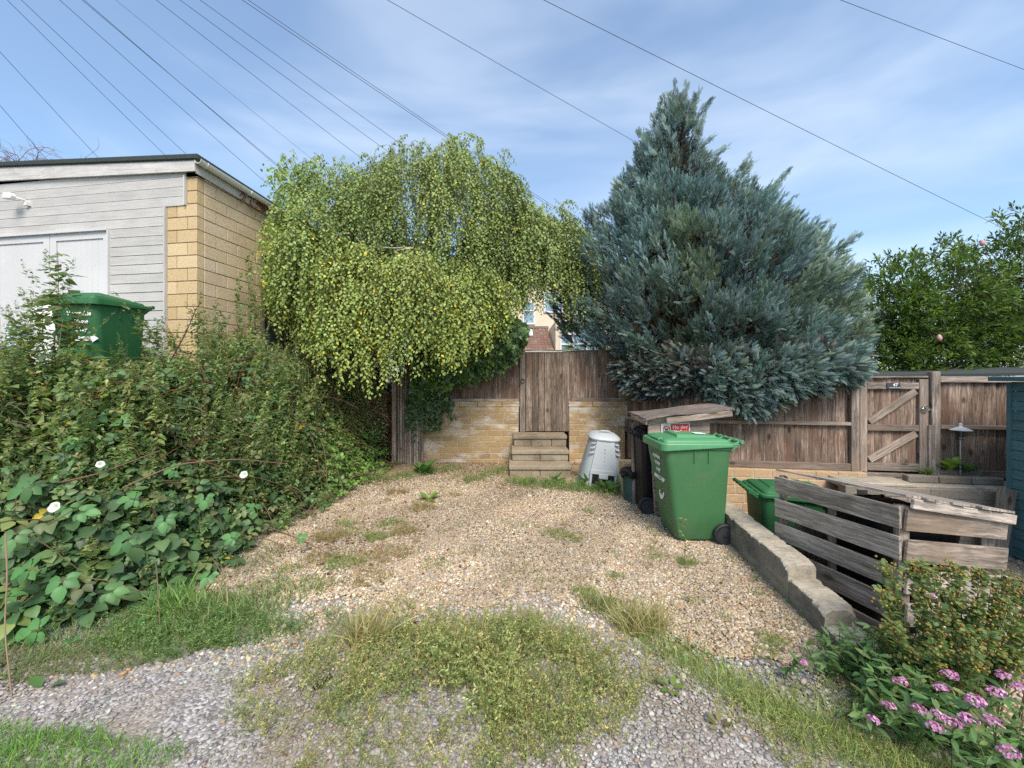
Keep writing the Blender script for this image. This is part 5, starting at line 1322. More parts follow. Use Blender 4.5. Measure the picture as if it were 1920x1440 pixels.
def plumes(n, shell, size, cols, wts, lenr, gg, zlo=None, zhi=None, front=0.75):
    z = gg.uniform(zt[0] if zlo is None else zlo, zt[-1] if zhi is None else zhi, n * 3)
    cx, rx, ry = con(z, 0); keep = gg.uniform(0, 1, n * 3) < (rx / 3.2 + 0.04); z, cx, rx, ry = z[keep][:n], cx[keep][:n], rx[keep][:n], ry[keep][:n]
    n = len(z); a = gg.uniform(0, 2 * np.pi, n); a = np.where((np.sin(a) > 0) & (gg.uniform(0, 1, n) < front), -a, a)
    bump = 1 + 0.09 * np.sin(a * 7 + z * 2.3) * np.sin(z * 3.1 + 1) + 0.07 * np.sin(a * 15 + z * 5) * np.sin(z * 6.3)
    rad = shell * bump * gg.uniform(0.90, 1.03, n) * np.interp(z, [2.0, 3.2, 4.7, 5.3, 7.0], [0.90, 0.93, 0.95, 0.87, 0.80])
    q0 = np.stack([cx + rx * rad * np.cos(a), 8.0 + ry * rad * np.sin(a), z], 1)
    df = q0[:, None] - BOUGH[None]; df[..., 2] *= 0.75; d2 = np.linalg.norm(df, axis=2); nb_ = d2.argmin(1); tb = np.clip(d2[np.arange(n), nb_] / 0.58, 0, 1.25)
    below = np.clip(BOUGH[nb_, 2] - z, 0, .5)
    dent = 0.36 * tb ** 2 + 0.26 * below
    rad = rad * (1.055 - dent * np.clip(1.9 / np.maximum(rx, .6), .6, 1.3))
    pos = np.stack([cx + rx * rad * np.cos(a), 8.0 + ry * rad * np.sin(a), z], 1)
    out = unit(np.stack([np.cos(a), 0.8 * np.sin(a), np.zeros(n)], 1))
    zf = np.clip((z - zt[0]) / (zt[-1] - zt[0]), 0, 1)
    up = np.interp(zf, [0, 0.12, 0.3, 0.6, 1.0], [0.1, 0.6, 1.15, 1.7, 2.6])
    ax = unit(out * 1.0 + np.stack([np.zeros(n), np.zeros(n), up], 1) + gg.normal(0, 0.24, (n, 3)))
    if shell > 0.9:
        kp = ~((tb + 0.6 * below > 0.78) & (gg.uniform(0, 1, n) < 0.6)); pos, ax, out, z, zf, rx = pos[kp], ax[kp], out[kp], z[kp], zf[kp], rx[kp]; n = len(z)
    return pos, ax, out, size * gg.uniform(0.75, 1.3, n) * np.interp(zf, [0, 0.6, 1], [1, 0.85, 0.5])
parts = []
def add_plumes(n, shell, size, cols, wts, per, lenr, front=0.75, gg=g, **kw):
    pos, ax, out, sz = plumes(n, shell, size, cols, wts, lenr, gg, front=front, **kw)
    n = len(pos); base = palette(n, cols, wts, 0.13, gg)
    bh_ = np.linalg.norm(pos[:, None] - BOUGH[None], axis=2).argmin(1); base = base * BTINT[bh_]
    k = per
    f = np.linspace(0.0, 1, k)[None, :] * np.ones((n, 1)); jit = gg.normal(0, 0.35, (n, k, 3))
    dirs = unit(ax[:, None, :] * (0.75 + 0.6 * f[..., None]) + jit * (1.05 - 0.6 * f[..., None]) + out[:, None] * 0.2)
    p0 = pos[:, None, :] - ax[:, None, :] * sz[:, None, None] * 0.3 + ax[:, None] * (sz[:, None] * f * 0.75)[..., None] + jit * 0.03
    nn = unit(np.cross(dirs, gg.normal(0, 1, (n, k, 3))) * 0.8 + out[:, None] * 1.0 + arr(0, -0.1, 0.3))
    ln = sz[:, None] * lenr * gg.uniform(0.75, 1.15, (n, k)) * (1 - 0.25 * f)
    cc = base[:, None, :] * gg.uniform(0.8, 1.2, (n, k, 1)) * (0.85 + 0.3 * f[..., None])
    parts.append(inst(FR[0], FR[1], p0.reshape(-1, 3), frames(dirs.reshape(-1, 3), nn.reshape(-1, 3)), ln.ravel()[:, None] * arr(0.72, 1, 1), cc.reshape(-1, 3), FR[2]))
BL = [(0.078, 0.118, 0.112), (0.098, 0.143, 0.135), (0.068, 0.103, 0.088), (0.125, 0.170, 0.158), (0.085, 0.115, 0.072)]
add_plumes(6400, 0.98, 0.33, BL, [4, 4, 3, 1.6, 1.4], 11, 0.46)
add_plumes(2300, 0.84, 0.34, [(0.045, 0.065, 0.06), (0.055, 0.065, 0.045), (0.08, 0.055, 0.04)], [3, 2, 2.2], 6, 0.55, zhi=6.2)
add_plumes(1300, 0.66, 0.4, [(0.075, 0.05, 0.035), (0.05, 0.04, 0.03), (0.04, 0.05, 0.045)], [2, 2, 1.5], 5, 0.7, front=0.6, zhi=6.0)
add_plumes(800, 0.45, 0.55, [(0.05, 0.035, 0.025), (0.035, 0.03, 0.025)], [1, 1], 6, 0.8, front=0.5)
add_plumes(160, 0.86, 0.30, [(0.13, 0.08, 0.05), (0.08, 0.055, 0.045), (0.05, 0.06, 0.05)], [1, 2, 2], 6, 0.6, zhi=2.2)
# skirt of foliage hanging over the fence and down in front of it
skx = np.array([1150, 1175, 1210, 1260, 1310, 1360, 1410, 1450, 1490, 1530, 1570, 1610]); sky_ = np.array([715, 748, 762, 755, 752, 770, 792, 775, 752, 742, 735, 722])
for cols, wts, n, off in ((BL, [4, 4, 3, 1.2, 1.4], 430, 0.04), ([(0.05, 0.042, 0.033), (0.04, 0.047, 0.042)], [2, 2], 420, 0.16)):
    px = g.uniform(1150, 1615, n); fr_ = np.sqrt(g.uniform(0, 1, n)); py = 640 + (np.interp(px, skx, sky_) - 18 - 640) * fr_ + g.normal(0, 5, n)
    dfence = np.where(px < 1330, np.interp(px, [1150, 1180, 1330], [7.1, 6.9, 5.5]), 5.43 - 0.1528 * ((px - CX) / F * 5.3 - 2.72)); dd = dfence - 0.10 - 0.32 * np.sin(np.pi * np.clip(fr_ * .8, 0, 1)) * g.uniform(.5, 1, n) + off
    pos = np.stack([(px - CX) / F * dd, dd, CAMH - (py - HY) / F * dd], 1)
    ax = unit(np.stack([(px - 1380) / 260 + g.normal(0, .4, n), -0.55 + g.normal(0, .25, n), 0.75 - 0.8 * fr_ + g.normal(0, .3, n)], 1))
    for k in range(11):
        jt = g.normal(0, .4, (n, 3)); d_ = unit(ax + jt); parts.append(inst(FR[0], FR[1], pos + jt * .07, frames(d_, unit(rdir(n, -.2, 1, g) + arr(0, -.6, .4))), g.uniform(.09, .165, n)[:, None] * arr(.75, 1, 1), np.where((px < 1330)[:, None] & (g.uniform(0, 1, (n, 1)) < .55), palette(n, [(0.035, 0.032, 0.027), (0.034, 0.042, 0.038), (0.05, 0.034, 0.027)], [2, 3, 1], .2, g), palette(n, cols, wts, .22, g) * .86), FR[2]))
# free leading shoots along the outline and at the tip
sh = []
for (x, y, dx, dy, L) in ((1262, 200, -0.25, 1, .5), (1275, 195, 0.05, 1, .55), (1292, 200, 0.25, 1, .5), (1318, 185, 0.75, 1, .5), (1328, 240, 0.9, .8, .4), (1345, 262, 1, .7, .45), (1210, 250, -0.55, 1, .5), (1228, 215, -0.3, 1, .4), (1190, 300, -0.7, .8, .4), (1172, 330, -0.7, .8, .35),
                          (1382, 315, 0.75, .9, .65), (1395, 285, 0.8, .9, .4), (1440, 340, 0.8, .9, .55), (1462, 320, 0.7, 1, .5), (1475, 360, 0.85, .8, .45), (1400, 330, .3, 1, .4), (1490, 390, 0.8, 1, .4), (1530, 410, 0.8, .8, .5), (1545, 440, 0.7, 1, .45), (1560, 450, 0.8, .9, .5), (1585, 440, 1, .9, .6), (1150, 372, -0.5, 1, .35), (1120, 405, -0.5, 1, .4), (1100, 425, -0.5, 1, .4), (1085, 460, -0.6, 1, .35), (1310, 220, .5, 1, .5), (1248, 225, -.4, 1, .5), (1300, 175, .3, 1, .4), (1270, 168, -.1, 1, .5), (1284, 165, .15, 1, .45), (1258, 180, -.2, 1, .45), (1306, 165, .45, 1, .4)):
    sh.append((np.array(P(x - dx * 22, y + 42, DC - 0.15)), unit(arr(dx, 0, dy)), L * 1.15))
for rep in range(3):
    p0 = np.array([s_[0] for s_ in sh]); ax = np.array([s_[1] for s_ in sh]); L = np.array([s_[2] for s_ in sh]); n = len(sh)
    for f in np.linspace(0, 1, 6):
        dd = unit(ax + g.normal(0, 0.28 * (1.2 - f), (n, 3))); pp = p0 + ax * (L * f * 0.8)[:, None] + g.normal(0, 0.02, (n, 3))
        parts.append(inst(FR[0], FR[1], pp, frames(dd, rdir(n, g=g)), L * 0.42 * (1 - 0.35 * f) * g.uniform(.8, 1.2, n), palette(n, BL, [4, 4, 3, 1, 1.4], 0.15, g), FR[2]))
print('conifer verts', sum(len(p[0]) for p in parts))
veg('crown', parts, M['needle'], tree, BASE)
br = [(curve([(3.75, 8.0, 0.3), (3.7, 8, 2.5), (3.35, 8, 5.0), (3.12, 7.95, 6.9)], 20), (0.17, 0.02), (0.10, 0.06, 0.045))]
for i in range(90):
    z = g.uniform(0.9, 5.6); cx, rx, ry = con(np.array([z]), 0); a = g.uniform(0, 2 * np.pi); tx = np.interp(z, [0.3, 2.5, 5, 6.9], [3.75, 3.7, 3.35, 3.12])
    e = arr(cx[0] + 0.85 * rx[0] * math.cos(a), 8 + 0.85 * ry[0] * math.sin(a), z + 0.45 * rx[0] * 0.4)
    br.append((curve([(tx, 8, z - 0.3), ((tx + e[0]) / 2, (8 + e[1]) / 2, z - 0.05), tuple(e)], 8), (0.03, 0.008), (0.09, 0.05, 0.035)))
veg('trunk', [grow(br[:1])], M['bark'], tree, BASE); veg('branches', [grow(br[1:])], M['stem'], tree, BASE)

# ------------------------------------------------------------------ broadleaf tree behind the right fence, and shrubs
def leafy(name, label, base, ells, ncl, per, L, cols, wts, seed, tmpl=LEAFN, mat='leaf', wide=1.0, trunk_r=0.09, up=0.25, bud=None, cat='tree', inner=0.35):
    gg = np.random.default_rng(seed); t = thing(name, label, cat, tuple(base)); base = arr(*base)
    C0 = []; 
    vols = np.array([np.prod(e[1]) ** (2 / 3) for e in ells]); ch = gg.choice(len(ells), ncl, p=vols / vols.sum())
    d = rdir(ncl, -0.75, 1, gg); flip = (d[:, 1] > 0) & (gg.uniform(0, 1, ncl) < 0.5); d[flip, 1] *= -1
    rad = np.where(gg.uniform(0, 1, ncl) < inner, gg.uniform(0.35, 0.85, ncl), gg.uniform(0.85, 1.08, ncl))
    cen = np.array([e[0] for e in ells])[ch]; rr2 = np.array([e[1] for e in ells])[ch]
    lump = 1 + 0.12 * np.sin(d[:, 0] * 6 + ch) * np.sin(d[:, 2] * 7 + 1)
    p = cen + d * rr2 * (rad * lump)[:, None]
    ax = unit(d + np.stack([gg.normal(0, .3, ncl), gg.normal(0, .3, ncl), np.abs(gg.normal(up, .3, ncl))], 1))
    base_c = palette(ncl, cols, wts, 0.12, gg)
    f = gg.uniform(0, 1, (ncl, per)); jit = gg.normal(0, 0.62, (ncl, per, 3))
    dirs = unit(ax[:, None] * 0.8 + jit); pp = p[:, None] - ax[:, None] * (0.25 * (1 - f))[..., None] * L * 6 + jit * L * 0.35
    nn = unit(arr(0, -0.15, 0.9) + gg.normal(0, 0.45, (ncl, per, 3)))
    cc = base_c[:, None] * gg.uniform(0.75, 1.25, (ncl, per, 1))
    veg('crown', [inst(*tmpl, pp.reshape(-1, 3), frames(dirs.reshape(-1, 3), nn.reshape(-1, 3)), gg.uniform(0.7, 1.15, ncl * per)[:, None] * L * arr(wide, 1, 1), cc.reshape(-1, 3))], M[mat], t, base)
    tw = []
    for i in range(0, ncl, 2):
        a = p[i] - ax[i] * L * 4 + gg.normal(0, .05, 3); tw.append((np.stack([a, (a + p[i]) / 2 + gg.normal(0, .02, 3), p[i]]), (0.008, 0.003), (0.06, 0.045, 0.03)))
    veg('twigs', [grow(tw)], M['stem'], t, base)
    lm = [(curve([tuple(base), tuple(base * 0.5 + ells[0][0] * 0.5 + gg.normal(0, .1, 3)), tuple(ells[0][0])], 10), (trunk_r, trunk_r * 0.5), (0.08, 0.06, 0.045))]
    for e in ells:
        for k in range(4):
            q = e[0] + rdir(1, 0, 1, gg)[0] * e[1] * 0.8; lm.append((curve([tuple(base * 0.4 + ells[0][0] * 0.6), tuple((e[0] + base) / 2 + gg.normal(0, .15, 3) + arr(0, 0, .3)), tuple(q)], 8), (trunk_r * .5, 0.012), (0.08, 0.06, 0.045)))
    veg('trunk', [grow(lm)], M['bark'], t, base)
    if bud:
        for (x, y, dd) in bud:
            b = MB(); b.lathe([(0.0, 0), (0.035, 0.02), (0.045, 0.06), (0.03, 0.11), (0, 0.14)], 8); o = b.build('pink_bud', M['pinkbud'], t, smooth=True); o.location = Vector(P(x, y, dd)) - Vector(base)
    return t
M['pinkbud'] = plain('pink petal', (0.55, 0.28, 0.28), 0.6)
GD = [(0.043, 0.075, 0.02), (0.06, 0.10, 0.022), (0.028, 0.052, 0.018), (0.09, 0.13, 0.026)]
leafy('magnolia_tree', 'dark green broadleaf tree with long leaves and pink buds behind the right gate', (8.9, 9.0, 0.4),
      [(arr(9.2, 8.9, 3.0), arr(1.55, 1.2, 1.55)), (arr(8.1, 8.6, 2.9), arr(0.9, 0.9, 1.1)), (arr(9.9, 8.8, 2.3), arr(1.3, 1.0, 1.2)), (arr(8.4, 8.4, 1.9), arr(1.3, 0.8, 0.8))],
      1500, 14, 0.125, GD, [4, 4, 3, 1.6], 21, bud=[(1761, 640, 7.6), (1842, 462, 8.0)])
leafy('magnolia_tree', 'taller dark green broadleaf tree rising out of frame at the right edge', (11.4, 9.3, 0.4),
      [(arr(11.6, 9.0, 3.9), arr(1.35, 1.2, 1.55)), (arr(11.2, 8.8, 2.4), arr(1.3, 1.0, 1.2)), (arr(12.4, 9.2, 3.6), arr(1.2, 1.2, 1.8))],
      950, 14, 0.13, GD, [4, 4, 3, 1.3], 22)
leafy('shrub', 'pale loose shrub between the blue conifer and the dark broadleaf tree', (7.6, 10.5, 0.4), [(arr(7.9, 10.4, 2.9), arr(1.1, 0.8, 1.45))], 170, 12, 0.10, [(0.09, 0.13, 0.05), (0.12, 0.16, 0.06)], [1, 1], 23, cat='shrub', inner=0.5, trunk_r=0.05)
leafy('shrub', 'small bright green bush below the conservatory beyond the fence', (2.75, 17.0, 0.5), [(arr(2.6, 16.8, 2.2), arr(0.6, 0.5, 0.85))], 160, 12, 0.09, [(0.10, 0.17, 0.03), (0.06, 0.11, 0.025)], [1, 1], 24, cat='shrub', trunk_r=0.04)
leafy('hedge', 'dark hedge mass in the shade under the birch, behind the slatted panel', (-2.6, 8.8, 0.4), [(arr(-2.4, 8.7, 1.5), arr(1.0, 0.4, 1.3)), (arr(-3.3, 8.6, 1.8), arr(.8, .4, 1.2))], 420, 14, 0.075, [(0.02, 0.04, 0.014), (0.03, 0.055, 0.018)], [1, 1], 26, tmpl=LEAF, cat='hedge', trunk_r=0.05)
# bare tree behind the garage
g = np.random.default_rng(25); segs = []
def twig(p, d, L, r, k):
    n = 6; pts = [p]
    for i in range(n): d = unit(d + g.normal(0, 0.16, 3) + arr(0, 0, -0.02 * k)); pts.append(pts[-1] + d * L / n)
    pts = np.array(pts); segs.append((pts, (r, r * 0.5), (0.26, 0.19, 0.18)))
    if k < 4:
        for i in range(1, n + 1):
            if g.uniform() < 0.75: twig(pts[i], unit(d + g.normal(0, 0.7, 3)), L * g.uniform(0.45, 0.75), r * 0.55, k + 1)
for a in range(6): twig(arr(-14.2, 11.5, 6.5), unit(arr(g.uniform(-0.6, 1.3), g.uniform(-.5, .3), 0.8)), g.uniform(1.1, 1.7), 0.022, 1)
t = thing('bare_tree', 'bare twiggy tree top showing over the garage roof at far left', 'tree', (-14.2, 11.5, PL))
veg('trunk', [tubes_np([curve([(-14.2, 11.5, PL), (-14.25, 11.5, 3.5), (-14.2, 11.5, 6.6)])], [(0.12, 0.06)], [(0.12, 0.09, 0.08)], 8)], M['stem'], t, arr(-14.2, 11.5, PL))
veg('twigs', [grow(segs)], M['stem'], t, arr(-14.2, 11.5, PL))

# ------------------------------------------------------------------ bank: brambles, weeds, canes
g = np.random.default_rng(31)
def Vtop(x, y):
    t_ = inside(x, y)
    top = 1.52 + 0.30 * np.exp(-((x + 3.55) / 0.45) ** 2 - ((y - 5.15) / 0.55) ** 2) + 0.20 * np.exp(-((x + 3.9) / 0.7) ** 2 - ((y - 3.2) / 0.4) ** 2) + 0.28 * ss((y - 3.7) / 0.9) - 0.75 * ss((y - 5.2) / 1.6) * ss((x + 3.4) / 1.0)
    plate = ss((-x - 3.15) / 0.5) * ss((y - 3.55) / 0.45)          # drops to low growth on the plateau
    top = top - 0.10 * plate * (y < 9)
    lump = 0.17 * np.sin(x * 4.1 + y * 2.2) * np.sin(y * 3.7 + 0.5) + 0.09 * np.sin(x * 8.3 - y * 5.1) * np.sin(x * 3 + y * 7) + 0.05 * np.sin(x * 15 + 3) * np.sin(y * 13)
    return (top + lump) * ss((t_ + 0.12) / 1.02) + 0.05
def vnorm(x, y):
    e = 0.06; dx = (Vtop(x + e, y) - Vtop(x - e, y)) / (2 * e); dy = (Vtop(x, y + e) - Vtop(x, y - e)) / (2 * e)
    return unit(np.stack([-dx, -dy, np.ones(len(x))], 1)), np.sqrt(1 + dx * dx + dy * dy)
def hollow(x, y):
    return (np.sin(x * 5.3 + 1 + y) * np.sin(y * 6.1 - x) + 0.6 * np.sin(x * 11.3 - y * 3) * np.sin(y * 12.7 + x * 2)) < -0.48
def blocked(x, y):
    """keeps growth out of the bin, chair, drum and garage"""
    b = (np.abs(x + 4.42) < 0.36) & (np.abs(y - 4.2) < 0.42)
    b |= (np.hypot(x + 5.6, y - 4.9) < 0.32) | ((np.abs(x + 6.42) < 0.4) & (np.abs(y - 4.95) < 0.4))
    xw = -3.99 + 0.153 * (y - 5.0); b |= (x < xw + 0.04) & (y > 5.0 - 0.153 * (x + 3.99) - 0.08)
    b |= (y > 7.15) & (x > -2.25)
    return b
def bank(n, x0=-8.2, x1=-1.95, y0=2.2, y1=7.6, wfun=None):
    X = []; Y = []; tot = 0
    while tot < n:
        x = g.uniform(x0, x1, n * 4); y = g.uniform(y0, y1, n * 4)
        t_ = inside(x, y); nr, ar = vnorm(x, y)
        ok = (t_ > -0.08) & (t_ < 2.6) & ~blocked(x, y) & (np.abs(x) < 1.36 * y + 1.7) & (g.uniform(0, 3.2, n * 4) < ar)
        if wfun is not None: ok &= g.uniform(0, 1, n * 4) < wfun(x, y)
        X.append(x[ok]); Y.append(y[ok]); tot += ok.sum()
    x = np.concatenate(X)[:n]; y = np.concatenate(Y)[:n]
    nr, _ = vnorm(x, y)
    return x, y, nr
def pxy(x, y, z): return CX + F * x / y, HY - F * (z - CAMH) / y
# 1 brambles: large compound leaves, biggest at the front left
def w_br(x, y):
    z = Vtop(x, y); px, py = pxy(x, y, z)
    w_ = 0.17 + 0.83 * ss((py - 835) / 90) * ss((520 - px) / 160)
    w_ = np.maximum(w_, 0.75 * ss((px - 585) / 50) * ss((py - 740) / 40))
    w_ = np.maximum(w_, 0.45 * (np.abs(py - 725) < 45) * (px > 150) * (px < 420))
    return w_
n = 4000
x, y, nr = bank(n, wfun=w_br)
dp = g.uniform(0, 0.26, n) ** 1.2
p = np.stack([x, y, Vtop(x, y)], 1) - nr * dp[:, None] + nr * 0.04
nn = unit(nr * 0.7 + arr(0, -0.1, 0.75) + g.normal(0, 0.48, (n, 3))); al = unit(np.cross(nn, g.normal(0, 1, (n, 3))) + arr(0.15, -0.35, -0.1))
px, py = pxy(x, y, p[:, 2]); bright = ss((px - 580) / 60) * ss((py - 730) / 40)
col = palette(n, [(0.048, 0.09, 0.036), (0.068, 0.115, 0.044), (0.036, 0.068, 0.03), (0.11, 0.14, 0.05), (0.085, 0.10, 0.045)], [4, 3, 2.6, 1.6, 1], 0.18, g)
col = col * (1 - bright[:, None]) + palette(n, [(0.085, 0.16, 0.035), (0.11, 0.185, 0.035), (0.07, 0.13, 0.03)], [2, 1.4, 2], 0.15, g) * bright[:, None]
yl = g.uniform(0, 1, n) < 0.018; col[yl] = arr(0.38, 0.27, 0.03)
big = np.where(g.uniform(0, 1, n) < 0.3, 1.25, 1.0)
size = (0.050 + 0.036 * ss((py - 850) / 200)) * g.uniform(0.6, 1.3, n) * big * np.where(yl, 0.5, 1) * (1 - 0.25 * bright)
sel = g.uniform(0, 1, n) < 0.6
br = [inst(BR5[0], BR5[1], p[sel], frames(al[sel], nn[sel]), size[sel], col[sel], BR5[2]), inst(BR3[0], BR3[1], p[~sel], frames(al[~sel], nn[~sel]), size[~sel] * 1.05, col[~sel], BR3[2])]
# hero leaf groups that stand out in the photograph
HL = [(60, 1065, 2.42, .10), (118, 1085, 2.42, .098), (75, 1180, 2.36, .10), (135, 1215, 2.35, .095), (200, 1110, 2.5, .08), (245, 1175, 2.45, .075), (330, 1060, 2.75, .085), (285, 1135, 2.62, .08), (60, 910, 2.6, .105), (150, 960, 2.62, .08), (255, 935, 2.75, .08), (330, 880, 2.95, .08), (385, 930, 2.95, .075), (440, 1010, 2.95, .07), (150, 830, 2.9, .085), (30, 1000, 2.5, .09), (240, 1010, 2.65, .09), (395, 1075, 2.75, .07), (185, 775, 3.1, .09), (228, 795, 3.1, .08), (10, 1120, 2.35, .085), (310, 970, 2.8, .08), (480, 955, 3.2, .07), (560, 1010, 3.5, .06)]
hp = np.array([np.array(P(a, b, d)) for a, b, d, s_ in HL]); hn = len(HL)
hnrm = unit(arr(0.25, -0.75, 0.75) + g.normal(0, 0.2, (hn, 3))); hal = unit(np.cross(hnrm, arr(0, 0, 1) + g.normal(0, .8, (hn, 3))) + arr(0.2, -0.2, -0.5))
br.append(inst(BR5[0], BR5[1], hp, frames(hal, hnrm), np.array([h[3] for h in HL]), palette(hn, [(0.05, 0.12, 0.04), (0.06, 0.135, 0.045)], [1, 1], 0.12, g), BR5[2]))
t = thing('bramble_thicket', 'sprawling bramble thicket with large leaves covering the bank at left', 'brambles', (-2.9, 3.0, 0))
TB = arr(-2.9, 3.0, 0)
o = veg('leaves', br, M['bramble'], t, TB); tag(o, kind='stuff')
cn = []
for i in range(230):
    x, y, nr = bank(1); p0 = np.array([x[0], y[0], Hgt(x, y)[0] + 0.02]); e = np.array([x[0], y[0], Vtop(x, y)[0]]) + nr[0] * g.uniform(-0.05, 0.15)
    d = unit(arr(g.normal(0.25, 0.5), g.normal(-0.35, 0.5), 0)); L = g.uniform(0.3, 0.8)
    cn.append((curve([tuple(p0 - d * 0.2), tuple(e - d * 0.1), tuple(e + d * L * 0.5 + arr(0, 0, -0.02)), tuple(e + d * L + arr(0, 0, -0.25 * L - .05))], 12), (0.0055, 0.002), [(0.16, 0.055, 0.04), (0.11, 0.075, 0.035), (0.09, 0.11, 0.04), (0.19, 0.13, 0.08)][i % 4]))
for pts in ([(230, 915, 2.75), (330, 870, 2.9), (440, 860, 3.1), (540, 870, 3.4)], [(110, 905, 2.75), (180, 890, 2.8), (300, 845, 2.95)], [(495, 985, 3.5), (560, 1010, 3.65), (640, 1050, 3.45), (690, 1060, 3.4)], [(10, 1000, 2.35), (14, 1080, 2.3), (8, 1180, 2.25), (24, 1325, 1.95)]):
    cn.append((curve([tuple(P(*q)) for q in pts], 16), (0.006, 0.0035), (0.17, 0.10, 0.07) if pts[0][0] > 20 else (0.24, 0.17, 0.10)))
o = veg('canes', [grow(cn)], M['stem'], t, TB); tag(o, kind='stuff')
for i in range(260):                                   # dry brown twigs matted into the top of the bank
    x, y, nr = bank(1, wfun=lambda x, y: np.where(Vtop(x, y) > 1.0, 1.0, .12)); q = np.array([x[0], y[0], Vtop(x, y)[0]]) + nr[0] * g.uniform(-.06, .06); d = unit(arr(g.normal(0, 1), g.normal(-.2, .5), g.normal(.1, .5))); L = g.uniform(.15, .4)
    cn.append((curve([tuple(q - d * L * .5), tuple(q + arr(0, 0, .03)), tuple(q + d * L * .5)], 6), (.0035, .0015), [(0.20, 0.13, 0.09), (0.15, 0.07, 0.05), (0.27, 0.21, 0.14)][i % 3]))
o.data.name = 'x'; bpy.data.objects.remove(o); o = veg('canes', [grow(cn)], M['stem'], t, TB); tag(o, kind='stuff')
# berries
n = 420; x, y, nr = bank(n, wfun=lambda x, y: np.clip(1 - np.abs(pxy(x, y, Vtop(x, y))[1] - 720) / 60, 0.02, 1) * (x < -2.6))
bp_ = np.stack([x, y, Vtop(x, y)], 1) + nr * 0.05 + g.normal(0, 0.02, (n, 3))
OCT = ([(1, 0, 0), (-1, 0, 0), (0, 1, 0), (0, -1, 0), (0, 0, 1), (0, 0, -1)], [(0, 2, 4), (2, 1, 4), (1, 3, 4), (3, 0, 4), (2, 0, 5), (1, 2, 5), (3, 1, 5), (0, 3, 5)])
bi = np.repeat(bp_, 5, 0) + g.normal(0, 0.016, (n * 5, 3))
o = veg('berries', [inst(*OCT, bi, frames(rdir(n * 5, g=g), rdir(n * 5, g=g)), np.full(n * 5, 0.0065), palette(n * 5, [(0.12, 0.02, 0.02), (0.03, 0.012, 0.02), (0.2, 0.05, 0.03)], [2, 2, 1], 0.2, g))], M['stem'], t, TB, smooth=True); tag(o, kind='stuff')

# 2 nettles and mugwort: many thin stems with small drooping leaves
def weed_template(seed, leaves=54, L0=0.06, tassel=True, tall=1.0):
    gg = np.random.default_rng(seed); parts_ = []
    h = np.linspace(0, 1, 12); st_ = np.stack([0.03 * np.sin(h * 3), 0.02 * np.sin(h * 4 + 1), h], 1); st_ -= st_[0]
    stem = tubes_np([st_], [(0.006, 0.002)], [(0.10, 0.085, 0.045)], 4)
    hh = np.sort(gg.uniform(0.12, 1.0, leaves)); az = gg.uniform(0, 2 * np.pi, leaves); pos = np.stack([np.interp(hh, h, st_[:, k]) for k in range(3)], 1)
    dd = unit(np.stack([np.cos(az), np.sin(az), gg.normal(-0.15, 0.45, leaves)], 1)); sz = L0 * np.interp(hh, [0, 0.5, 1], [1.3, 1.1, 0.4]) * gg.uniform(0.7, 1.2, leaves)
    off = dd * (0.14 * (1 - hh) * gg.uniform(0, 1, leaves))[:, None]
    lc = palette(leaves, [(0.09, 0.125, 0.05), (0.12, 0.155, 0.065), (0.065, 0.10, 0.04), (0.15, 0.15, 0.065)], [3, 2.4, 3, 1], 0.2, gg)
    parts_.append(inst(*LEAFN, pos + off, frames(dd, unit(arr(0, 0, 1) + gg.normal(0, .4, (leaves, 3)))), sz[:, None] * arr(1.5, 1, 1), lc))
    if tassel:
        m = 70; h2 = gg.uniform(0.35, 1.02, m); az = gg.uniform(0, 2 * np.pi, m); q = np.stack([np.interp(h2, h, st_[:, k]) for k in range(3)], 1)
        rr3 = gg.uniform(0, 0.085, m) * np.interp(h2, [0.3, 0.7, 1.02], [1.1, 0.9, 0.15]); q = q + np.stack([np.cos(az) * rr3, np.sin(az) * rr3, gg.normal(0, .01, m)], 1)
        parts_.append(inst(*LEAF, q, frames(rdir(m, -0.6, 1, gg), rdir(m, g=gg)), gg.uniform(0.012, 0.026, m), palette(m, [(0.17, 0.165, 0.085), (0.125, 0.145, 0.065), (0.14, 0.11, 0.06)], [2, 3, .7], 0.2, gg)))
    return stem, join(parts_)
WT = [weed_template(100 + k, 60 + 8 * k, 0.09 + 0.012 * (k % 3), tassel=k % 2 == 0) for k in range(5)]
def put(tpl, pos, h, lean, az, w=1.0):
    V = tpl[0].copy() * np.array([w * h, w * h, h]); V[:, 0] += lean[0] * (V[:, 2] / h) ** 1.6; V[:, 1] += lean[1] * (V[:, 2] / h) ** 1.6
    c_, s_ = math.cos(az), math.sin(az); X = V[:, 0] * c_ - V[:, 1] * s_; Y = V[:, 0] * s_ + V[:, 1] * c_
    return [np.stack([X, Y, V[:, 2]], 1) + pos, tpl[1], tpl[2], tpl[3]]
ps = []; ls = []
def w_we(x, y):
    px, py = pxy(x, y, Vtop(x, y)); w_ = 0.9 * ss((930 - py) / 120) + 0.12
    w_ = np.where((px > 580) & (py > 745), 0.08, w_)
    return np.where((px > 560) & (py < 745), 0.35, w_)
x, y, nr = bank(1850, wfun=lambda x, y: w_we(x, y) * np.where(hollow(x, y), .15, 1))
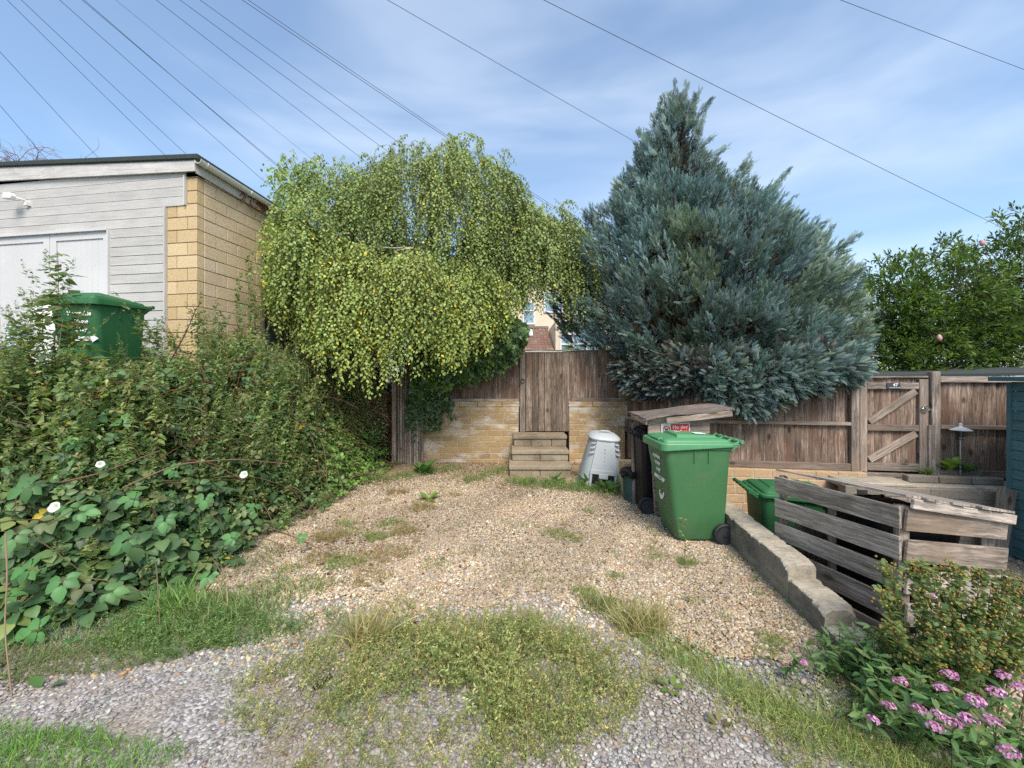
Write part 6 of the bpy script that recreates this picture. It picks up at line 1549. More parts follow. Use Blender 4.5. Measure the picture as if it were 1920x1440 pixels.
for i in range(1850):
    gz = Hgt(x[i:i + 1], y[i:i + 1])[0]; vz = Vtop(x[i:i + 1], y[i:i + 1])[0]
    h = (vz - gz) + g.uniform(-0.05, 0.2) + (0.3 if g.uniform() < 0.05 else 0); h = min(max(h, 0.22), 0.95)
    pos = arr(x[i], y[i], vz + g.uniform(-0.02, 0.17) + (0.22 * g.uniform() if g.uniform() < 0.15 else 0) - h) - nr[i] * g.uniform(0, 0.12)
    k = g.integers(0, 5); lean = nr[i, :2] * g.uniform(0.0, 0.22); a = put(WT[k][1], pos, h, (0, 0), g.uniform(0, 6.3), 0.9 / max(h, .45) * 0.5 + .35)
    a[0][:, 0] += lean[0] * ((a[0][:, 2] - pos[2]) / h) ** 1.5; a[0][:, 1] += lean[1] * ((a[0][:, 2] - pos[2]) / h) ** 1.5
    a[3] = a[3] * g.uniform(0.9, 1.65) * arr(g.uniform(.88, 1.1), 1, g.uniform(.8, 1.1)); ps.append(a)
for i in range(75):                                   # wispy taller stems standing clear of the mass
    x, y, nr = bank(1, x0=-6.6, x1=-2.6, y0=2.7, y1=5.6, wfun=lambda x, y: np.where(Vtop(x, y) > 1.15, 1.0, .05)); vz = Vtop(x, y)[0]; h = g.uniform(.5, .85)
    a = put(WT[g.integers(0, 5)][1], arr(x[0], y[0], vz - .32), h, (g.normal(0, .12), g.normal(-.03, .08)), g.uniform(0, 6.3), .55); a[3] = a[3] * g.uniform(.9, 1.5); ps.append(a)
    ps.append(put(WT[0][0], arr(x[0], y[0], vz - .32), h, (0, 0), 0, .5))
o = veg('weeds', ps, M['leaf'], None, TB)
tag(o, 'grey green nettles and mugwort crowding the bank between the brambles', 'weeds', kind='stuff')
# loose small leaves filling the mass
n = 19000
x, y, nr = bank(n, wfun=lambda x, y: np.where(pxy(x, y, Vtop(x, y))[1] > 960, 0.35, 1.0) * np.where(hollow(x, y), .12, 1))
p = np.stack([x, y, Vtop(x, y)], 1) - nr * (g.uniform(0, 0.30, n) ** 1.1)[:, None] + g.normal(0, 0.02, (n, 3))
px, py = pxy(x, y, p[:, 2])
col = palette(n, [(0.085, 0.135, 0.045), (0.115, 0.16, 0.06), (0.055, 0.095, 0.035), (0.165, 0.185, 0.075), (0.09, 0.06, 0.04)], [4, 3, 3, 1.6, 0.6], 0.25, g)
red = (np.abs(py - 735) < 40) & (px > 230) & (px < 480) & (g.uniform(0, 1, n) < 0.35); col[red] = arr(0.13, 0.05, 0.035) * g.uniform(.7, 1.2, (red.sum(), 1))
yl = g.uniform(0, 1, n) < 0.012; col[yl] = arr(0.42, 0.28, 0.03)
o = veg('undergrowth', [inst(*LEAF, p, frames(unit(rdir(n, g=g) + arr(0, -.2, -.35)), unit(nr + g.normal(0, .5, (n, 3)))), g.uniform(0.02, 0.055, n) * np.where(g.uniform(0, 1, n) < .12, 1.6, 1) * np.where(yl, 1.3, 1), col)], M['leaf'], None, TB)
tag(o, 'small mixed leaves of undergrowth filling the bank', 'undergrowth', kind='stuff')
# dark fine-leaved shrub under the birch, top of the bank
n = 5200; a = g.uniform(0, 1, n); lx = g.uniform(515, 725, n); ly = np.interp(lx, [515, 600, 660, 725], [705, 670, 690, 735]) + g.uniform(0, 1, n) ** 1.3 * np.interp(lx, [515, 620, 725], [60, 130, 90]); ld = 5.9 + 0.9 * g.uniform(0, 1, n) + (lx - 620) * 0.002
p = np.stack([(lx - CX) / F * ld, ld, CAMH - (ly - HY) / F * ld], 1); ok = ~((p[:, 0] < -3.8)); p = p[ok]; n = len(p)
t = thing('cotoneaster', 'dark fine leaved shrub arching out under the birch at the top of the bank', 'shrub', (-2.9, 6.5, 1.1)); B2 = arr(-2.9, 6.5, 1.1)
veg('leaves', [inst(*LEAFN, p, frames(unit(rdir(n, g=g) + arr(.7, -.3, -.2)), unit(arr(0, -.4, .8) + g.normal(0, .5, (n, 3)))), g.uniform(0.025, 0.05, n), palette(n, [(0.035, 0.06, 0.025), (0.055, 0.08, 0.03), (0.07, 0.10, 0.035), (0.08, 0.05, 0.03)], [3, 3, 2, .7], 0.2, g))], M['leaf'], t, B2)
sg = []
for i in range(90):
    q = p[g.integers(0, n)]; d = unit(arr(g.uniform(.2, 1), -.4, g.uniform(-.5, .2))); sg.append((curve([tuple(q - d * .35 + arr(0, 0, -.08)), tuple(q), tuple(q + d * .25 + arr(0, 0, -.07))], 7), (0.004, 0.0015), [(0.10, 0.05, 0.03), (0.13, 0.09, 0.06)][i % 2]))
veg('stems', [grow(sg)], M['stem'], t, B2)

# 3 tall single weeds against the garage
TALL = [  # base px,py,depth, tip px,py, width, template, label
    (92, 700, 3.35, 97, 470, 1.25, 1, 'tallest weed on the bank, in front of the left corner of the green bin'),
    (322, 700, 3.9, 216, 548, 0.75, 0, 'weed leaning left across the right side of the green bin'),
    (60, 690, 3.3, 2, 572, 0.85, 2, 'bushy weed at the left edge of the picture before the garden chair'),
    (372, 660, 4.5, 374, 545, 0.8, 3, 'upright weed in front of the garage corner'),
    (345, 665, 4.3, 290, 595, 0.7, 4, 'short weed between the green bin and the garage corner'),
    (220, 690, 3.6, 222, 628, 0.7, 0, 'short weed in front of the middle of the green bin'),
    (172, 700, 3.5, 158, 640, 0.7, 1, 'short weed in front of the lettering of the green bin'),
    (415, 650, 5.0, 400, 560, 0.8, 2, 'upright weed before the block side wall, just right of the garage corner'),
    (482, 640, 5.4, 476, 545, 0.9, 3, 'weed beside the dark side door of the garage'),
    (330, 800, 3.3, 287, 722, 0.8, 4, 'feathery weed in the middle of the bank below the green bin'),
    (430, 820, 3.7, 428, 738, 0.85, 0, 'yellowing nettle in the middle of the bank'),
    (490, 830, 4.0, 492, 756, 0.8, 1, 'pale nettle spike right of the yellowing one on the bank'),
    (25, 690, 3.2, 30, 610, 0.9, 4, 'leafy weed below the garden chair at far left'),
    (45, 700, 3.1, 62, 545, 0.9, 0, 'tall thin weed between the garden chair and the tallest weed'),
    (140, 705, 3.4, 136, 560, 0.9, 3, 'weed covering the left side of the green bin, right of the tallest weed'),
    (8, 760, 2.9, 14, 640, 1.0, 2, 'broad drooping weed at the very left edge of the picture')]
for bx, by, bd, tx, ty, wd, k, lab in TALL:
    b0 = np.array(P(bx, by, bd)); tp = np.array(P(tx, ty, bd - 0.02)); z0 = Hgt(np.array([b0[0]]), np.array([b0[1]]))[0]
    b0[2] -= 0.15; h = tp[2] - b0[2]
    t = thing('tall_weed', lab, 'weed', tuple(b0), 0, 'tall weeds on the bank')
    for nm, q, mt in (('stem', WT[k][0], 'stem'), ('leaves', WT[k][1], 'leaf')):
        a = put(q, arr(0, 0, 0), h, (0, 0), k * 1.3, wd * (1.25 if nm == 'leaves' else 0.6)); f = (a[0][:, 2] / h) ** 1.3; a[0][:, 0] += (tp[0] - b0[0]) * f
        bits = [a]
        for j in range((7 if wd > .8 else 4) if nm == 'leaves' else 0):                      # side shoots
            f0 = 0.25 + 0.09 * j; az = j * 2.4 + k; sh_ = put(WT[(k + j) % 5][0 if nm == 'stem' else 1], arr(0, 0, 0), h * (0.42 - 0.03 * j), (0, 0), az, 1.2)
            V_ = sh_[0]; V_[:, 0] += V_[:, 2] * .45 * math.cos(az); V_[:, 1] += V_[:, 2] * .45 * math.sin(az); V_[:, 2] += f0 * h; V_[:, 0] += (tp[0] - b0[0]) * f0 ** 1.3; bits.append(sh_)
        veg(nm, bits, M[mt], t)
# dead leaning stem
d0, d1 = np.array(P(312, 690, 4.0)), np.array(P(370, 575, 4.05))
sg = [(curve([tuple(d0), tuple((d0 + d1) / 2 + arr(.02, 0, 0)), tuple(d1)], 10), (0.007, 0.003), (0.05, 0.03, 0.025))]
for f in np.linspace(0.35, 1, 9):
    q = d0 + (d1 - d0) * f; sg.append((curve([tuple(q), tuple(q + arr(g.normal(0, .05), 0, g.uniform(.02, .08)))], 4), (0.003, 0.002), (0.06, 0.035, 0.03)))
tag(veg('dead_stem', [grow(sg)], M['stem'], None, d0), 'dead dark weed stem leaning right in front of the cladding', 'dead stem')
# two bindweed vines climbing the block side wall
for x, y0, y1, lab in ((447, 640, 508, 'left one of two twining vines climbing the garage side wall'), (468, 630, 468, 'taller right one of two twining vines climbing the garage side wall')):
    a = (x - CX) / F; dd = (5.0 + 0.153 * 0 + (3.99 + 0.0) * 0.0); dd = 4.753 / (0.1528 - a) - 0.10
    A_, B_ = np.array(P(x, y0, dd)), np.array(P(x, y1, dd)); tt = np.linspace(0, 1, 60)[:, None]; p = A_ + (B_ - A_) * tt; p[:, 0] += 0.012 * np.sin(tt[:, 0] * 40); p[:, 1] += 0.012 * np.cos(tt[:, 0] * 40)
    t = thing('climbing_vine', lab, 'vine', tuple(A_), 0, 'vines on the garage side wall')
    veg('stem', [grow([(p, (0.004, 0.002), (0.07, 0.09, 0.03))])], M['stem'], t, A_)
    m = 60; sd = rdir(m, -.5, .4, g); veg('leaves', [inst(*OVAL, p + sd * .012, frames(unit(sd + arr(0, 0, -.5)), rdir(m, .2, 1, g)), g.uniform(.035, .055, m), palette(m, [(0.06, 0.12, 0.03), (0.08, 0.14, 0.035)], [1, 1], .2, g))], M['leaf'], t, A_)
# white bindweed trumpets
t = thing('bindweed', 'bindweed with three white trumpet flowers among the brambles', 'bindweed', tuple(P(250, 930, 2.7)))
vb = np.array(P(250, 930, 2.7)); vv = [tuple(P(90, 985, 2.55)), tuple(P(180, 930, 2.6)), tuple(P(300, 900, 2.75)), tuple(P(455, 900, 3.0))]
veg('vine', [grow([(curve(vv, 20), (0.003, 0.002), (0.07, 0.1, 0.03))])], M['stem'], t, vb)
for x, y, d, s_ in ((112, 953, 2.46, .031), (190, 873, 2.78, .024), (461, 892, 2.92, .026)):
    mb = MB(); rg = []
    for rd, zz_ in ((0.1, 0), (0.14, 0.5), (0.3, 0.9), (0.75, 1.25), (1.05, 1.3), (1.0, 1.34), (0.7, 1.27), (0.28, 0.92), (0.1, .5)):
        rg.append([(rd * s_ * (1 + .10 * math.cos(5 * 2 * math.pi * k / 20)) * math.cos(2 * math.pi * k / 20), rd * s_ * math.sin(2 * math.pi * k / 20), zz_ * s_) for k in range(20)])
    mb.loft(rg); o = mb.build('flower', M['petal_white'], t, smooth=True); o.location = Vector(P(x, y, d)) - Vector(vb); o.rotation_euler = (R_(62), R_(12), R_(x % 50 - 10))

# ------------------------------------------------------------------ gravel stones
g = np.random.default_rng(41)
PHI = (1 + 5 ** .5) / 2
ICO = (np.array([(-1, PHI, 0), (1, PHI, 0), (-1, -PHI, 0), (1, -PHI, 0), (0, -1, PHI), (0, 1, PHI), (0, -1, -PHI), (0, 1, -PHI), (PHI, 0, -1), (PHI, 0, 1), (-PHI, 0, -1), (-PHI, 0, 1)]) / 1.9,
       [(0, 11, 5), (0, 5, 1), (0, 1, 7), (0, 7, 10), (0, 10, 11), (1, 5, 9), (5, 11, 4), (11, 10, 2), (10, 7, 6), (7, 1, 8), (3, 9, 4), (3, 4, 2), (3, 2, 6), (3, 6, 8), (3, 8, 9), (4, 9, 5), (2, 4, 11), (6, 2, 10), (8, 6, 7), (9, 8, 1)])
def stones(name, label, x, y, z, s0, s1, cols, wts, flat=(0.45, 0.75)):
    n = len(x); sz = s0 * (s1 / s0 * 1.25) ** g.uniform(0, 1, n) * np.where(g.uniform(0, 1, n) < 0.08, 1.5, 1)
    scl = np.stack([sz * g.uniform(.75, 1.3, n), sz * g.uniform(.7, 1.0, n), sz * g.uniform(flat[0], flat[1], n)], 1)
    p = np.stack([x, y, z + scl[:, 2] * 0.45], 1)
    dirt = ss(0.55 + 0.6 * (np.sin(x * 1.9 + 0.7) * np.sin(y * 2.3 - x) + 0.5 * np.sin(x * 5.1 + y * 2) * np.sin(y * 4.3) + 0.3 * np.sin(x * 11 - y * 7)))[:, None]
    cc = palette(n, cols, wts, 0.14, g); cc = cc * (1 - 0.38 * dirt) + np.array([0.17, 0.125, 0.085]) * 0.38 * dirt
    o = veg(name, [inst(ICO[0], ICO[1], p, upframes(n, 0.3, g), scl, cc)], M['pebble'], None, arr(0, 3, 0), smooth=True)
    return tag(o, label, 'gravel', kind='stuff')
n = 360000; x = g.uniform(-2.75, 2.3, n); y = 7.5 - 6.0 * np.sqrt(g.uniform(0, 1, n)); ok = drive_keep(x, y)
x, y = x[ok], y[ok]
bare = 0.5 + 0.5 * np.sin(x * 2.1 + 1.3) * np.sin(y * 1.7 + x * .6); ok = g.uniform(0, 1, len(x)) < np.clip(0.95 - 0.35 * bare, 0, 1) * np.interp(y, [2, 4, 7], [1, .8, .55]); trk = np.exp(-((x - 0.02 * (y - 4)) / 0.26) ** 2) * ss((y - 3.9) / 1.2) + 0.6 * np.exp(-((x + 1.5) / 0.35) ** 2) * ss((y - 3) / .6) * ss((5.2 - y) / .8)
ok &= g.uniform(0, 1, len(x)) > 0.55 * trk; x, y = x[ok][:140000], y[ok][:140000]
print('pebbles', len(x))
stones('gravel', 'gold and cream pebbles of the gravel drive', x, y, 0.002, 0.0052, 0.0098, [(0.55, 0.45, 0.31), (0.44, 0.32, 0.19), (0.40, 0.23, 0.115), (0.66, 0.60, 0.50), (0.29, 0.265, 0.245), (0.16, 0.12, 0.09), (0.36, 0.29, 0.21)], [4, 3.4, 0.9, 1.3, 1.8, 1.2, 3.2])
n = 9000; x = g.uniform(-2.4, 1.9, n); y = 2.05 + 1.0 * np.sqrt(g.uniform(0, 1, n)); ok = lane_keep(x, y) & ~drive_keep(x, y); x, y = x[ok], y[ok]
stones('scattered_gravel', 'cream pebbles scattered from the drive over the lane edge', x, y, Hgt(x, y) - .004, 0.006, 0.012, [(0.55, 0.45, 0.31), (0.44, 0.32, 0.19), (0.40, 0.23, 0.115), (0.66, 0.60, 0.50), (0.29, 0.265, 0.245)], [4, 3.2, 1.5, 2.4, 1.5])
n = 26000; x = g.uniform(1.95, 7.5, n); y = g.uniform(1.9, 4.9, n); ok = yard_keep(x, y) & (np.abs(x) < 1.4 * y); x, y = x[ok], y[ok]
stones('yard_gravel', 'pale gravel of the lower yard round the pallet store', x, y, Hgt(x, y), 0.008, 0.014, [(0.45, 0.37, 0.27), (0.36, 0.28, 0.19), (0.52, 0.47, 0.4), (0.25, 0.22, 0.2)], [3, 2, 1.5, 1.5])
n = 60000; x = g.uniform(-4.2, 3.2, n); y = g.uniform(1.45, 3.0, n); ok = lane_keep(x, y) & ~drive_keep(x, y) & (np.abs(x) < 1.4 * y)
ok &= g.uniform(0, 1, n) < np.clip(0.55 + 0.45 * np.sin(x * 2.3 + 2) * np.sin(y * 5 + x), 0.08, 1); x, y = x[ok], y[ok]
stones('lane_stones', 'loose grey stones of the lane in the foreground', x, y, Hgt(x, y) - .004, 0.004, 0.0115, [(0.40, 0.38, 0.37), (0.30, 0.285, 0.285), (0.50, 0.47, 0.44), (0.24, 0.225, 0.225), (0.36, 0.27, 0.2)], [3, 3, 2, 1.5, .7], (0.3, 0.6))

# ------------------------------------------------------------------ grass and ground weeds
g = np.random.default_rng(51)
BLD = [blade(b, w_) for b, w_ in ((0.15, .022), (0.45, .02), (0.75, .024))]
def grass(pts, L, cols, wts, var=0.2, tilt=0.35, wide=1.0):
    out_ = []; n = len(pts); k = g.integers(0, 3, n); c_ = palette(n, cols, wts, var, g); l_ = L * g.uniform(0.5, 1.2, n) if np.isscalar(L) else L
    for j in range(3):
        m = k == j
        if m.any(): out_.append(inst(BLD[j][0], BLD[j][1], pts[m], upframes(m.sum(), tilt, g), l_[m][:, None] * arr(wide, 1, 1), c_[m]))
    return out_
def at_ground(x, y): return np.stack([x, y, Hgt(x, y) - 0.003], 1)
# knotgrass strip: sprigs of tiny leaves
def sprig(seed):
    gg = np.random.default_rng(seed); pr = []
    for s_ in range(4):
        a = gg.uniform(0, 6.3); d = unit(arr(math.cos(a) * .5, math.sin(a) * .5, 1)); t_ = np.linspace(0, 1, 5)[:, None]; p = d * t_ + arr(math.cos(a), math.sin(a), 0) * .2 * t_ ** 2
        pr.append(tubes_np([p], [(0.012, 0.006)], [(0.9, 0.85, 0.8)], 3)); m = 11; f = gg.uniform(.15, 1, m); q = np.stack([np.interp(f, t_[:, 0], p[:, i]) for i in range(3)], 1)
        dd = unit(rdir(m, -.2, 1, gg)); pr.append(inst(*LEAFN, q, frames(dd, rdir(m, 0, 1, gg)), gg.uniform(.08, .15, m)[:, None] * arr(1.1, 1, 1), np.ones((m, 3)) * gg.uniform(.8, 1.2, (m, 1))))
    return join(pr)
SPR = [sprig(60 + i) for i in range(4)]
def sprigs(x, y, h, cols, wts):
    out_ = []; n = len(x); k = g.integers(0, 4, n); c_ = palette(n, cols, wts, .2, g); P3 = at_ground(x, y)
    for j in range(4):
        m = np.where(k == j)[0]
        if not len(m): continue
        V, L, Sz, Cc = SPR[j]; kk = len(V); Rm = upframes(len(m), .25, g); W = np.einsum('nij,nkj->nki', Rm, V[None] * h[m][:, None, None]) + P3[m][:, None]
        loops = (L[None] + kk * np.arange(len(m))[:, None]).ravel(); out_.append([W.reshape(-1, 3), loops, np.tile(Sz, len(m)), (Cc[None] * c_[m][:, None]).reshape(-1, 3)])
    return out_
def blob(n, cx, cy, rx, ry, p=1.0, g=g):
    a = g.uniform(0, 6.283, n); r = g.uniform(0, 1, n) ** (0.5 * p); w_ = 1 + 0.18 * np.sin(a * 3 + 1) + .1 * np.sin(a * 7)
    return cx + rx * r * np.cos(a) * w_, cy + ry * r * np.sin(a) * w_
x1, y1 = blob(1250, -0.22, 2.10, 0.92, 0.62, 1.15); x2, y2 = blob(380, 0.25, 2.05, .42, .42); x3, y3 = blob(420, -0.95, 2.2, .55, .42)
x = np.concatenate([x1, x2, x3]); y = np.concatenate([y1, y2, y3]); ok = (y > 1.5) & (g.uniform(0, 1, len(x)) < np.clip(0.72 + 0.5 * np.sin(x * 6 + 1) * np.sin(y * 8 + x * 3) + .2 * np.sin(x * 17) * np.sin(y * 19), 0.12, 1)); x, y = x[ok], y[ok]
edge = np.clip(1.15 - np.hypot((x + .15) / .95, (y - 2.13) / .62), .35, 1)
KG = [(0.165, 0.165, 0.065), (0.13, 0.15, 0.058), (0.21, 0.195, 0.09), (0.10, 0.13, 0.05)]
kg = sprigs(x, y, (0.05 + 0.115 * edge) * g.uniform(.55, 1.3, len(x)), KG, [3, 3, 1.6, 2])
x, y = blob(1900, -0.35, 1.95, 1.3, .66, 0.9); ok = y > 1.5; kg += grass(at_ground(x[ok], y[ok]), 0.045, [(0.10, 0.13, 0.045), (0.15, 0.15, 0.06), (0.07, 0.105, 0.04)], [2, 2, 2], tilt=.7, wide=1.5)
xs_, ys_ = blob(900, -0.25, 2.1, 1.1, .68, 1.0); ok = ys_ > 1.5; kg += grass(at_ground(xs_[ok], ys_[ok]), .17 * g.uniform(.5, 1.1, ok.sum()), [(0.15, 0.135, 0.07), (0.11, 0.115, 0.05)], [1, 1], tilt=.35, wide=.32)
tag(veg('knotgrass', kg, M['grass'], None, arr(-.2, 2.1, 0)), 'wiry olive knotgrass in the middle strip of the lane', 'grass', kind='stuff')
# verge on the right, tufts along the edges, lawn patch bottom left
vg = []
t_ = g.uniform(0, 1, 4200); x = np.interp(t_, [0, .25, .55, 1], [0.62, 0.9, 1.16, 1.62]) + g.normal(0, .085, 4200) + t_ * .05; y = np.interp(t_, [0, .25, .55, 1], [2.8, 2.3, 1.95, 1.55]) + g.normal(0, .07, 4200)
vg += grass(at_ground(x, y), 0.075, [(0.085, 0.125, 0.035), (0.12, 0.145, 0.045), (0.18, 0.16, 0.075)], [3, 3, 1.4])
x, y = blob(1500, 1.55, 1.75, .45, .3); vg += grass(at_ground(x, y), 0.055, [(0.085, 0.115, 0.045), (0.12, 0.13, 0.055)], [1, 1], tilt=.6)
xs_, ys_ = blob(420, 1.5, 1.78, .5, .32); vg += sprigs(xs_, ys_, g.uniform(.04, .08, 420), KG, [2, 3, 1, 3])
x, y = blob(4200, -2.15, 1.62, .62, .2); vg += grass(at_ground(x, y), 0.07, [(0.07, 0.13, 0.03), (0.10, 0.155, 0.035), (0.055, 0.10, 0.03)], [3, 2, 2])
for cx, cy, rx, ry, n, L in ((-2.05, 2.62, .42, .26, 1000, .15), (-1.75, 2.85, .3, .3, 520, .12), (-2.6, 2.42, .5, .2, 700, .10), (-2.2, 3.4, .18, .35, 420, .08), (-1.35, 2.35, .35, .3, 380, .06), (-2.9, 2.15, .7, .16, 900, .05)):
    x, y = blob(n, cx, cy, rx, ry, 1.3); vg += grass(at_ground(x, y), L * g.uniform(.35, 1.2, n), [(0.06, 0.10, 0.032), (0.085, 0.12, 0.04), (0.16, 0.14, 0.075), (0.045, 0.08, 0.028)], [3, 2.5, 1.6, 2])
xs_, ys_ = blob(520, -2.0, 2.45, .55, .22); vg += sprigs(xs_, ys_, g.uniform(.06, .13, 520), [(0.07, 0.115, 0.04), (0.09, 0.13, 0.045)], [1, 1])
xs_, ys_ = blob(500, -2.7, 2.2, .7, .14); vg += sprigs(xs_, ys_, g.uniform(.03, .07, 500), [(0.08, 0.11, 0.045), (0.11, 0.12, 0.05)], [1, 1])
# along the walls and the foot of the steps
for a, b, n, h in (((870, 905), (960, 880), 130, .10), ((960, 905), (1160, 925), 420, .10), ((690, 905), (860, 880), 260, .09), ((1380, 880), (1560, 1240), 0, .08), ((1370, 1010), (1560, 1240), 110, .05)):
    if n == 0: continue
    A_, B_ = G(*a), G(*b); f = g.uniform(0, 1, n); x = A_[0] + (B_[0] - A_[0]) * f + g.normal(0, .1, n); y = A_[1] + (B_[1] - A_[1]) * f + g.normal(0, .12, n); y = np.minimum(y, 7.35)
    vg += sprigs(x, y, h * g.uniform(.5, 1.3, n), [(0.065, 0.11, 0.035), (0.09, 0.14, 0.04), (0.12, 0.13, 0.05)], [2, 2, 1])
tag(veg('verge_grass', vg, M['grass'], None, arr(0, 2, 0)), 'short green grass and weeds fringing the lane, bank and walls', 'grass', kind='stuff')
# weeds dotted through the gravel
wd = []
for px, py, r, n, h, dry in ((620, 1010, .16, 60, .08, 1), (705, 1010, .12, 50, .07, 0), (760, 1000, .14, 50, .08, 1), (600, 1050, .15, 60, .06, 1), (700, 1085, .18, 60, .06, 1), (590, 1100, .15, 50, .06, 0), (820, 1060, .14, 30, .05, 0), (745, 925, .16, 60, .07, 1), (850, 930, .12, 30, .05, 1), (650, 985, .13, 40, .06, 0), (735, 985, .16, 46, .07, 0), (790, 955, .16, 50, .09, 1), (660, 1000, .14, 40, .05, 0), (735, 1040, .2, 60, .07, 1), (690, 1055, .2, 46, .06, 1), (545, 1070, .09, 40, .05, 0), (640, 1060, .16, 60, .07, 0), (1050, 1005, .14, 46, .06, 0), (1075, 1015, .1, 30, .05, 0), (995, 985, .12, 20, .04, 0), (960, 985, .14, 24, .04, 0), (1105, 960, .1, 24, .05, 0), (1150, 1085, .07, 22, .05, 0), (1095, 1115, .09, 46, .06, 0), (1230, 1045, .08, 18, .05, 0), (1250, 970, .1, 22, .05, 0), (1300, 1130, .08, 24, .04, 0), (1450, 1205, .08, 34, .06, 0), (1360, 1160, .05, 12, .04, 0), (1290, 1060, .09, 30, .07, 0), (1020, 1095, .12, 20, .04, 0), (560, 1015, .2, 40, .05, 1), (930, 1040, .12, 12, .04, 0), (860, 985, .1, 10, .04, 0), (1440, 1230, .08, 20, .05, 0)):
    c0 = G(px, py); x, y = blob(n, c0[0], c0[1], r, r * .8)
    cs = [(0.17, 0.12, 0.07), (0.13, 0.125, 0.05)] if dry else [(0.085, 0.125, 0.035), (0.12, 0.14, 0.045)]
    wd += sprigs(x, y, h * g.uniform(.5, 1.2, n), cs, [1, 1]); x, y = blob(n * 2, c0[0], c0[1], r, r * .8); wd += grass(at_ground(x, y), h * 1.2, cs, [1, 1], tilt=.5)
nn_ = 110; wx = g.uniform(-2.2, 1.9, nn_); wy = g.uniform(2.6, 6.6, nn_)
for qx, qy in zip(wx, wy):
    if not drive_keep(np.array([qx]), np.array([qy]))[0] or abs(qx) < .3 and qy > 4: continue
    m = int(g.uniform(4, 16)); x, y = blob(m, qx, qy, g.uniform(.03, .13), g.uniform(.03, .1)); cs = [(0.17, 0.12, 0.07), (0.13, 0.125, 0.05)] if g.uniform() < .45 else [(0.085, 0.125, 0.035), (0.12, 0.14, 0.045)]
    wd += sprigs(x, y, g.uniform(.02, .055, m), cs, [1, 1])
tag(veg('gravel_weeds', wd, M['grass'], None, arr(0, 3, 0)), 'little weeds and grass tufts growing through the gravel drive', 'weeds', kind='stuff')
# distinct dry tufts
for px, py, n, L, sp, lab, dx in ((690, 1200, 260, .24, .12, 'tall dry grass tuft with straw coloured stalks, left side of the middle strip', 0), (1180, 1180, 420, .22, .12, 'golden dry grass tuft flopping over the right edge of the drive', .5), (1105, 1140, 240, .12, .1, 'small brown green grass tuft beyond the golden one', 0.2), (330, 1150, 300, .22, .16, 'lush green grass clump at the foot of the brambles', 0)):
    c0 = G(px, py); x, y = blob(n, c0[0], c0[1], sp, sp * .7)
    if dx: x = x + g.uniform(0, .16, n)
    cs = [(0.20, 0.17, 0.09), (0.15, 0.135, 0.065), (0.10, 0.105, 0.045)] if 'dry' in lab else ([(0.10, 0.095, 0.045), (0.08, 0.095, 0.035)] if 'brown' in lab else [(0.065, 0.115, 0.03), (0.09, 0.135, 0.04)])
    tag(veg('grass_tuft', grass(at_ground(x, y), L, cs, [2, 2, 1.5][:len(cs)], tilt=.45, wide=.6 if 'dry' in lab else 1), M['grass'], None, arr(*c0)), lab, 'grass tuft', 'grass tufts')
# broad leaved plants
def rosette(name, label, px, py, n, L, wide, cols, up=0.6, z=0.0, d=None, tm=OVAL):
    c0 = np.array(G(px, py)) if d is None else np.array(P(px, py, d)); c0[2] = max(c0[2], H1(c0[0], c0[1])) if d is None else c0[2]
    a = np.arange(n) * 2.4 + g.uniform(0, .6, n); el = g.uniform(.2, up + .4, n); dd = unit(np.stack([np.cos(a), np.sin(a), el], 1)); nn = unit(arr(0, 0, 1.0) - dd * dd[:, 2:3] + g.normal(0, .15, (n, 3)))
    l_ = L * g.uniform(.6, 1.15, n); return tag(veg(name, [inst(*tm, c0 + dd * .02 + arr(0, 0, 1) * g.uniform(0, z + .001, (n, 1)), frames(dd, nn), l_[:, None] * arr(wide, 1, 1), palette(n, cols, [1] * len(cols), .15, g))], M['leaf'], None, c0), label, 'plant')
rosette('dock_plant', 'broad leaved dock plant before the left stone wall', 795, 888, 16, .30, .62, [(0.05, 0.11, 0.03), (0.07, 0.14, 0.035)], .9)
rosette('dock_plant', 'small pale leaved plant alone on the gravel in front of the stone wall', 805, 938, 9, .17, .7, [(0.10, 0.17, 0.04), (0.13, 0.2, 0.045)], .6)
rosette('plantain', 'plantain rosette at the left edge of the right hand grass verge', 1258, 1292, 8, .065, .8, [(0.09, 0.14, 0.035), (0.12, 0.17, 0.04)], .2)
rosette('plantain', 'withered plantain rosette with yellow leaves beside the lane grit', 1350, 1365, 9, .05, .7, [(0.09, 0.10, 0.04), (0.13, 0.12, 0.045), (0.09, 0.07, 0.045)], .2)
rosette('dock_leaf', 'single large fallen leaf on the lane below the brambles', 82, 1292, 2, .085, .8, [(0.05, 0.10, 0.03)], .1)
rosette('thistle', 'bushy weed in front of the compost bin hatch, left side', 1100, 912, 26, .26, .35, [(0.06, 0.11, 0.035), (0.085, 0.135, 0.045)], 1.4)
rosette('thistle', 'bushy weed in front of the compost bin hatch, right side', 1140, 922, 26, .24, .35, [(0.06, 0.12, 0.045), (0.08, 0.14, 0.05)], 1.2)
rosette('thistle', 'low weed at the foot of the steps', 1040, 905, 14, .2, .4, [(0.06, 0.11, 0.035), (0.085, 0.135, 0.045)], 1.2)
rosette('garden_plant', 'yellow green leafy plant at the foot of the garden lamp', 1782, 886, 18, .13, .9, [(0.16, 0.22, 0.04), (0.12, 0.18, 0.04)], 1.3, d=4.92, z=.1)
rosette('garden_plant', 'dark green feathery plant right of the garden lamp', 1815, 890, 26, .17, .4, [(0.06, 0.11, 0.04), (0.05, 0.09, 0.035)], .9, d=4.9, z=.06)
rosette('garden_plant', 'low dark weeds on the terrace at the foot of the gate post', 1740, 892, 22, .12, .4, [(0.05, 0.09, 0.03), (0.07, 0.12, 0.04)], .8, d=4.9, z=.03)
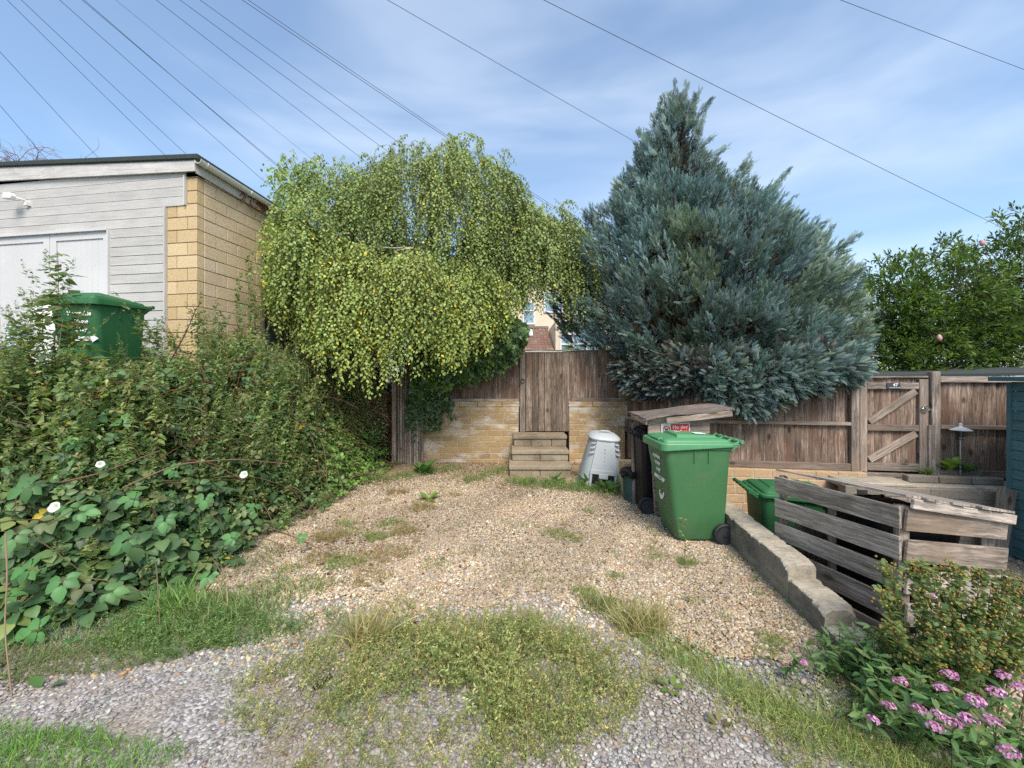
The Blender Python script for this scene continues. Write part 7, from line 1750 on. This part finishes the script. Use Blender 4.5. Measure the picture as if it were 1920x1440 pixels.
# thin young weed before the green bin
c0 = np.array(G(1283, 1060)); sg = [(curve([tuple(c0), tuple(c0 + arr(.01, 0, .2)), tuple(c0 + arr(-.01, 0, .42))], 8), (.004, .002), (0.10, 0.13, 0.05))]
m = 26; f = g.uniform(.25, 1, m); q = c0 + np.stack([g.normal(0, .012, m), g.normal(0, .01, m), f * .42], 1); dd = unit(np.stack([g.normal(0, 1, m), g.normal(0, 1, m), g.uniform(0, .8, m)], 1))
t = thing('young_weed', 'thin pale weed standing in front of the large green bin', 'weed', tuple(c0))
veg('stem', [grow(sg)], M['stem'], t, c0); veg('leaves', [inst(*LEAFN, q, frames(dd, rdir(m, .2, 1, g)), g.uniform(.03, .055, m)[:, None] * arr(1.2, 1, 1), palette(m, [(0.08, 0.125, 0.04), (0.10, 0.135, 0.05)], [1, 1], .15, g))], M['leaf'], t, c0)
# leaf litter
n = 900; x = g.uniform(-2.2, 2.0, n); y = 7.35 - np.abs(g.normal(0, .55, n)); x2 = np.concatenate([g.uniform(-2.5, 1.8, 260), g.normal(-1.5, .45, 260)]); y2 = np.concatenate([g.uniform(2.2, 6.5, 260), g.normal(4.0, .7, 260)]); x = np.concatenate([x, x2]); y = np.concatenate([y, y2])
ok = ~((x > -.12) & (x < 1.0) & (y > 6.3)); x, y = x[ok], y[ok]; n = len(x)
tag(veg('leaf_litter', [inst(*LEAF, np.stack([x, y, np.full(n, .012) + g.uniform(0, .02, n)], 1), frames(unit(rdir(n, -.2, .2, g)), unit(arr(0, 0, 1) + g.normal(0, .4, (n, 3)))), g.uniform(.018, .045, n), palette(n, [(0.16, 0.08, 0.04), (0.22, 0.12, 0.06), (0.10, 0.05, 0.03), (0.28, 0.19, 0.09)], [2, 2, 2, 1], .2, g))], M['dry'], None, arr(0, 6, 0)), 'brown fallen leaves along the foot of the walls and on the drive', 'fallen leaves', kind='stuff')

# ------------------------------------------------------------------ hypericum shrub and pink valerian, lower right
g = np.random.default_rng(61)
t = thing('hypericum_shrub', 'olive leaved shrub with yellow brown berries in front of the pallet store', 'shrub', (2.3, 2.05, -0.2)); B3 = arr(2.3, 2.05, -0.2)
tips = []
for px, py, d in ((1668, 1075, 2.1), (1700, 1065, 2.15), (1735, 1060, 2.12), (1770, 1068, 2.15), (1800, 1070, 2.1), (1850, 1080, 2.1), (1880, 1090, 2.15), (1905, 1075, 2.1), (1720, 1120, 2.0), (1660, 1110, 2.05), (1790, 1110, 2.0), (1840, 1130, 1.95), (1890, 1140, 2.0), (1760, 1160, 1.92), (1810, 1180, 1.9), (1870, 1190, 1.9), (1915, 1180, 1.95), (1690, 1170, 1.95), (1740, 1210, 1.9), (1830, 1225, 1.85), (1660, 1200, 1.98), (1780, 1235, 1.85), (1900, 1235, 1.85), (1930, 1110, 2.2), (1960, 1150, 2.1), (1700, 1230, 1.9)):
    for k in range(3): tips.append(np.array(P(px + g.normal(0, 9), py + g.normal(0, 9), d + g.normal(0, .06))))
tips = np.array(tips); n = len(tips); sg = []; lp = []; ld_ = []; be = []
for tp in tips:
    b0 = B3 + arr((tp[0] - 2.3) * .45 + g.normal(0, .05), (tp[1] - 2.05) * .3, 0.0); c_ = curve([tuple(b0), tuple(b0 * .4 + tp * .6 + arr(0, 0, .06)), tuple(tp)], 14); sg.append((c_, (.004, .0015), (0.13, 0.085, 0.04)))
    q = c_[4:]; rep = 8; qq = np.repeat(q, rep, 0); dd = unit(np.stack([g.normal(0, 1, len(qq)), g.normal(0, 1, len(qq)), g.normal(.3, .4, len(qq))], 1)); lp.append(qq + dd * .01); ld_.append(dd)
    m = 16; be.append(tp + arr(0, 0, -.02) + g.normal(0, .022, (m, 3)))
lp, ld_, be = map(np.concatenate, (lp, ld_, be)); n = len(lp)
veg('stems', [grow(sg)], M['stem'], t, B3)
veg('leaves', [inst(*OVAL, lp, frames(ld_, unit(arr(0, -.2, 1) + g.normal(0, .4, (n, 3)))), g.uniform(.018, .036, n), palette(n, [(0.075, 0.11, 0.035), (0.055, 0.095, 0.03), (0.12, 0.135, 0.04), (0.10, 0.09, 0.03)], [3, 3, 1.5, .8], .18, g))], M['leaf'], t, B3)
n = len(be); o = veg('berries', [inst(*OCT, be, frames(rdir(n, g=g), rdir(n, g=g)), g.uniform(.005, .0085, n), palette(n, [(0.30, 0.22, 0.04), (0.22, 0.14, 0.04), (0.13, 0.08, 0.04), (0.2, 0.2, 0.05)], [2, 2, 1, 1], .2, g))], M['stem'], t, B3, smooth=True); tag(o, kind='stuff')

t = thing('valerian_plant', 'pink flowered valerian spilling over the verge in the lower right corner', 'flowering plant', (1.95, 1.75, 0)); B4 = arr(1.95, 1.75, 0)
heads = [(1506, 1244, .16, .6), (1637, 1225, .2, .6), (1689, 1278, .25, 1.0), (1781, 1265, .3, 1.25), (1766, 1290, .27, .8), (1831, 1315, .3, 1.7), (1870, 1298, .3, 1.35), (1882, 1267, .33, 1.0), (1668, 1323, .2, .7), (1723, 1329, .24, .9), (1758, 1340, .25, .7), (1754, 1363, .24, 1.0), (1787, 1356, .25, 1.0), (1816, 1348, .26, 1.15), (1860, 1350, .27, .9), (1893, 1410, .25, 1.4), (1639, 1350, .17, .5), (1912, 1290, .32, 1.0), (1745, 1118, .42, .6)]
sg = []; lp = []; ld_ = []
for px, py, zh, s_ in heads:
    hd = np.array(G(px, py, zh)) if py > 1200 else np.array(P(px, py, 2.0)); b0 = arr(hd[0] * .82 + .3 + g.normal(0, .08), hd[1] + .12 + g.normal(0, .05), 0); b0[2] = H1(b0[0], b0[1]) - .02
    c_ = curve([tuple(b0), tuple(b0 * .45 + hd * .55 + arr(0, 0, .03)), tuple(hd)], 14); sg.append((c_, (.004, .002), (0.09, 0.12, 0.05)))
    q = np.repeat(c_[2:-2], 2, 0); dd = unit(np.stack([g.normal(0, 1, len(q)), g.normal(0, 1, len(q)), g.uniform(-.1, .7, len(q))], 1)); lp.append(q); ld_.append(dd)
    m = int(40 * s_) + 14; rdh = .017 * s_ ** .6 + .006; fl_ = hd + rdir(m, -.25, 1, g) * arr(1.25, 1.0, .65) * rdh * g.uniform(.7, 1.1, (m, 1))
    FL = ([(0, 0, .1), (1, .2, .25), (.2, .9, .25), (-.9, .5, .25), (-.7, -.7, .25), (.4, -.9, .25)], [(0, 1, 2), (0, 2, 3), (0, 3, 4), (0, 4, 5), (0, 5, 1)])
    veg('flower_head', [inst(*FL, fl_, frames(rdir(m, -.3, .3, g), unit(fl_ - hd + arr(0, -.002, .004))), g.uniform(.0045, .0065, m), palette(m, [(0.55, 0.20, 0.40), (0.64, 0.34, 0.52), (0.42, 0.11, 0.27), (0.72, 0.48, 0.62)], [3, 3, 1, 1.6], .12, g))], M['petal'], t, B4)
for i in range(230):
    f = g.uniform(0, 1); bx = np.interp(f, [0, 1], [1.78, 2.45]) + g.normal(0, .08); by = np.interp(f, [0, 1], [2.05, 1.62]) + g.normal(0, .14); by = max(by, 1.5)
    b0 = arr(bx, by, H1(bx, by) - .02); h = g.uniform(.10, .30); e = b0 + arr(g.normal(-.03, .07), g.normal(-.05, .06), h); c_ = curve([tuple(b0), tuple((b0 + e) / 2 + arr(0, 0, .02)), tuple(e)], 9); sg.append((c_, (.003, .0015), (0.09, 0.12, 0.05)))
    q = np.repeat(c_[1:], 2, 0); dd = unit(np.stack([g.normal(0, 1, len(q)), g.normal(0, 1, len(q)), g.uniform(-.1, .9, len(q))], 1)); lp.append(q); ld_.append(dd)
lp, ld_ = map(np.concatenate, (lp, ld_)); n = len(lp)
veg('stems', [grow(sg)], M['stem'], t, B4)
VL = _oval(.3, .2, .05)
veg('leaves', [inst(*VL, lp, frames(ld_, unit(arr(0, -.1, 1) + g.normal(0, .35, (n, 3)))), g.uniform(.038, .075, n), palette(n, [(0.065, 0.12, 0.045), (0.085, 0.145, 0.05), (0.05, 0.095, 0.038), (0.12, 0.14, 0.05)], [3, 3, 2, .8], .18, g))], M['leaf'], t, B4)
